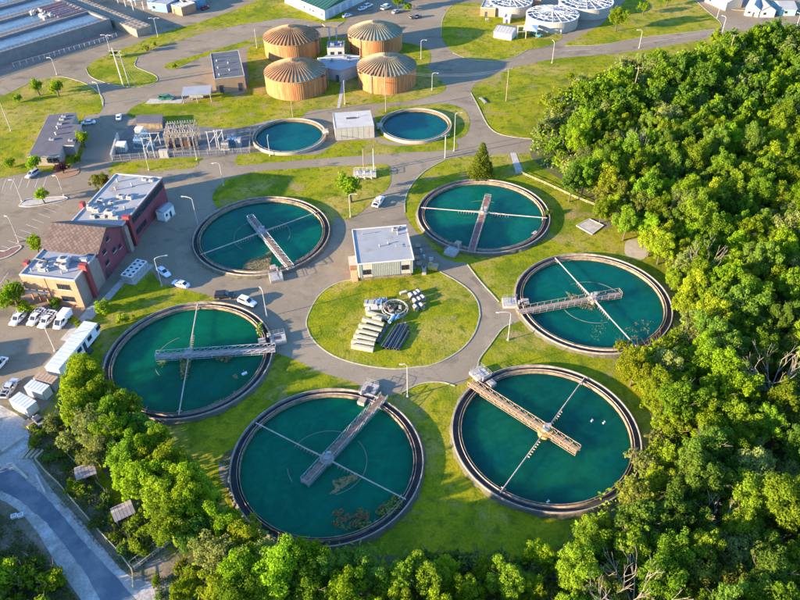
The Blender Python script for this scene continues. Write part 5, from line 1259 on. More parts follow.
car('pickup', P_white, 'white work truck parked at the kerb right of the small tree behind the square building', 'pickup truck', (374, 210), (383, 197.5))

# long white trailer, boxes, kiosk
def box_thing(name, lab, cat, fl, fr, br, z, build):
    loc, rz, W, D = frame(fl, fr, br, z); t = thing(name, lab, cat, loc, rz); build(t, W, abs(D)); return t
trail_roof = mat('trailer_roof', (.50, .52, .56), .6, (.44, .45, .48), .5)
def bt(t, W, D):
    b = MB().box(0, W, 0, D, .7, 3.5); b.build('body', white_paint, t); ro = MB().box(-.08, W + .08, -.08, D + .08, 3.503, 3.62).build('roof', trail_roof, t)
    for k in range(1, 13): MB().box(.0, W, D * k / 13 - .04, D * k / 13 + .04, 3.623, 3.66).build('roof_rib', trail_roof, ro)
    for y in (2.5, 6.5, 10.5, 14): window(t, 'r', y, 1.9, 1.5, 1.0, W=W)
    door(t, 'r', 8.6, 1.0, 2.9, W); MB().box(.2, W - .2, .3, D - .3, .35, .695).build('chassis', dark_steel, t)
    for s_ in (0.05, W - .3):
        for y in (3.4, 4.6, D - 3): MB().tube((s_, y, .42), (s_ + .25, y, .42), .42, 12).build('tyre', tyre_m, t)
    MB().box(W + .08, W + 1.2, 8.4, 9.8, 0, .7).build('step', dark_steel, t)
box_thing('office_trailer', 'long white trailer with side windows at the edge of the lower left car park', 'trailer', (45, 367), (58.5, 369.5), (90, 322.5), 3.5, bt)
def container(t, W, D, rm=None, bm=None):
    b = MB(); n = 24; pts = []
    b.box(.05, W - .05, .05, D - .05, .15, 2.55); b.build('body', bm or white_paint, t)
    r_ = MB()
    for k in range(int(W / .3)): x = .15 + k * .3; r_.box(x, x + .14, -.02, .047, .2, 2.5)
    for k in range(int(D / .3)): y = .15 + k * .3; r_.box(W - .047, W + .02, y, y + .14, .2, 2.5)
    r_.build('corrugation', bm or white_paint, t, kind='stuff')
    for x in (0, W - .16):
        for y in (0, D - .16): MB().box(x, x + .16, y, y + .16, 0, 2.6).build('corner_post', galv, t)
    ro = MB().box(-.02, W + .02, -.02, D + .02, 2.603, 2.68).build('roof', rm or trail_roof, t)
    for k in range(1, 6): MB().box(W * k / 6 - .03, W * k / 6 + .03, .05, D - .05, 2.682, 2.71).build('roof_rib', rm or trail_roof, ro)
    dd = MB().box(W * .1, W * .5, -.08, -.03, .2, 2.45).build('door', bm or white_paint, t); MB().tube((W * .42, -.1, .4), (W * .42, -.1, 2.3), .03, 5).build('lock_bar', galv, dd)
box_thing('storage_container', 'white storage container in front, nearest to the blue-grey gravel yard at left', 'container', (9, 400), (26, 409.5), (38.5, 402.5), 2.6, container)
box_thing('storage_container', 'white storage container just behind the front one, its back against a tan roofed box', 'container', (24, 387), (42, 393), (51, 386), 2.6, container)
tanr = mat('tan_panel_roof', (.38, .26, .17), .85, (.3, .2, .13), 1.0)
box_thing('storage_box', 'tan roofed storage box between the white container and the long trailer', 'storage box', (33, 378.5), (52, 384), (57, 377), 2.5, lambda t, W, D: container(t, W, D, tanr, mat('dull_white', (.42, .40, .37), .7)))
def kiosk(t, W, D):
    MB().box(0, W, 0, D, .2, 3.0).build('body', white_paint, t)
    b = MB(); o = .15; b.add([(-o, -o, 3.0), (W + o, -o, 3.0), (W + o, D + o, 3.0), (-o, D + o, 3.0), (W / 2, -o, 3.6), (W / 2, D + o, 3.6)], [(0, 1, 4), (1, 2, 5, 4), (2, 3, 5), (3, 0, 4, 5), (3, 2, 1, 0)]); b.build('roof', roof_clean, t)
    door(t, 'r', 2.2, .8, 2.0, W); window(t, 'r', .6, 1.4, .7, .7, W=W); MB().box(-.2, W + .2, -.2, D + .2, 0, .19).build('slab', concrete, t)
box_thing('white_kiosk', 'white cabin standing against the red side wall of the office', 'cabin', (155.5, 211), (163.5, 213), (171, 204.5), 3.0, kiosk)
# rack of bins beside the office
p0 = G(122, 281); p1 = G(133, 283.5); p2 = G(145, 266)
d = p1 - p0; rz = math.atan2(d.y, d.x); W = d.length; D = abs((p2 - p1).dot(Vector((-d.y, d.x, 0)).normalized()))
t = thing('cooling_unit', 'white cooling unit of ten framed bays in two rows by the office lawn', 'cooling unit', (p0.x, p0.y, 0), rz)
MB().box(-.5, W + .9, -.5, D + 1, 0, .2).build('slab', concrete, t)
MB().box(.05, W - .05, .05, D - .05, .2, 1.75).build('casing', galv, t)
for i in range(2):
    for j in range(5):
        x0, x1, y0, y1_ = W * i / 2 + .1, W * (i + 1) / 2 - .1, D * j / 5 + .1, D * (j + 1) / 5 - .1
        f = MB(); f.box(x0, x1, y0, y0 + .2, 1.753, 2.0); f.box(x0, x1, y1_ - .2, y1_, 1.753, 2.0); f.box(x0, x0 + .2, y0 + .2, y1_ - .2, 1.753, 2.0); f.box(x1 - .2, x1, y0 + .2, y1_ - .2, 1.753, 2.0)
        fo_ = f.build('bay_frame', white_paint, t); MB().cyl((x0 + x1) / 2, (y0 + y1_) / 2, 1.755, 1.85, .45, 12).build('fan', dark_steel, fo_)

# ================================================================ STORED MATERIAL ON THE ROUND LAWN
slab_m = mat('beige_slab', (.44, .37, .24), .85, (.36, .29, .18), 1.0, rand=.08)
def bar(u0, v0, u1, v1, name, lab, cat, prof, m, z=0.0, group=None, part='body', extra=None):
    a, b = G(u0, v0), G(u1, v1); d = b - a; t = thing(name, lab, cat, (a.x, a.y, z), math.atan2(d.y, d.x), group); o = prof(d.length).build(part, m, t)
    if extra: extra(t, d.length)
    return t
def half_beam(L):
    b = MB(); vs = []; pr = [(-.62, .02), (-.62, .55), (-.35, .95), (.35, .95), (.62, .55), (.62, .02), (.42, .02), (.36, .5), (-.36, .5), (-.42, .02)]
    n = len(pr); vs = [(0, y, z) for y, z in pr] + [(L, y, z) for y, z in pr]
    b.add(vs, [(i, (i + 1) % n, n + (i + 1) % n, n + i)[::-1] for i in range(n)]); b.add([(0, y, z) for y, z in pr[:6]], [(0, 1, 2, 3, 4, 5)]); b.add([(L, y, z) for y, z in pr[:6]], [(5, 4, 3, 2, 1, 0)])
    return b
def lugs(t, L):
    for x in (.6, L - .6): MB().path([(x - .12, 0, .95), (x - .1, 0, 1.1), (x + .1, 0, 1.1), (x + .12, 0, .95)], .03, 4).build('lifting_lug', dark_steel, t)
ordn = ['lowest', 'second lowest', 'third from below', 'fourth from below', 'fifth from below', 'sixth from below']
for i, (a, b) in enumerate([((352, 347), (373.5, 351)), ((352, 342.5), (374.5, 346)), ((354.5, 337), (376, 342)), ((357, 332), (378.5, 337)), ((359.5, 326.5), (382, 332)), ((363, 320.5), (384, 326.5))]):
    bar(*a, *b, 'concrete_beam', 'beige concrete trough %s in the stepped stack on the round lawn' % ordn[i], 'concrete beam', half_beam, slab_m, group='beige concrete troughs on the round lawn', extra=lugs)
bar(367, 314, 389, 320, 'concrete_beam', 'long beige concrete trough lying above the stepped stack on the round lawn', 'concrete beam', half_beam, slab_m, group='beige concrete troughs on the round lawn', extra=lugs)
bar(373, 319.6, 382, 322, 'concrete_beam', 'short pale concrete trough lying on top of the stepped stack on the round lawn', 'concrete beam', half_beam, slab_m, z=.3, group='beige concrete troughs on the round lawn', extra=lugs)
bar(400, 294.5, 407, 292.5, 'concrete_block', 'single beige block lying above the round coil frame on the round lawn', 'block', lambda L: MB().box(0, L, -.4, .4, 0, .5), slab_m, extra=lambda t, L: MB().box(.1, L - .1, -.3, .3, .503, .6).build('cap', pale_concrete, t))
def pipe(r, fl=True):
    def f(L):
        b = MB(); b.lathe([(r, 0), (r, L), (r * .8, L), (r * .8, 0)], 14, close=True); b.v = [(z, x, y + r) for x, y, z in b.v]; return b
    return f
def flange(r):
    def f(t, L):
        for x in (0.0, L - .12):
            b = MB(); b.lathe([(r * 1.2, 0), (r * 1.2, .12), (r * .98, .12), (r * .98, 0)], 14, close=True); b.v = [(z + x, xx, y + r) for xx, y, z in b.v]; b.build('flange', dark_steel if r > .25 else galv, t)
    return f
black_pipe = mat('black_pipe', (.022, .03, .04), .45, (.04, .05, .06), 1.0); bluep = mat('pale_blue_pipe', (.30, .46, .55), .5); greyp = mat('grey_pipe', (.35, .35, .34), .5, (.25, .22, .2), 1.2)
pl = [((377.5, 344), (391, 322), black_pipe, .35), ((381, 347), (395, 325), greyp, .16), ((384, 349), (399, 326), black_pipe, .38), ((388, 350), (403, 325), black_pipe, .38), ((391.5, 349), (406, 323), greyp, .16), ((395, 350), (407.5, 327), black_pipe, .35), ((386, 322.5), (393, 314), black_pipe, .4), ((398, 351), (409, 333), black_pipe, .34)]
nm = ['leftmost black pipe', 'thin grey pipe second from left', 'third pipe from left, black', 'fourth pipe from left, black', 'thin grey pipe fifth from left', 'sixth pipe from left, black', 'short black pipe at the upper left end', 'rightmost black pipe']
for i, (a, b, m_, r) in enumerate(pl): bar(*a, *b, 'pipe', nm[i] + ' of the bundle right of the beige troughs', 'pipe', pipe(r), m_, group='pipes lying on the round lawn', extra=flange(r))
bar(389.5, 325.5, 394.5, 318.5, 'pipe', 'pale blue pipe on top of the black pipes on the round lawn, left one', 'pipe', pipe(.4), bluep, z=.7, group='pipes lying on the round lawn', extra=flange(.4))
bar(395, 323, 399, 317.5, 'pipe', 'pale blue pipe on top of the black pipes on the round lawn, right one', 'pipe', pipe(.3), bluep, z=.7, group='pipes lying on the round lawn', extra=flange(.3))
for i, (u, v) in enumerate(((411, 297.5), (415.5, 296), (418.5, 294), (415, 303), (419, 301.5), (423, 299.5), (415.5, 309), (421.5, 307.5))):
    bar(u - 1.4, v - 2, u + 1.6, v + 1.6, 'pipe_stub', 'short pale concrete cylinder, number %s of the loose group right of the coil frame' % ['upper left', 'upper middle', 'uppermost', 'middle left', 'centre', 'rightmost', 'lower left', 'lower right'][i], 'pipe stub', pipe(.55), pale_concrete, group='short pale cylinders on the round lawn', extra=lambda t, L: flange(.55)(t, L))
for o in list(C.objects):
    if o.get('category') == 'pipe stub': o['label'] = o['label'].replace('number ', '')
# coil frame and crates
p = G(395, 311); t = thing('coil_frame', 'round steel coil frame with rusty gear inside on the round lawn', 'steel frame', (p.x, p.y, 0), 0)
for k, (r, z) in enumerate(((3.0, .25), (3.1, .8), (2.7, 1.3), (1.5, .5))):
    b = MB(); b.lathe([(r - .1, z - .1), (r + .1, z - .1), (r + .1, z + .1), (r - .1, z + .1)], 40, close=True); b.build('hoop', greyp, t)
for k in range(10):
    a = 2 * PI * k / 10; MB().tube((3.0 * math.cos(a), 3.0 * math.sin(a), 0), (2.7 * math.cos(a), 2.7 * math.sin(a), 1.3), .07, 5).build('strut', greyp, t)
for k, (x, y, s_, m_) in enumerate(((-.8, -.6, 1.2, rust_m), (.5, -1.0, 1.0, tanr), (-.1, .8, 1.4, dark_steel), (1.2, .5, .9, greyp), (-1.4, .7, .8, tanr))): MB().obox((x, y, .02), (s_, s_ * .7, .7 + .1 * k), k * .5).build('gear_box', m_, t)
for i, (u, v, sx, sy, h, m_) in enumerate(((371, 305, 3.2, 1.6, 1.0, greyp), (378, 304, 1.8, 1.5, .9, bluep), (383, 301, 2.0, 1.4, .6, galv), (374, 310, 4.0, 1.2, .7, pale_concrete), (384, 308, 1.4, 1.4, 1.0, rust_m))):
    p = G(u, v); t = thing('crate', ['long grey crate at the upper left end of the stored material on the round lawn', 'pale blue crate beside the long grey crate on the round lawn', 'flat grey crate touching the top of the coil frame', 'low pale slab crate above the long beige trough', 'rusty crate at the left side of the coil frame'][i], 'crate', (p.x, p.y, 0), .1 * i - .15)
    MB().box(-sx / 2, sx / 2, -sy / 2, sy / 2, .12, h).build('box', m_, t)
    for x in (-sx / 2 + .1, 0, sx / 2 - .1): MB().box(x - .08, x + .08, -sy / 2 - .03, sy / 2 + .03, 0, .118).build('skid', wood_pale, t)
    for x in (-sx / 4, sx / 4): MB().box(x - .05, x + .05, -sy / 2 - .03, sy / 2 + .03, h + .003, h + .05).build('strap', dark_steel, t)
# odds and ends in the shade right of the square building
yel = mat('yellow_plastic', (.50, .36, .06), .6, (.45, .3, .08), 1.5)
odd = [(418, 247, 'pallet stack', 'pallet_stack', 'grey pallet stack in the shade beside the square building, farthest back', 0), (421, 252, 'drum', 'drum', 'pale drum in the shade right of the square building, rearmost of two', 1), (417, 259, 'pallet stack', 'pallet_stack', 'low pallet stack in the shade right of the front corner of the square building', 0),
       (424, 258, 'drum', 'drum', 'blue-grey drum in the shade right of the square building, nearest the front', 1), (431, 260, 'crate', 'small_crate', 'small white crate on the dark asphalt beside the square building', 2), (419, 265, 'pallet stack', 'pallet_stack', 'pallet stack in front of the shaded side of the square building', 0)]
for u, v, cat, nm_, lab, k in odd:
    p = G(u, v); t = thing(nm_, lab, cat, (p.x, p.y, 0), rnd.uniform(-.5, .5))
    if k == 0:
        for j in range(3):
            for i in range(5): MB().box(-.6, .6, -.6 + i * .27, -.42 + i * .27, .2 * j + .12, .2 * j + .15).build('board', wood_pale, t)
            for i in range(3): MB().box(-.6 + .54 * i, -.48 + .54 * i, -.6, .66, .2 * j, .2 * j + .118).build('bearer', wood_pale, t)
    elif k == 1:
        MB().cyl(0, 0, 0, .9, .32, 14).build('barrel', bluep, t); MB().ring(.3, .35, .86, .94, 14).build('rim', galv, t)
    else:
        MB().box(-.5, .5, -.35, .35, 0, .6).build('box', white_paint, t); MB().box(-.55, .55, -.4, .4, .603, .68).build('lid', galv, t)
p = G(433, 269.5); t = thing('yellow_hopper', 'yellow hopper box on the grass edge right of the square building', 'hopper', (p.x, p.y, 0), -.2)
MB().obox((0, 0, .3), (2.2, 1.5, 1.1), taper=1.15).build('bin', yel, t); MB().box(-1.0, -.3, .3, .9, 1.2, 1.75).build('motor', yel, t)
for x in (-.9, .9): MB().box(x - .1, x + .1, -.7, .7, 0, .3).build('skid', dark_steel, t)
MB().box(-1.1, 1.1, -.7, .7, 1.405, 1.43).build('opening', tanr, t)
p = G(424, 273); t = thing('grey_generator', 'upright grey cylinder machine between the square building and the yellow hopper', 'machine', (p.x, p.y, 0), 0)
MB().cyl(0, 0, .2, 1.9, .55, 16).build('vessel', galv, t); MB().cyl(0, 0, 1.9, 2.2, .3, 12).build('cap', dark_steel, t); MB().obox((0, -.7, 0), (1.0, .6, .8)).build('control_box', greyp, t)
# equipment pad behind the small tree
p = G(365, 176); t = thing('valve_platform', 'grey railed valve platform with pipes behind the small tree', 'platform', (p.x, p.y, 0), .03)
MB().box(-3.4, 3.4, -1.6, 1.8, 0, 1.0).build('slab', concrete, t)
b = MB()
for (x0, y0_, x1, y1_) in ((-3.3, -1.5, 3.3, -1.5), (3.3, -1.5, 3.3, 1.7), (3.3, 1.7, -3.3, 1.7), (-3.3, 1.7, -3.3, -1.5)):
    for h in (1.5, 2.0): b.tube((x0, y0_, h), (x1, y1_, h), .05, 4)
    for k in range(5): x, y = x0 + (x1 - x0) * k / 5, y0_ + (y1_ - y0_) * k / 5; b.tube((x, y, 1), (x, y, 2), .05, 4)
b.build('railing', white_steel, t)
for x in (-2, 0, 2): MB().cyl(x, 0, 1, 1.9, .35, 10).build('valve', greyp, t)
for k, x in enumerate((-2, 0, 2)): MB().tube((x, -.2, .6), (x, -2.4, .3), .2, 8).build('outlet_pipe', rust_m, t)

# ================================================================ SUBSTATION
sub_g = MB().sheet([G(*p) for p in ((112, 160), (121, 135), (138, 118), (164, 118), (168, 127), (205, 127), (250, 130), (249, 154), (200, 157))], .064)
struct('substation_yard', sub_g, mat('yard_gravel', (.15, .14, .13), .95, (.10, .095, .09), .4, fine=.3))
q = [G(*p) for p in ((137, 124), (164, 122), (162, 133), (143, 135))]
t = thing('substation_slab', 'flat grey roofed cabin at the back of the substation', 'cabin', (q[0].x, q[0].y, 0), 0)
lq = [(a.x - q[0].x, a.y - q[0].y) for a in (G(138, 129, 0), G(163, 129, 0), G(164, 120, 0), G(137, 121, 0))]
MB().prism(lq, 0, 2.0).build('wall', tank_concrete, t); MB().prism([(x * 1.01, y * 1.01) for x, y in lq], 2.003, 2.2).build('roof', MATS['slate_roof'], t)
insu = mat('insulator_brown', (.12, .07, .05), .3)
def transformer(u, v, lab, s_=1.0, m_=None, rz=0.0):
    p = G(u, v); t = thing('transformer', lab, 'transformer', (p.x, p.y, 0), rz); m_ = m_ or mat('transformer_blue', (.16, .28, .38), .5, (.12, .2, .28), 1.0)
    MB().box(-1.6 * s_, 1.6 * s_, -1.1 * s_, 1.1 * s_, 0, .35).build('plinth', concrete, t); MB().box(-1.3 * s_, 1.3 * s_, -.8 * s_, .8 * s_, .353, 2.6 * s_).build('tank_body', m_, t)
    for k in range(7):
        x = (-1.15 + k * .38) * s_
        for y in (-1.1, 1.1): MB().box(x - .07, x + .07, min(y * .74, y) * s_, max(y * .74, y) * s_, .6, 2.2 * s_).build('radiator_fin', m_, t)
    for x in (-.8, 0, .8): MB().cyl(x * s_, 0, 2.6 * s_, 3.5 * s_, .13, 8, .07).build('bushing', insu, t)
    MB().tube((-1.0 * s_, .45, 3.1 * s_), (1.0 * s_, .45, 3.1 * s_), .26, 10).build('oil_tank', m_, t); return t
transformer(141, 147, 'large blue transformer in the left half of the substation', 1.25)
transformer(152, 151, 'blue transformer in front of the large one in the substation', 1.0, rz=.3)
transformer(233, 145, 'blue transformer at the right end of the substation near the small basin', 1.1)
transformer(226, 149, 'pale grey transformer second from the right end of the substation', .9, galv)
transformer(146, 139, 'blue transformer behind the others in the left of the substation', 1.0)
def cabinet(u, v, lab, sx, sy, h, m_=None):
    p = G(u, v); t = thing('switch_cabinet', lab, 'cabinet', (p.x, p.y, 0), 0); m_ = m_ or white_paint
    MB().box(-sx / 2, sx / 2, -sy / 2, sy / 2, .15, h).build('casing', m_, t); MB().box(-sx / 2 - .08, sx / 2 + .08, -sy / 2 - .08, sy / 2 + .08, h + .003, h + .15).build('lid', m_, t)
    for k in range(2): MB().box(-sx / 2 + .1 + k * sx / 2, -.1 + k * sx / 2 + .0, -sy / 2 - .05, -sy / 2 - .003, .3, h - .15).build('door', galv, t)
    MB().box(-sx / 2 - .15, sx / 2 + .15, -sy / 2 - .15, sy / 2 + .15, 0, .148).build('plinth', concrete, t)
cabinet(141, 136.5, 'white cabinet standing highest in the left of the substation', 2.4, 2.0, 3.0); cabinet(123, 150.5, 'white cabinet at the left end of the substation by the concrete wall', 2.8, 2.2, 2.6)
cabinet(165, 157, 'pale cabinet behind the fence in the middle of the substation', 2.8, 1.2, 2.4, galv); cabinet(239, 146, 'grey cabinet at the far right end of the substation', 1.8, 1.6, 2.6, galv)
p0, p1, p2 = G(168, 151), G(198, 149), G(196, 138)
t = thing('switchgear_frame', 'brown lattice switchgear frame of four bays in the middle of the substation', 'switchgear', (p0.x, p0.y, 0), math.atan2((p1 - p0).y, (p1 - p0).x))
W = (p1 - p0).length; D = 7.0; H = 6.2; fm = mat('lattice_brown', (.27, .21, .15), .85, (.38, .32, .24), 1.2)
for i in range(5):
    for j in range(3):
        x, y = W * i / 4, D * j / 2; b = MB(); s_ = .22
        for dx, dy in ((-s_, -s_), (s_, -s_), (s_, s_), (-s_, s_)): b.tube((x + dx, y + dy, 0), (x + dx, y + dy, H), .055, 4)
        for k in range(6):
            z0, z1 = H * k / 6, H * (k + 1) / 6; e = 1 if k % 2 else -1; b.tube((x - s_ * e, y - s_, z0), (x + s_ * e, y - s_, z1), .04, 3); b.tube((x - s_, y - s_ * e, z0), (x - s_, y + s_ * e, z1), .04, 3)
        b.build('lattice_column', fm, t)
for j in range(3):
    for z in (H, H - 1.4):
        b = MB(); y = D * j / 2; b.tube((0, y - .2, z), (W, y - .2, z), .07, 4); b.tube((0, y + .2, z), (W, y + .2, z), .07, 4)
        for k in range(24): b.tube((W * k / 24, y - .2, z), (W * (k + 1) / 24, y + .2, z), .04, 3)
        bo = b.build('beam', fm, t)
        for k in range(12): MB().cyl(W * (k + .5) / 12, y, z, z + .7, .11, 6).build('insulator', mat('porcelain', (.4, .36, .32), .3), bo)
for i in range(5):
    b = MB()
    for z in (H, H - 1.4): b.tube((W * i / 4, 0, z), (W * i / 4, D, z), .08, 4)
    b.build('cross_beam', fm, t)
for k in range(9): MB().tube((W * (k + .5) / 9, 0, H + .6), (W * (k + .5) / 9, D, H + .6), .05, 4).build('busbar', galv, t)
for k in range(4):
    x = W * (k + .5) / 4; MB().obox((x, D * .4, 0), (1.8, 1.4, 2.0)).build('breaker', [insu, dark_steel][k % 2], t)
    MB().cyl(x - .4, D * .4, 2.0, 3.2, .12, 6).build('bushing', insu, t); MB().cyl(x + .4, D * .4, 2.0, 3.2, .12, 6).build('bushing', insu, t)
def hframe(u, v, w_, h, lab):
    p = G(u, v); t = thing('line_frame', lab, 'steel frame', (p.x, p.y, 0), .1)
    for x in (-w_ / 2, w_ / 2): MB().cyl(x, 0, 0, h, .14, 6).build('post', lamp_m, t)
    b = MB().tube((-w_ / 2 - .5, 0, h), (w_ / 2 + .5, 0, h), .12, 6).build('beam', lamp_m, t)
    for k in range(3): MB().cyl(-w_ / 2 + .3 + k * (w_ - .6) / 2, 0, h, h + .8, .09, 6).build('insulator', insu, b)
    MB().tube((-w_ / 2, 0, h * .35), (w_ / 2, 0, h * .9), .06, 5).build('brace', lamp_m, t)
hframe(215, 150, 3.0, 6.5, 'left of two pale line frames in the right part of the substation'); hframe(221, 147, 2.4, 6.0, 'right of two pale line frames in the right part of the substation'); hframe(151, 158, 2.6, 7.0, 'pale line frame at the fence in front of the blue transformers')
hframe(158, 150, 2.6, 6.0, 'pale line frame between the blue transformers and the brown switchgear')
# substation fence with chain link
def fence_line(px, h, lab, cat, name, post_m, step=2.4, mesh_m=None, rails=2, r=.05, panels=False):
    P = [G(*p) for p in px]; t = thing(name, lab, cat, (P[0].x, P[0].y, 0), 0); o = P[0]
    pts = []
    for a, b in zip(P, P[1:]):
        n = max(1, int((b - a).length / step)); pts += [a.lerp(b, k / n) for k in range(n)]
    pts.append(P[-1]); pts = [p - o for p in pts]
    pb = None
    for p in pts:
        if pb is None: pb = MB().cyl(0, 0, 0, h, r * 1.5, 6).build('post', post_m, t)
        else: inst(pb, 'post', t, (p.x, p.y, 0))
    for k in range(rails):
        z = h * (k + .7) / (rails + .0) if rails > 1 else h; z = min(z, h - .05)
        MB().path([(p.x, p.y, z) for p in pts], r, 4).build('rail', post_m, t)
    if mesh_m:
        b = MB()
        for a, c in zip(pts, pts[1:]):
            d = c - a; n = max(2, int(d.length / .35))
            for k in range(n):
                q = a.lerp(c, k / n); q2 = a.lerp(c, min(1, (k + 1.5) / n)); b.tube((q.x, q.y, .1), (q2.x, q2.y, h - .1), .018, 3, cap=False); b.tube((q2.x, q2.y, .1), (q.x, q.y, h - .1), .018, 3, cap=False)
        b.build('chain_link', mesh_m, t, kind='stuff')
    return t
fence_line([(112, 161), (150, 158), (200, 156), (250, 153), (251, 131)], 2.2, 'chain link fence with pale posts round the front of the substation', 'fence', 'chain_link_fence', mat('fence_grey', (.24, .235, .22), .6), 2.6, MATS['fence_grey'])
p0, p1 = G(112.5, 161), G(119, 139); d = p1 - p0
t = thing('concrete_wall', 'short slanting pale concrete wall at the left end of the substation', 'wall', (p0.x, p0.y, 0), math.atan2(d.y, d.x)); MB().box(0, d.length, -.2, .2, 0, 2.2).build('panel', pale_concrete, t); MB().box(-.05, d.length + .05, -.26, .26, 2.203, 2.32).build('coping', concrete, t)
fence_line([(14, 67), (40, 60), (70, 51.5), (100, 43), (117, 37)], 1.7, 'row of white fence posts along the road in front of the red gravel strip', 'fence', 'white_post_fence', white_steel, 2.1, None, 1, .055)
# white pipe gantry at the top
p0, p1 = G(104, -4), G(134, 12)
d = p1 - p0; t = thing('pipe_gantry', 'white pipe gantry on posts at the top edge beside the basins', 'gantry', (p0.x, p0.y, 0), math.atan2(d.y, d.x)); Lg = d.length
for k in range(5):
    x = Lg * k / 4
    for y in (0, 5): MB().cyl(x, y, 0, 4.6, .2, 8).build('post', white_steel, t)
    MB().tube((x, -.5, 4.6), (x, 5.5, 4.6), .18, 6).build('cross_beam', white_steel, t)
for y in (0, 1.6, 3.2, 5): MB().tube((-20, y, 4.9), (Lg + .5, y, 4.9), .22, 8).build('pipe', white_steel, t)
p = G(152, 8); t = thing('chemical_tank', 'white upright tank at the top edge between the gantry and the blue shed', 'tank', (p.x, p.y, 0), 0); MB().lathe([(1.7, 0), (1.7, 4.6), (1.0, 5.2), (.1, 5.3)], 24).build('shell', white_paint, t); MB().ring(1.7, 1.8, 2.2, 2.3, 24).build('hoop', galv, t)

# ================================================================ LOWER LEFT: FENCED PLOT
rail_m = mat('weathered_rail', (.40, .36, .22), .85, (.3, .27, .17), 1.0)
fence_line([(37, 462), (46, 473), (60, 486), (80, 510), (100, 533), (118, 552), (133, 572)], 1.3, 'long pale rail fence between the gravel track and the overgrown plot', 'fence', 'rail_fence', rail_m, 2.6, None, 2, .07)
fence_line([(59, 447), (84, 472)], 1.2, 'thin yellowish rail fence leading to the upper garden shelter', 'fence', 'rail_fence', rail_m, 2.4, None, 2, .05)
fence_line([(97, 484), (110, 497)], 1.2, 'thin rail fence between the two garden shelters', 'fence', 'rail_fence', rail_m, 2.4, None, 2, .05)
fence_line([(140, 535), (154, 547)], 1.2, 'short rail fence below the lower garden shelter', 'fence', 'rail_fence', rail_m, 2.4, None, 2, .05)
fence_line([(133, 573), (134, 588)], 1.0, 'stub of pale fence at the lower end of the long rail fence', 'fence', 'rail_fence', rail_m, 1.2, None, 2, .06)
p0, p1 = G(133, 568), G(174, 537); d = p1 - p0; Lg = d.length
t = thing('boardwalk', 'plank walkway with handrails closing off the lower end of the overgrown plot', 'boardwalk', (p0.x, p0.y, 0), math.atan2(d.y, d.x))
n = int(Lg / .42); first = None
for k in range(n):
    if first is None: first = MB().box(.02, .38, -.7, .7, .3, .36).build('plank', wood_pale, t)
    else: inst(first, 'plank', t, (.42 * k, 0, .0))
for y in (-.72, .72): MB().tube((0, y, 1.2), (Lg, y, 1.2), .06, 5).build('handrail', wood_pale, t)
for k in range(8):
    for y in (-.72, .72): MB().cyl(Lg * k / 7, y, 0, 1.25, .07, 6).build('post', wood_pale, t)
shing = mat('shelter_roof', (.33, .27, .25), .85, (.27, .22, .2), 1.5, rand=.12)
def shelter(u, v, lab, s_=1.0, rz=.5):
    p = G(u, v, 2.6); t = thing('garden_shelter', lab, 'shelter', (p.x, p.y, 0), rz); w_, d_ = 1.75 * s_, 1.5 * s_
    for x in (-w_ + .3, w_ - .3):
        for y in (-d_ + .3, d_ - .3): MB().cyl(x, y, 0, 2.5, .09, 6).build('post', wood_pale, t)
    b = MB(); b.add([(-w_, -d_, 2.35), (w_, -d_, 2.35), (w_, 0, 2.95), (-w_, 0, 2.95), (-w_, d_, 2.35), (w_, d_, 2.35)], [(0, 1, 2, 3), (3, 2, 5, 4)]); ro = b.build('roof', shing, t)
    for j in range(2):
        for k in range(6):
            x0 = -w_ + 2 * w_ * k / 6; y = [-d_ * 1.03, d_ * 1.03][j]; bb = MB(); bb.add([(x0 + .03, y, 2.36), (x0 + 2 * w_ / 6 - .03, y, 2.36), (x0 + 2 * w_ / 6 - .03, 0, 2.99), (x0 + .03, 0, 2.99), (x0 + .03, y, 2.42), (x0 + 2 * w_ / 6 - .03, y, 2.42), (x0 + 2 * w_ / 6 - .03, 0, 3.05), (x0 + .03, 0, 3.05)], [(4, 5, 6, 7), (0, 1, 5, 4), (1, 2, 6, 5), (3, 0, 4, 7), (0, 3, 2, 1)]); bb.build('roof_board', shing, ro)
    MB().box(-.8, .8, -.3, .3, .72, .78).build('table_top', wood_pale, t)
    for x in (-.6, .6): MB().box(x - .05, x + .05, -.25, .25, 0, .718).build('table_leg', wood_pale, t)
shelter(85, 470, 'upper of two little board roofed shelters in the overgrown plot', 1.05, .45); shelter(122.5, 510, 'lower of two little board roofed shelters in the overgrown plot', 1.05, .55)
p = G(29, 456); 
for k in range(4):
    a, b = (22 + 4.5 * k, 459 - .2 * k), (30 + 4.5 * k, 449 + .6 * k)
    bar(*a, *b, 'timber', 'pale timber lying beside the plot gate, %s of four from the left' % ['first', 'second', 'third', 'fourth'][k], 'timber', lambda L: MB().box(0, L, -.28, .28, .1, .35), wood_pale, group='pale timbers stacked by the overgrown plot', extra=lambda t, L: [MB().box(x, x + .15, -.32, .32, 0, .098).build('bearer', tanr, t) for x in (.3, L - .5)])
def barrier(a, b, lab):
    bar(*a, *b, 'road_barrier', lab, 'barrier', lambda L: MB().prism([(0, -.24), (L, -.24), (L, .24), (0, .24)], 0, .2), pale_concrete, part='foot', extra=lambda t, L: MB().box(.02, L - .02, -.12, .12, .202, .5).build('upper_wall', pale_concrete, t))
barrier((13, 465), (28, 479), 'white barrier across the head of the gravel track near the timbers'); barrier((37, 476), (46, 494), 'white barrier beside the gravel track below the long rail fence corner')
barrier((3, 452), (24, 438), 'long pale blue-grey barrier lying in the gravel yard at the left edge')
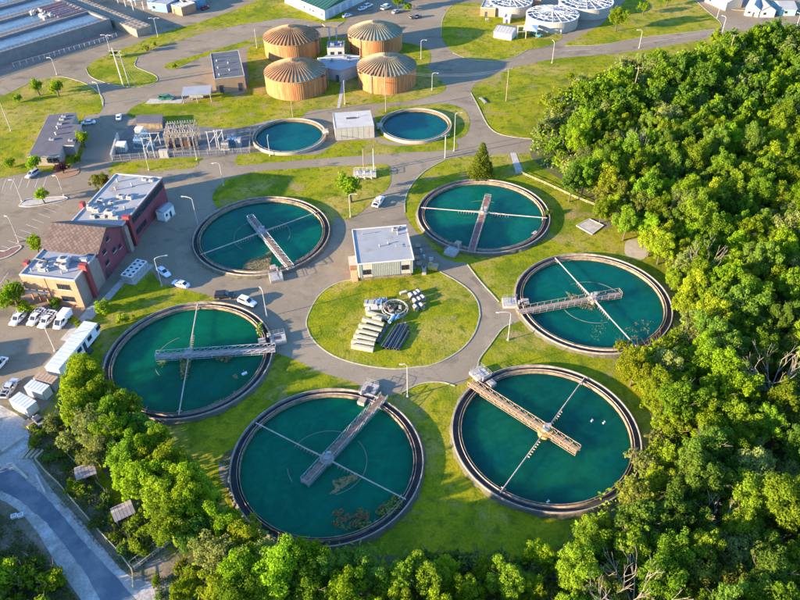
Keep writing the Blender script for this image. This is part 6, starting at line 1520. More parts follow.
for u, v, lab in ((21, 516, 'larger white block on the left bank of the track'), (14.5, 517, 'smaller white block on the left bank of the track')):
    p = G(u, v); t = thing('marker_block', lab, 'block', (p.x, p.y, 0), .4); MB().box(-.5, .5, -.4, .4, 0, .5).build('block', white_paint, t); MB().box(-.3, .3, -.2, .2, .503, .6).build('cap', galv, t)
p = G(30, 426.5); t = thing('yellow_container', 'small yellow open box at the edge of the gravel yard below the white container', 'box', (p.x, p.y, 0), -.5)
MB().box(-.95, .95, -.8, .8, 0, 1.1).build('bin', yel, t); MB().box(-.85, .85, -.7, .7, 1.103, 1.13).build('fill', tanr, t)
p = G(40, 424); t = thing('work_machine', 'dark machine with pale pipes behind the yellow box and the front white container', 'machine', (p.x, p.y, 0), -.7)
MB().box(-1.5, 1.5, -.7, .7, .4, 1.3).build('frame', greyp, t); MB().box(-.6, .8, -.6, .6, 1.303, 2.0).build('engine', dark_steel, t); MB().tube((-2.2, 0, .8), (-1.4, 0, .8), .12, 6).build('drawbar', white_steel, t)
for s_ in (-.8, .8): MB().tube((0, s_ - .1, .4), (0, s_ + .1, .4), .4, 12).build('tyre', tyre_m, t)
fence_line([(517, 172), (545, 184), (575, 198), (598, 207)], .8, 'low pale fence line along the wood beyond the upper right tank', 'fence', 'low_fence', rail_m, 3.0, None, 2, .08)
# shed outside the frame on the left (its shadow falls into the car park)
t = thing('storage_shed', 'flat roofed storage shed at the left side of the lower car park', 'shed', (-125, 99, 0), .2)
shell(t, 12, 10, 6.5, brick, roof_clean); window(t, 'f', 2, 2, 2, 1.4, W=12); door(t, 'f', 6, 3, 3.2, 12, 10)
p = G(487, 22); t = thing('road_sign', 'small white sign board on two posts in the top lawn near the road', 'sign', (p.x, p.y, 0), .3)
for x in (-.5, .5): MB().cyl(x, 0, 0, 1.6, .05, 6).build('post', galv, t)
MB().box(-.8, .8, -.05, .05, .9, 1.7).build('board', white_paint, t)
p = G(483, 101); t = thing('bench_frame', 'grey slatted frame lying on the lawn right of the road bend', 'frame', (p.x, p.y, 0), 1.9)
MB().box(-2.4, 2.4, -.5, .5, .3, .4).build('top', greyp, t)
for x in (-2.2, 2.2): MB().box(x - .08, x + .08, -.5, .5, 0, .298).build('leg', greyp, t)
# ================================================================ VEGETATION
def leaf_mat(name, c1, c2, trans=.5):
    m = bpy.data.materials.new(name); m.use_nodes = True; N = m.node_tree.nodes; L = m.node_tree.links
    for n in list(N): N.remove(n)
    out = N.new('ShaderNodeOutputMaterial'); df = N.new('ShaderNodeBsdfDiffuse'); tr = N.new('ShaderNodeBsdfTranslucent'); mx = N.new('ShaderNodeMixShader'); mx.inputs[0].default_value = trans
    oi = N.new('ShaderNodeObjectInfo'); tc = N.new('ShaderNodeTexCoord'); n = N.new('ShaderNodeTexNoise'); n.inputs['Scale'].default_value = .9; n.inputs['Detail'].default_value = 3
    L.new(tc.outputs['Object'], n.inputs['Vector']); r = N.new('ShaderNodeMapRange'); r.inputs['From Min'].default_value = .3; r.inputs['From Max'].default_value = .7; L.new(n.outputs['Fac'], r.inputs['Value'])
    x = N.new('ShaderNodeMix'); x.data_type = 'RGBA'; L.new(r.outputs[0], x.inputs[0]); x.inputs[6].default_value = (*c1, 1); x.inputs[7].default_value = (*c2, 1)
    h = N.new('ShaderNodeHueSaturation'); L.new(x.outputs[2], h.inputs['Color'])
    a = N.new('ShaderNodeMapRange'); a.inputs['To Min'].default_value = .485; a.inputs['To Max'].default_value = .52; L.new(oi.outputs['Random'], a.inputs['Value']); L.new(a.outputs[0], h.inputs['Hue'])
    w_ = N.new('ShaderNodeMath'); w_.operation = 'MULTIPLY'; w_.inputs[1].default_value = 7.31; L.new(oi.outputs['Random'], w_.inputs[0]); f = N.new('ShaderNodeMath'); f.operation = 'FRACT'; L.new(w_.outputs[0], f.inputs[0])
    v = N.new('ShaderNodeMapRange'); v.inputs['To Min'].default_value = .7; v.inputs['To Max'].default_value = 1.3; L.new(f.outputs[0], v.inputs['Value']); L.new(v.outputs[0], h.inputs['Value'])
    L.new(h.outputs[0], df.inputs[0]); L.new(h.outputs[0], tr.inputs[0]); L.new(df.outputs[0], mx.inputs[1]); L.new(tr.outputs[0], mx.inputs[2]); L.new(mx.outputs[0], out.inputs[0])
    MATS[name] = m; return m
LM = {'bright': leaf_mat('leaf_bright', (.255, .345, .014), (.175, .270, .012)), 'mid': leaf_mat('leaf_mid', (.200, .285, .016), (.135, .220, .016)), 'dark': leaf_mat('leaf_dark', (.115, .205, .026), (.135, .215, .024)),
      'pale': leaf_mat('leaf_pale', (.260, .295, .080), (.185, .225, .050)), 'yellow': leaf_mat('leaf_yellow', (.290, .345, .018), (.200, .270, .014)), 'purple': leaf_mat('leaf_purple', (.08, .025, .035), (.06, .04, .03)), 'olive': leaf_mat('leaf_olive', (.200, .220, .030), (.130, .165, .024))}
bark = mat('bark', (.11, .085, .06), .95, (.07, .055, .04), 2.0, fine=.2); dead_bark = mat('dead_bark', (.30, .25, .20), .9, (.2, .165, .13), 1.5)
def crown_mesh(seed, Rr, zc, hz, nl, nleaf, leaf, kind='broad', gap=.0):
    g = np.random.default_rng(seed)
    if kind == 'broad':
        d = g.normal(size=(nl, 3)); d[:, 2] = np.abs(d[:, 2]) * 1.1 - .5; d /= np.linalg.norm(d, axis=1)[:, None]
        nl = int(nl * 2.6); d = g.normal(size=(nl, 3)); d[:, 2] = np.abs(d[:, 2]) * 1.15 - .5; d /= np.linalg.norm(d, axis=1)[:, None]
        el = g.uniform(.75, 1.15); ph = g.uniform(0, 6.28, 3); az = np.arctan2(d[:, 1], d[:, 0]); lump = 1 + .16 * np.sin(2 * az + ph[0]) + .13 * np.sin(3 * az + ph[1]) + .08 * np.sin(5 * az + ph[2])
        rad = (g.uniform(.38, .92, nl) * lump)[:, None]; c = d * rad * np.array([Rr * el, Rr / el, hz]); c[:, 2] += zc; rl = g.uniform(.10, .25, nl) * Rr
        c = np.vstack([c, [[0, 0, zc]], [[.1 * Rr, 0, zc + hz * .4]]]); rl = np.append(rl, [Rr * .5, Rr * .36])
    elif kind == 'cone':
        f_ = g.uniform(0, 1, nl) ** .8; a = g.uniform(0, 6.28, nl); rr_ = Rr * (1 - f_) * .75
        c = np.stack([rr_ * np.cos(a), rr_ * np.sin(a), zc - hz + 2 * hz * f_], 1); rl = Rr * (.16 + .28 * (1 - f_))
    w_ = rl ** 2; k = g.choice(len(rl), size=int(nleaf * 1.6), p=w_ / w_.sum())
    d = g.normal(size=(len(k), 3)); d /= np.linalg.norm(d, axis=1)[:, None]
    P = c[k] + d * (rl[k] * g.uniform(.62, 1.22, len(k)))[:, None]
    inside = np.zeros(len(k), bool)
    for i in range(len(rl)): inside |= (np.linalg.norm(P - c[i], axis=1) < rl[i] * .6)
    keep = ~inside & (P[:, 2] > .4); P = P[keep][:nleaf]; d = d[keep][:nleaf]
    n = d * .9 + g.normal(size=P.shape) * .6 + np.array([0, 0, .5]); n /= np.linalg.norm(n, axis=1)[:, None]
    t = g.normal(size=P.shape); a = np.cross(n, t); a /= np.linalg.norm(a, axis=1)[:, None]; b = np.cross(n, a)
    s_ = (leaf * g.uniform(.6, 1.35, len(P)))[:, None]
    return np.stack([P - a * s_, P - b * s_ * .7, P + a * s_, P + b * s_ * .7], 1).reshape(-1, 3)
def trunk_mesh(seed, H, Rr, r0=.28):
    rr = random.Random(seed); b = MB(); top = (rr.uniform(-.4, .4), rr.uniform(-.4, .4), H * .62)
    b.tube((0, 0, 0), (top[0] * .5, top[1] * .5, H * .35), r0, 7, r0 * .75); b.tube((top[0] * .5, top[1] * .5, H * .35), top, r0 * .75, 6, r0 * .4); b.tube(top, (top[0], top[1], H * .88), r0 * .4, 5, .04)
    for k in range(7):
        a = 2 * PI * k / 7 + rr.random(); z = H * rr.uniform(.3, .6); q = (Rr * .6 * math.cos(a), Rr * .6 * math.sin(a), z + H * .22); b.tube((0, 0, z), q, r0 * .35, 5, .05)
        for j in range(2): b.tube(q, (q[0] * 1.3 + rr.uniform(-.7, .7), q[1] * 1.3 + rr.uniform(-.7, .7), q[2] + rr.uniform(.3, 1.4)), .06, 4, .02)
    return b
class Kind: pass
KINDS = {}
def make_kind(key, seed, Rr, H, mat_, nl=30, nleaf=11000, leaf=.195, kind='broad', z0=.13):
    k = Kind(); hz = (H * (1 - z0)) / 2; zc = H - hz
    V = crown_mesh(seed, Rr, zc, hz, nl, nleaf, leaf, kind); k.R = Rr; k.H = H
    me = None; k.V = V; k.mat = mat_; k.crown = None; k.trunk = None; k.seed = seed; KINDS[key] = k
make_kind('b1', 11, 4.6, 11.5, LM['bright']); make_kind('b2', 12, 4.2, 10.5, LM['bright'], 26); make_kind('b3', 13, 5.0, 12.5, LM['bright'], 36, 12500)
make_kind('m1', 21, 4.6, 11.5, LM['mid']); make_kind('m2', 22, 4.2, 12.0, LM['mid'], 26); make_kind('m3', 23, 5.2, 13.0, LM['mid'], 38, 12500)
make_kind('d1', 31, 4.4, 11.0, LM['dark'], 28, 10000, .2); make_kind('d2', 32, 4.0, 12.5, LM['dark'], 30, 9800, .2)
make_kind('p1', 41, 4.4, 10.5, LM['pale'], 30, 7500, .2); make_kind('p2', 42, 3.8, 9.5, LM['pale'], 26, 6500, .19)
make_kind('y1', 51, 4.2, 10.0, LM['yellow'], 30, 9800, .19); make_kind('y2', 52, 3.4, 8.5, LM['yellow'], 24, 7000, .18)
make_kind('o1', 61, 4.0, 10.0, LM['olive'], 30, 7500, .2)
make_kind('cone', 71, 3.7, 11.0, leaf_mat('leaf_conifer', (.17, .225, .02), (.10, .155, .016)), 110, 9500, .2, 'cone', .04)
make_kind('u1', 81, 1.9, 3.0, LM['mid'], 16, 1500, .17, z0=.05); make_kind('u2', 82, 1.9, 2.6, LM['yellow'], 16, 1500, .17, z0=.05); make_kind('u3', 83, 1.7, 2.4, LM['dark'], 14, 1300, .17, z0=.05); make_kind('u4', 84, 2.0, 3.2, LM['pale'], 16, 1500, .16, z0=.05); make_kind('u5', 85, 2.0, 3.0, LM['bright'], 16, 1500, .17, z0=.05); make_kind('pu', 86, 2.4, 4.5, LM['purple'], 20, 2000, .18)
make_kind('s1', 91, 2.6, 5.5, LM['bright'], 20, 2200, .2, z0=.25)
def plant(key, x, y, lab, cat='tree', s_=1.0, rz=None, group=None, name=None, sz=None, z=0):
    k = KINDS[key]; rz = rnd.uniform(0, 6.28) if rz is None else rz
    shrub = key in ('u1', 'u2', 'u3', 'u4', 'u5'); name = name or ('shrub' if shrub else 'conifer_tree' if key == 'cone' else 'broadleaf_tree')
    t = thing(name, lab, cat, (x, y, z), rz, group); t.scale = (s_, s_, (sz or s_))
    if k.crown is None:
        k.crown = quads_obj('crown', k.V, k.mat, t); k.trunk = trunk_mesh(k.seed, k.H, k.R, .12 if shrub else .28).build('stem' if shrub else 'trunk', bark, t)
    else: inst(k.crown, 'crown', t); inst(k.trunk, 'stem' if shrub else 'trunk', t)
    return t
def plant_px(key, u, v, lab, cat='tree', s_=1.0, **kw):
    k = KINDS[key]; p = G(u, v, k.H * s_ * .55); return plant(key, p.x, p.y, lab, cat, s_, **kw)

single = [
 ('s1', 350, 188, 'small bright tree standing alone on the lawn behind the small square building', 1.6), ('cone', 482, 159, 'lone olive conifer on the lawn behind the upper right tank', 1.0),
 ('s1', 37, 87, 'larger left tree of three on the far left lawn by the basin road', 1.1), ('s1', 56, 88, 'second tree from the left on the far left lawn by the basin road', 1.1), ('u1', 17, 98, 'tiny dark tree left of the pair on the far left lawn', 1.0),
 ('s1', 83, 139, 'yellow-green tree at the right corner of the dark roofed office', 1.0), ('s1', 34, 163, 'round bright tree in front of the dark roofed office', .95), ('u5', 9, 163, 'small bright tree at the left edge of the far left lawn', 1.0), ('u1', 76, 158, 'dark green bush at the front corner of the dark roofed office', 1.0), ('pu', 61, 167, 'dark purple leaved tree in front of the dark roofed office', .9),
 ('o1', 100, 181, 'olive bushy tree at the back left corner of the office roof', .68), ('s1', 42, 196, 'small tree on the kerbed parking island', .85), ('s1', 35, 244, 'bright round tree against the left wall of the brown tiled gable', .95), ('s1', 12, 295, 'bright tree at the front left corner of the brick office', 1.3), ('u5', 24, 308, 'low bright bush in front of the brick office near the work vehicles', 1.0), ('u1', 55, 302, 'low green bush below the windows of the brick office', .9),
 ('u5', 102, 307, 'bright bush on the lawn between the office and the green left tank', 1.1), ('u2', 124, 318, 'yellow-green bush at the upper left rim of the green left tank', .9), ('m1', 618, 17, 'big round tree on the top right lawn casting a long shadow', .95), ('s1', 644, 8, 'smaller tree right of the big round tree on the top right lawn', 1.0), ('s1', 668, -2, 'tree at the top edge of the top right lawn', 1.2),
 ('u5', 113, 54, 'small bright bush at the foot of the lamp on the grass island', 1.0), ('u2', 146, 48, 'yellow bush on the bank of the grass island, left of several', 1.0), ('u2', 154, 44, 'yellow bush in the middle of the bank of the grass island', .8), ('s1', 571, 78, 'small bushy tree on the lawn near the upper tip of the wood', .8), ('b2', 716, 38, 'bright round tree at the upper corner of the wood by the far road', .7), ('u1', 701, 45, 'small dark bush on the verge left of the bright round tree at the far road', 1.0),
 ('p2', 641, 60, 'pale flowering shrub tree standing at the edge of the wood on the far verge', .7), ('u1', 174, 66, 'small bush on the left end of the thin grass strip', .7),
 ('b1', 83, 370, 'tallest bright tree behind the long trailer, left of the green tank', .85),
 ('u1', 408, 6, 'green bush on the small grass patch above the cars at the top', 1.3), ('m2', 398, 0, 'dark tree at the top edge above the silver car', .7), ('u2', 622, 345, 'yellow bush in the gap between the turquoise and the dark right tanks', .9),
 ('u3', 548, 213, 'low dark bush against the right rim of the upper right tank', .7),
]
for key, u, v, lab, s_ in single: plant_px(key, u, v, lab, 'bush' if key[0] == 'u' else 'tree', s_)

# the wood on the right: each tree an object
def pj(x, y, z): return proj(x, y, z)
COL = {'b': 'bright green', 'm': 'mid green', 'd': 'dark green', 'p': 'pale grey-green', 'y': 'yellow-green', 'o': 'olive'}
def zone(u, v):
    if v < 75: return 'along the far road'
    if v < 130: return 'at the far wood end, ' + ('left half' if u < 690 else 'right half')
    if u < 640 and v < 230: return 'of the wood above the concrete pad'
    if v < 185: return 'in the upper wood, ' + ('left part' if u < 690 else 'centre' if u < 745 else 'right edge')
    if v < 240: return 'level with the concrete pad, ' + ('left part' if u < 710 else 'right edge')
    if v < 290: return 'in the wood behind turquoise tank, ' + ('left part' if u < 720 else 'right edge')
    if v < 345: return 'right of the turquoise tank, ' + ('left part' if u < 730 else 'right edge')
    if v < 400: return 'level with the big dead tree, ' + ('left part' if u < 710 else 'right edge')
    if v < 450: return 'right of the dark tank, ' + ('left part' if u < 720 else 'right edge')
    if v < 500: return 'in the lower wood, ' + ('left part' if u < 720 else 'right edge')
    if u < 470: return 'in the bottom tree row, left end'
    if u < 600: return 'in the bottom tree row, right part'
    if v < 550: return 'near the pale forked dead tree, ' + ('left side' if u < 700 else 'right side')
    return 'at the bottom edge, ' + ('left of the dead tree' if u < 640 else 'middle' if u < 720 else 'right corner')
rw = random.Random(99); placed = []
def free(x, y, d): return all((x - a) ** 2 + (y - b) ** 2 > (d * s) ** 2 for a, b, s in placed)
BOT = [(u, v) for u, v in WOOD]
DEAD = [(776, 372, 8.5), (714, 510, 5), (640, 588, 6)]
ORD = ['leftmost'] + [w_ + ' from left' for w_ in 'second third fourth fifth sixth seventh eighth ninth tenth eleventh twelfth thirteenth fourteenth fifteenth sixteenth seventeenth eighteenth nineteenth twentieth twenty-first twenty-second twenty-third twenty-fourth twenty-fifth twenty-sixth twenty-seventh twenty-eighth twenty-ninth thirtieth thirty-first thirty-second'.split()]
def ordinals(items):
    """items: (object, colour, place, u): the label tells alike neighbours apart by their order from the left"""
    gr = {}
    for it in items: gr.setdefault((it[1], it[2]), []).append(it)
    for (c_, pl_), L_ in gr.items():
        L_.sort(key=lambda i: i[3])
        for k, it in enumerate(L_):
            it[0]['label'] = ('%s %s %s' % (c_, it[4], pl_)) if len(L_) == 1 else '%s of the %s %ss %s' % (ORD[min(k, 31)], c_, it[4], pl_)
nw = 0; cand = []
for i in range(-16, 72):
    for j in range(0, 74):
        sp_ = 6.0; x = i * sp_ + (j % 2) * sp_ / 2 + rw.uniform(-1.7, 1.7); y = 52 + j * sp_ * .86 + rw.uniform(-1.7, 1.7)
        u, v = pj(x, y, 5.5)
        if not inpoly(u, v, BOT): continue
        if u < 262 or (u < 380 and v < 570) or (u < 570 and v < 574): continue
        if v < 120 and rw.random() < .12: continue
        if any((u - a) ** 2 + ((v - b) * 1.3) ** 2 < 14 ** 2 for a, b, _ in DEAD): continue
        cand.append((x, y, u, v))
cand.sort(key=lambda c: c[1])
inside = [c for c in cand if -15 < c[2] < 815 and 0 < c[3] < 650]
outside = [c for c in cand if c not in inside]
from mathutils import noise as mn
woodl = []
far_parts = []
for n_, (x, y, u, v) in enumerate(inside):
    q = mn.noise(Vector((x * .03, y * .03, 3))) ; r_ = rw.random()
    edge = min(abs(u - a) + abs(v - b) for a, b in WOOD[11:38])
    if edge < 28 and 200 < v < 480: pool = ['y1', 'b2', 'y2', 'b1', 'p2', 'y1', 'm1', 'y2']
    elif v < 120: pool = ['m1', 'd1', 'm2', 'b2', 'p2', 'd2', 'o1']
    elif u > 700 and 430 < v < 520: pool = ['d1', 'd2', 'm3', 'p1']
    elif u > 730 and v > 500: pool = ['p1', 'p2', 'm1', 'o1', 'd1']
    elif q > .12: pool = ['b1', 'b3', 'b2', 'y1', 'm1']
    elif q < -.15: pool = ['d1', 'm2', 'd2', 'm3', 'o1', 'm1']
    else: pool = ['b1', 'm1', 'm3', 'b3', 'y1', 'm2', 'o1', 'd2', 'b2', 'p1']
    k = rw.choice(pool); s_ = rw.uniform(.66, 1.0)
    if edge < 16 and 180 < v < 480: s_ *= .85
    if v > 520 and u < 600: s_ *= .8
    if n_ >= 265:
        Vc = KINDS[k].V.reshape(-1, 4, 3)[n_ % 5::5]; a = rw.uniform(0, 6.28); ca, sa = math.cos(a), math.sin(a); ctr = Vc.mean(1, keepdims=True); Vc = (ctr + (Vc - ctr) * 1.9).reshape(-1, 3) * s_
        far_parts.append((k[0], np.stack([x + Vc[:, 0] * ca - Vc[:, 1] * sa, y + Vc[:, 0] * sa + Vc[:, 1] * ca, Vc[:, 2] * 1.1], 1))); continue
    t = plant(k, x, y, 'tree', 'tree', s_, group='trees of the wood on the right', sz=s_ * rw.uniform(.95, 1.3)); woodl.append((t, COL[k[0]], zone(u, v), u, 'tree'))
    placed.append((x, y, s_))
ordinals(woodl)
if far_parts:      # the farthest trees, past the first few hundred: one canopy, five leaf colours
    MI = {'b': 0, 'y': 1, 'm': 2, 'd': 3, 'p': 4, 'o': 4}; fo_ = quads_obj('far_canopy', np.vstack([p_ for _, p_ in far_parts]), LM['bright'])
    for key_ in ('yellow', 'mid', 'dark', 'pale'): fo_.data.materials.append(LM[key_])
    fo_.data.polygons.foreach_set('material_index', np.concatenate([np.full(len(p_) // 4, MI[c_], np.int32) for c_, p_ in far_parts])); tag(fo_, 'farther treetops of the wood on the right', 'wood', None, 'stuff')
print('wood trees', len(inside), 'outside', len(outside))
# trees of the strip at lower left
for n_, (u, v, k, s_, w_) in enumerate([
 (75, 386, 'b2', .8, 'beside the storage containers'), (97, 392, 'y1', .85, 'below the left rim of the green tank'), (80, 404, 'b1', .8, 'between the machine and the green tank'), (110, 408, 'm1', .8, 'in front of the lower left rim of the green tank'), (128, 404, 'm2', .7, 'nearest the lower rim of the green tank'),
 (90, 425, 'p1', .85, 'left of the strip above the garden shelters'), (115, 430, 'b1', .85, 'middle of the strip below the green tank'), (140, 425, 'd1', .75, 'right side of the strip below the green tank'), (100, 448, 'p2', .9, 'just above the upper garden shelter'), (125, 455, 'm1', .85, 'right of the upper garden shelter'),
 (150, 446, 'b2', .85, 'in the strip above its widest bright crown'), (165, 462, 'y1', .95, 'on the right side of the strip level with the upper shelter'), (138, 478, 'b1', .9, 'between the two garden shelters on the right'), (185, 478, 'b3', .8, 'at the right edge of the strip by the bare soil'), (160, 492, 'y1', .95, 'right of the lower garden shelter'),
 (186, 505, 'b1', .95, 'in the strip left of the front tank'), (208, 500, 'y2', .9, 'nearest the left rim of the front tank'), (172, 520, 'm1', .9, 'at the head of the boardwalk'), (200, 530, 'd1', .8, 'lower left of the front tank in the shade'), (222, 524, 'b2', .85, 'below the left rim of the front tank'),
 (245, 540, 'y1', .9, 'under the lower left rim of the front tank'), (215, 553, 'p1', .85, 'at the right end of the side path'), (240, 568, 'b1', .9, 'near the bottom edge left of centre'), (262, 556, 'p2', .85, 'pale crown touching the lower rim of the front tank'), (280, 568, 'b3', .95, 'broad crown under the front tank'), (268, 590, 'y1', .9, 'cut by the bottom edge left of centre'),
 (305, 560, 'b1', .9, 'directly below the front rim of the front tank'), (310, 588, 'm1', .85, 'cut by the bottom edge below the front tank'), (330, 568, 'd2', .75, 'right of the broad crown under the front tank'), (345, 586, 'b2', .8, 'small crown at the bottom edge below the front tank'), (362, 566, 'd1', .8, 'bluish crown below the plants of the front tank'), (385, 585, 'y2', .8, 'cut by the bottom edge right of the front tank'),
 (216, 590, 'y2', .95, 'at the bottom edge beside the side path'), (188, 588, 'b2', .6, 'small crown at the bottom edge by the track'), (240, 598, 'm3', .8, 'lowest crown at the bottom left of centre'), (402, 578, 'm2', .8, 'at the left end of the tree row under the central lawn'),
 (446, 572, 'b2', .62, 'left sunlit crown in the row under the central lawn'), (488, 574, 'b1', .58, 'second sunlit crown in the row under the central lawn'), (543, 556, 'b3', .6, 'tall sunlit crown in the row under the central lawn')]):
    p = G(u, v, KINDS[k].H * s_ * .6); plant(k, p.x, p.y, '%s tree %s' % (COL[k[0]], w_), 'tree', s_, group='trees of the strip along the lower left and bottom')
# shrubs: plot, corner, wood edge
def shrubs(pl, n, kinds, where, grp, smin=.6, smax=1.2, seed=1, mind=2.0):
    rr = random.Random(seed); xs = [p[0] for p in pl]; ys = [p[1] for p in pl]; got = []; its = []; tr = 0
    while len(got) < n and tr < n * 60:
        tr += 1; u, v = rr.uniform(min(xs), max(xs)), rr.uniform(min(ys), max(ys))
        if not inpoly(u, v, pl): continue
        p = G(u, v, .8)
        if any((p.x - a) ** 2 + (p.y - b) ** 2 < mind ** 2 for a, b in got): continue
        got.append((p.x, p.y)); k = rr.choice(kinds); c_ = {'u1': 'mid green', 'u2': 'yellow-green', 'u3': 'dark green', 'u4': 'pale grey-green', 'u5': 'bright green'}[k]
        t = plant(k, p.x, p.y, 'shrub', 'shrub', rr.uniform(smin, smax), group=grp); its.append((t, c_, where, u, 'shrub'))
    ordinals(its)
shrubs([(46, 450), (60, 448), (90, 478), (125, 520), (158, 545), (134, 564), (100, 528), (70, 494), (48, 470)], 15, ['u1', 'u3', 'u3', 'u1', 'u2', 'u3'], 'inside the fenced overgrown plot', 'shrubs of the overgrown plot', .5, .95, 2, 1.7)
shrubs([(-10, 530), (20, 545), (50, 570), (75, 610), (-10, 620)], 13, ['u1', 'u3', 'u5', 'u1'], 'in the corner beyond the track', 'shrubs beyond the track', .7, 1.4, 3, 2.2)
shrubs([(28, 425), (45, 432), (52, 445), (38, 452), (28, 446)], 4, ['u5', 'u3', 'u2'], 'round the yellow box', 'shrubs by the gravel yard', .4, .8, 4, 1.4)
shrubs([(150, 572), (178, 562), (200, 575), (196, 600), (160, 600), (150, 590)], 6, ['u2', 'u3', 'u5'], 'below the boardwalk', 'shrubs below the boardwalk', .4, .8, 5, 1.6)
shrubs([(622, 222), (650, 238), (664, 258), (680, 290), (690, 320), (668, 350), (640, 352), (626, 368), (648, 400), (656, 436), (640, 472), (652, 476), (672, 430), (660, 390), (650, 370), (690, 350), (708, 318), (690, 270), (668, 236), (640, 214)], 52, ['u2', 'u5', 'u2', 'u1', 'u4'], 'at the wood edge by the right tanks', 'shrubs at the wood edge', .9, 1.9, 6, 2.4)
shrubs([(540, 145), (560, 165), (600, 190), (632, 215), (640, 205), (600, 175), (560, 145), (556, 112), (545, 112)], 22, ['u5', 'u1', 'u4'], 'beyond the low fence line', 'shrubs at the upper wood edge', 1.1, 2.1, 7, 2.4)
shrubs([(600, 74), (640, 62), (700, 50), (735, 40), (800, 32), (800, 45), (740, 55), (690, 66), (640, 80), (600, 86), (560, 104), (545, 108), (538, 140), (530, 138), (534, 112), (552, 94)], 44, ['u1', 'u4', 'u3', 'u2'], 'along the far verge of the wood', 'shrubs at the far wood edge', 1.0, 1.7, 8, 2.6)
shrubs([(400, 562), (560, 560), (590, 532), (612, 520), (590, 570), (500, 592), (400, 590)], 26, ['u3', 'u1', 'u3', 'u4'], 'along the bottom of the central lawn', 'shrubs along the central lawn', .9, 1.5, 9, 2.2)
shrubs([(60, 418), (72, 432), (95, 458), (84, 462), (62, 440), (50, 430)], 10, ['u4', 'u2', 'u3'], 'above the upper garden shelter', 'shrubs above the garden shelters', .6, 1.1, 10, 1.7)
plant_px('u2', 77, 487, 'large bright yellow-green bush below the upper garden shelter', 'bush', 1.15); plant_px('u2', 145, 532, 'bright yellow-green bush right of the lower garden shelter', 'bush', 1.0); plant_px('u2', 136, 521, 'olive bush touching the lower garden shelter', 'bush', .9)
# dead trees with bare pale branches
def dead_tree(u, v, h, lab, seed, spread=1.0, zt=.5, pieces=6):
    p = G(u, v, h * zt); rr = random.Random(seed); t = thing('dead_tree', lab, 'dead tree', (p.x, p.y, 0), rr.uniform(0, 6)); 
    MB().tube((0, 0, 0), (.2, 0, h * .35), .3, 7, .22).build('trunk', dead_bark, t)
    for k in range(pieces):
        b = MB(); a = 2 * PI * k / pieces + rr.uniform(-.3, .3); el = rr.uniform(.7, 1.25)
        def grow(o, d, L_, r, n):
            e = o + d * L_; b.tube(o, e, r * .75, 5, r * .45)
            if n:
                for _ in range(2 if n < 3 else 3):
                    nd = (d + Vector((rr.uniform(-.55, .55), rr.uniform(-.55, .55), rr.uniform(-.2, .4)))).normalized(); grow(e, nd, L_ * rr.uniform(.55, .8), r * .6, n - 1)
        grow(Vector((.2, 0, h * .3)), Vector((math.cos(a) * math.cos(el) * spread, math.sin(a) * math.cos(el) * spread, math.sin(el))).normalized(), h * .3, .16, 3); b.build('branch', dead_bark, t)
dead_tree(776, 378, 14, 'large dead tree with a fan of bare pale branches near the right edge', 1, 1.3, .6, 8); dead_tree(714, 508, 9.5, 'dead tree with pale bare fork in the lower right of the wood', 2, .8, .8, 4)
dead_tree(642, 588, 13, 'dead tree with thin bare branches at the bottom edge right of centre', 3, 1.2, .8, 7); dead_tree(612, 590, 11, 'smaller dead tree with bare twigs left of the one at the bottom edge', 4, 1.2, .8, 6); dead_tree(638, 138, 13, 'thin bare dead tree near the left wooden pole in the wood', 5, .7, .8, 4); dead_tree(708, 248, 12, 'grey bare dead crown in the middle of the wood', 6, .9, .9, 5)
shrubs([(0, 288), (22, 300), (50, 312), (84, 322), (78, 330), (60, 316), (34, 312), (0, 304)], 9, ['u5', 'u2', 'u1'], 'at the foot of the brick office', 'shrubs in front of the brick office', .3, .6, 12, 1.3)
def weeds(name, pl, n, hmax, size, m, label, seed):
    P = [G(u, v) for u, v in pl]; P = [(p.x, p.y) for p in P]; xs = [p[0] for p in P]; ys = [p[1] for p in P]; rr = random.Random(seed); pts = []
    while len(pts) < n:
        x, y = rr.uniform(min(xs), max(xs)), rr.uniform(min(ys), max(ys))
        if inpoly(x, y, P) and mn.noise(Vector((x * .35, y * .35, seed))) > rr.uniform(-.5, .15): pts.append((x, y, rr.random() ** 2 * hmax + .05))
    tag(quads_obj(name, clump_mesh(pts, size, seed, flat=.5), m), label, 'weeds', None, 'stuff')
PLOT = [(38, 460), (56, 444), (90, 474), (125, 515), (172, 536), (134, 568), (100, 532), (70, 498), (48, 472)]
wd1 = leaf_mat('leaf_weed', (.08, .12, .025), (.12, .14, .03), .3); wd2 = leaf_mat('leaf_dry', (.16, .14, .06), (.10, .11, .04), .3)
weeds('weeds', PLOT, 9000, .9, .17, wd1, 'tangled green weeds covering the fenced overgrown plot', 3); weeds('weeds', PLOT, 2500, 1.0, .15, wd2, 'dry weeds in the fenced overgrown plot', 4)
CORN = [(-20, 505), (14, 522), (45, 555), (85, 610), (-20, 630)]
weeds('weeds', CORN, 7000, .8, .18, wd1, 'low green weeds on the bank in the bottom left corner', 5); weeds('weeds', CORN, 2500, .6, .15, wd2, 'dry brush on the bank in the bottom left corner', 6)
weeds('weeds', [(100, 540), (120, 556), (136, 580), (126, 574), (96, 545), (50, 492), (54, 486)], 900, .35, .12, wd2, 'dry grass along the foot of the long rail fence', 7)
weeds('weeds', [(150, 580), (200, 575), (205, 605), (160, 605)], 2200, .6, .15, wd1, 'weeds on the rough bank below the boardwalk', 8)
weeds('weeds', [(26, 418), (46, 428), (60, 444), (44, 456), (30, 446)], 1500, .5, .14, wd1, 'weeds between the gravel yard and the plot', 9)
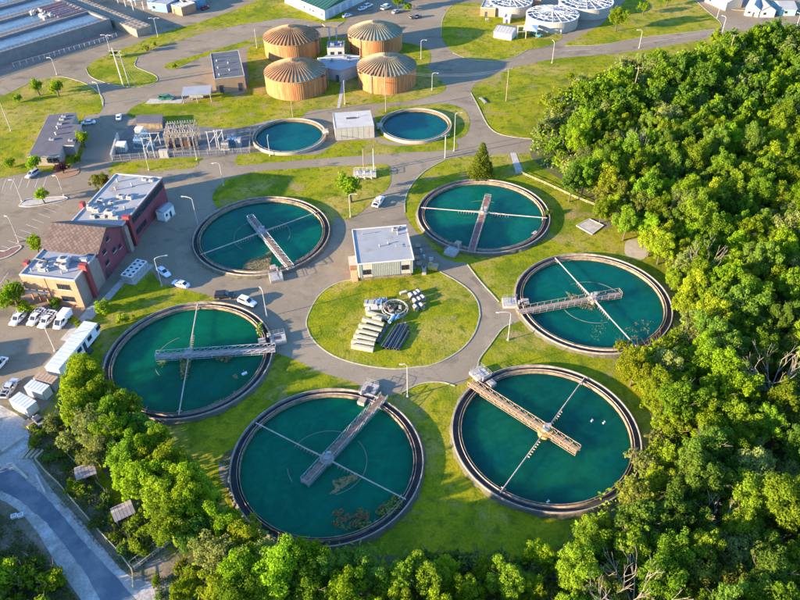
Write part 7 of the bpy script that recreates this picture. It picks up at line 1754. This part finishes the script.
# undergrowth between the trunks, and the wood that runs on outside the picture
rr = np.random.default_rng(5); pts = []
Wp = [G(u, v) for u, v in WOOD]; Wp = [(p.x, p.y) for p in Wp]
while len(pts) < 52000:
    A = np.stack([rr.uniform(-90, 200, 4000), rr.uniform(40, 345, 4000)], 1)
    for x, y in A:
        if inpoly(x, y, Wp): pts.append((x, y, rr.uniform(.1, 4.6)))
V = clump_mesh(pts[:52000], .55, 8, flat=.45); tag(quads_obj('undergrowth', V, leaf_mat('leaf_under', (.16, .25, .018), (.20, .28, .02), .45)), 'dark undergrowth on the floor of the wood', 'undergrowth', None, 'stuff')
if outside:
    rs = random.Random(4); parts_ = []
    for (x, y, u, v) in outside[:240]:
        k = KINDS[rs.choice(['b1', 'm1', 'm3', 'd1', 'y1'])]; Vc = k.V.reshape(-1, 4, 3)[::6]; a = rs.uniform(0, 6.28); ca, sa = math.cos(a), math.sin(a); ctr = Vc.mean(1, keepdims=True)
        Vc = (ctr + (Vc - ctr) * 2.3).reshape(-1, 3); parts_.append(np.stack([x + Vc[:, 0] * ca - Vc[:, 1] * sa, y + Vc[:, 0] * sa + Vc[:, 1] * ca, Vc[:, 2]], 1))
    tag(quads_obj('offscreen_wood', np.vstack(parts_), LM['mid']), 'wood running on beyond the right edge of the picture', 'wood', None, 'stuff')
# unseen trees added left of the track to cast shade over it
rs = random.Random(8); parts_ = []
for k_ in range(46):
    v = rs.uniform(455, 640); u = rs.uniform(-150, -45); p = G(u, v); k = KINDS[rs.choice(['b1', 'm1', 'm3', 'd1'])]; Vc = k.V.reshape(-1, 4, 3)[::6]; a = rs.uniform(0, 6.28); ca, sa = math.cos(a), math.sin(a); ctr = Vc.mean(1, keepdims=True)
    Vc = (ctr + (Vc - ctr) * 2.3).reshape(-1, 3) * .62; parts_.append(np.stack([p.x + Vc[:, 0] * ca - Vc[:, 1] * sa, p.y + Vc[:, 0] * sa + Vc[:, 1] * ca, Vc[:, 2]], 1))
tag(quads_obj('offscreen_wood', np.vstack(parts_), LM['mid']), 'unseen trees added beyond the left edge to shade the track', 'wood', None, 'stuff')
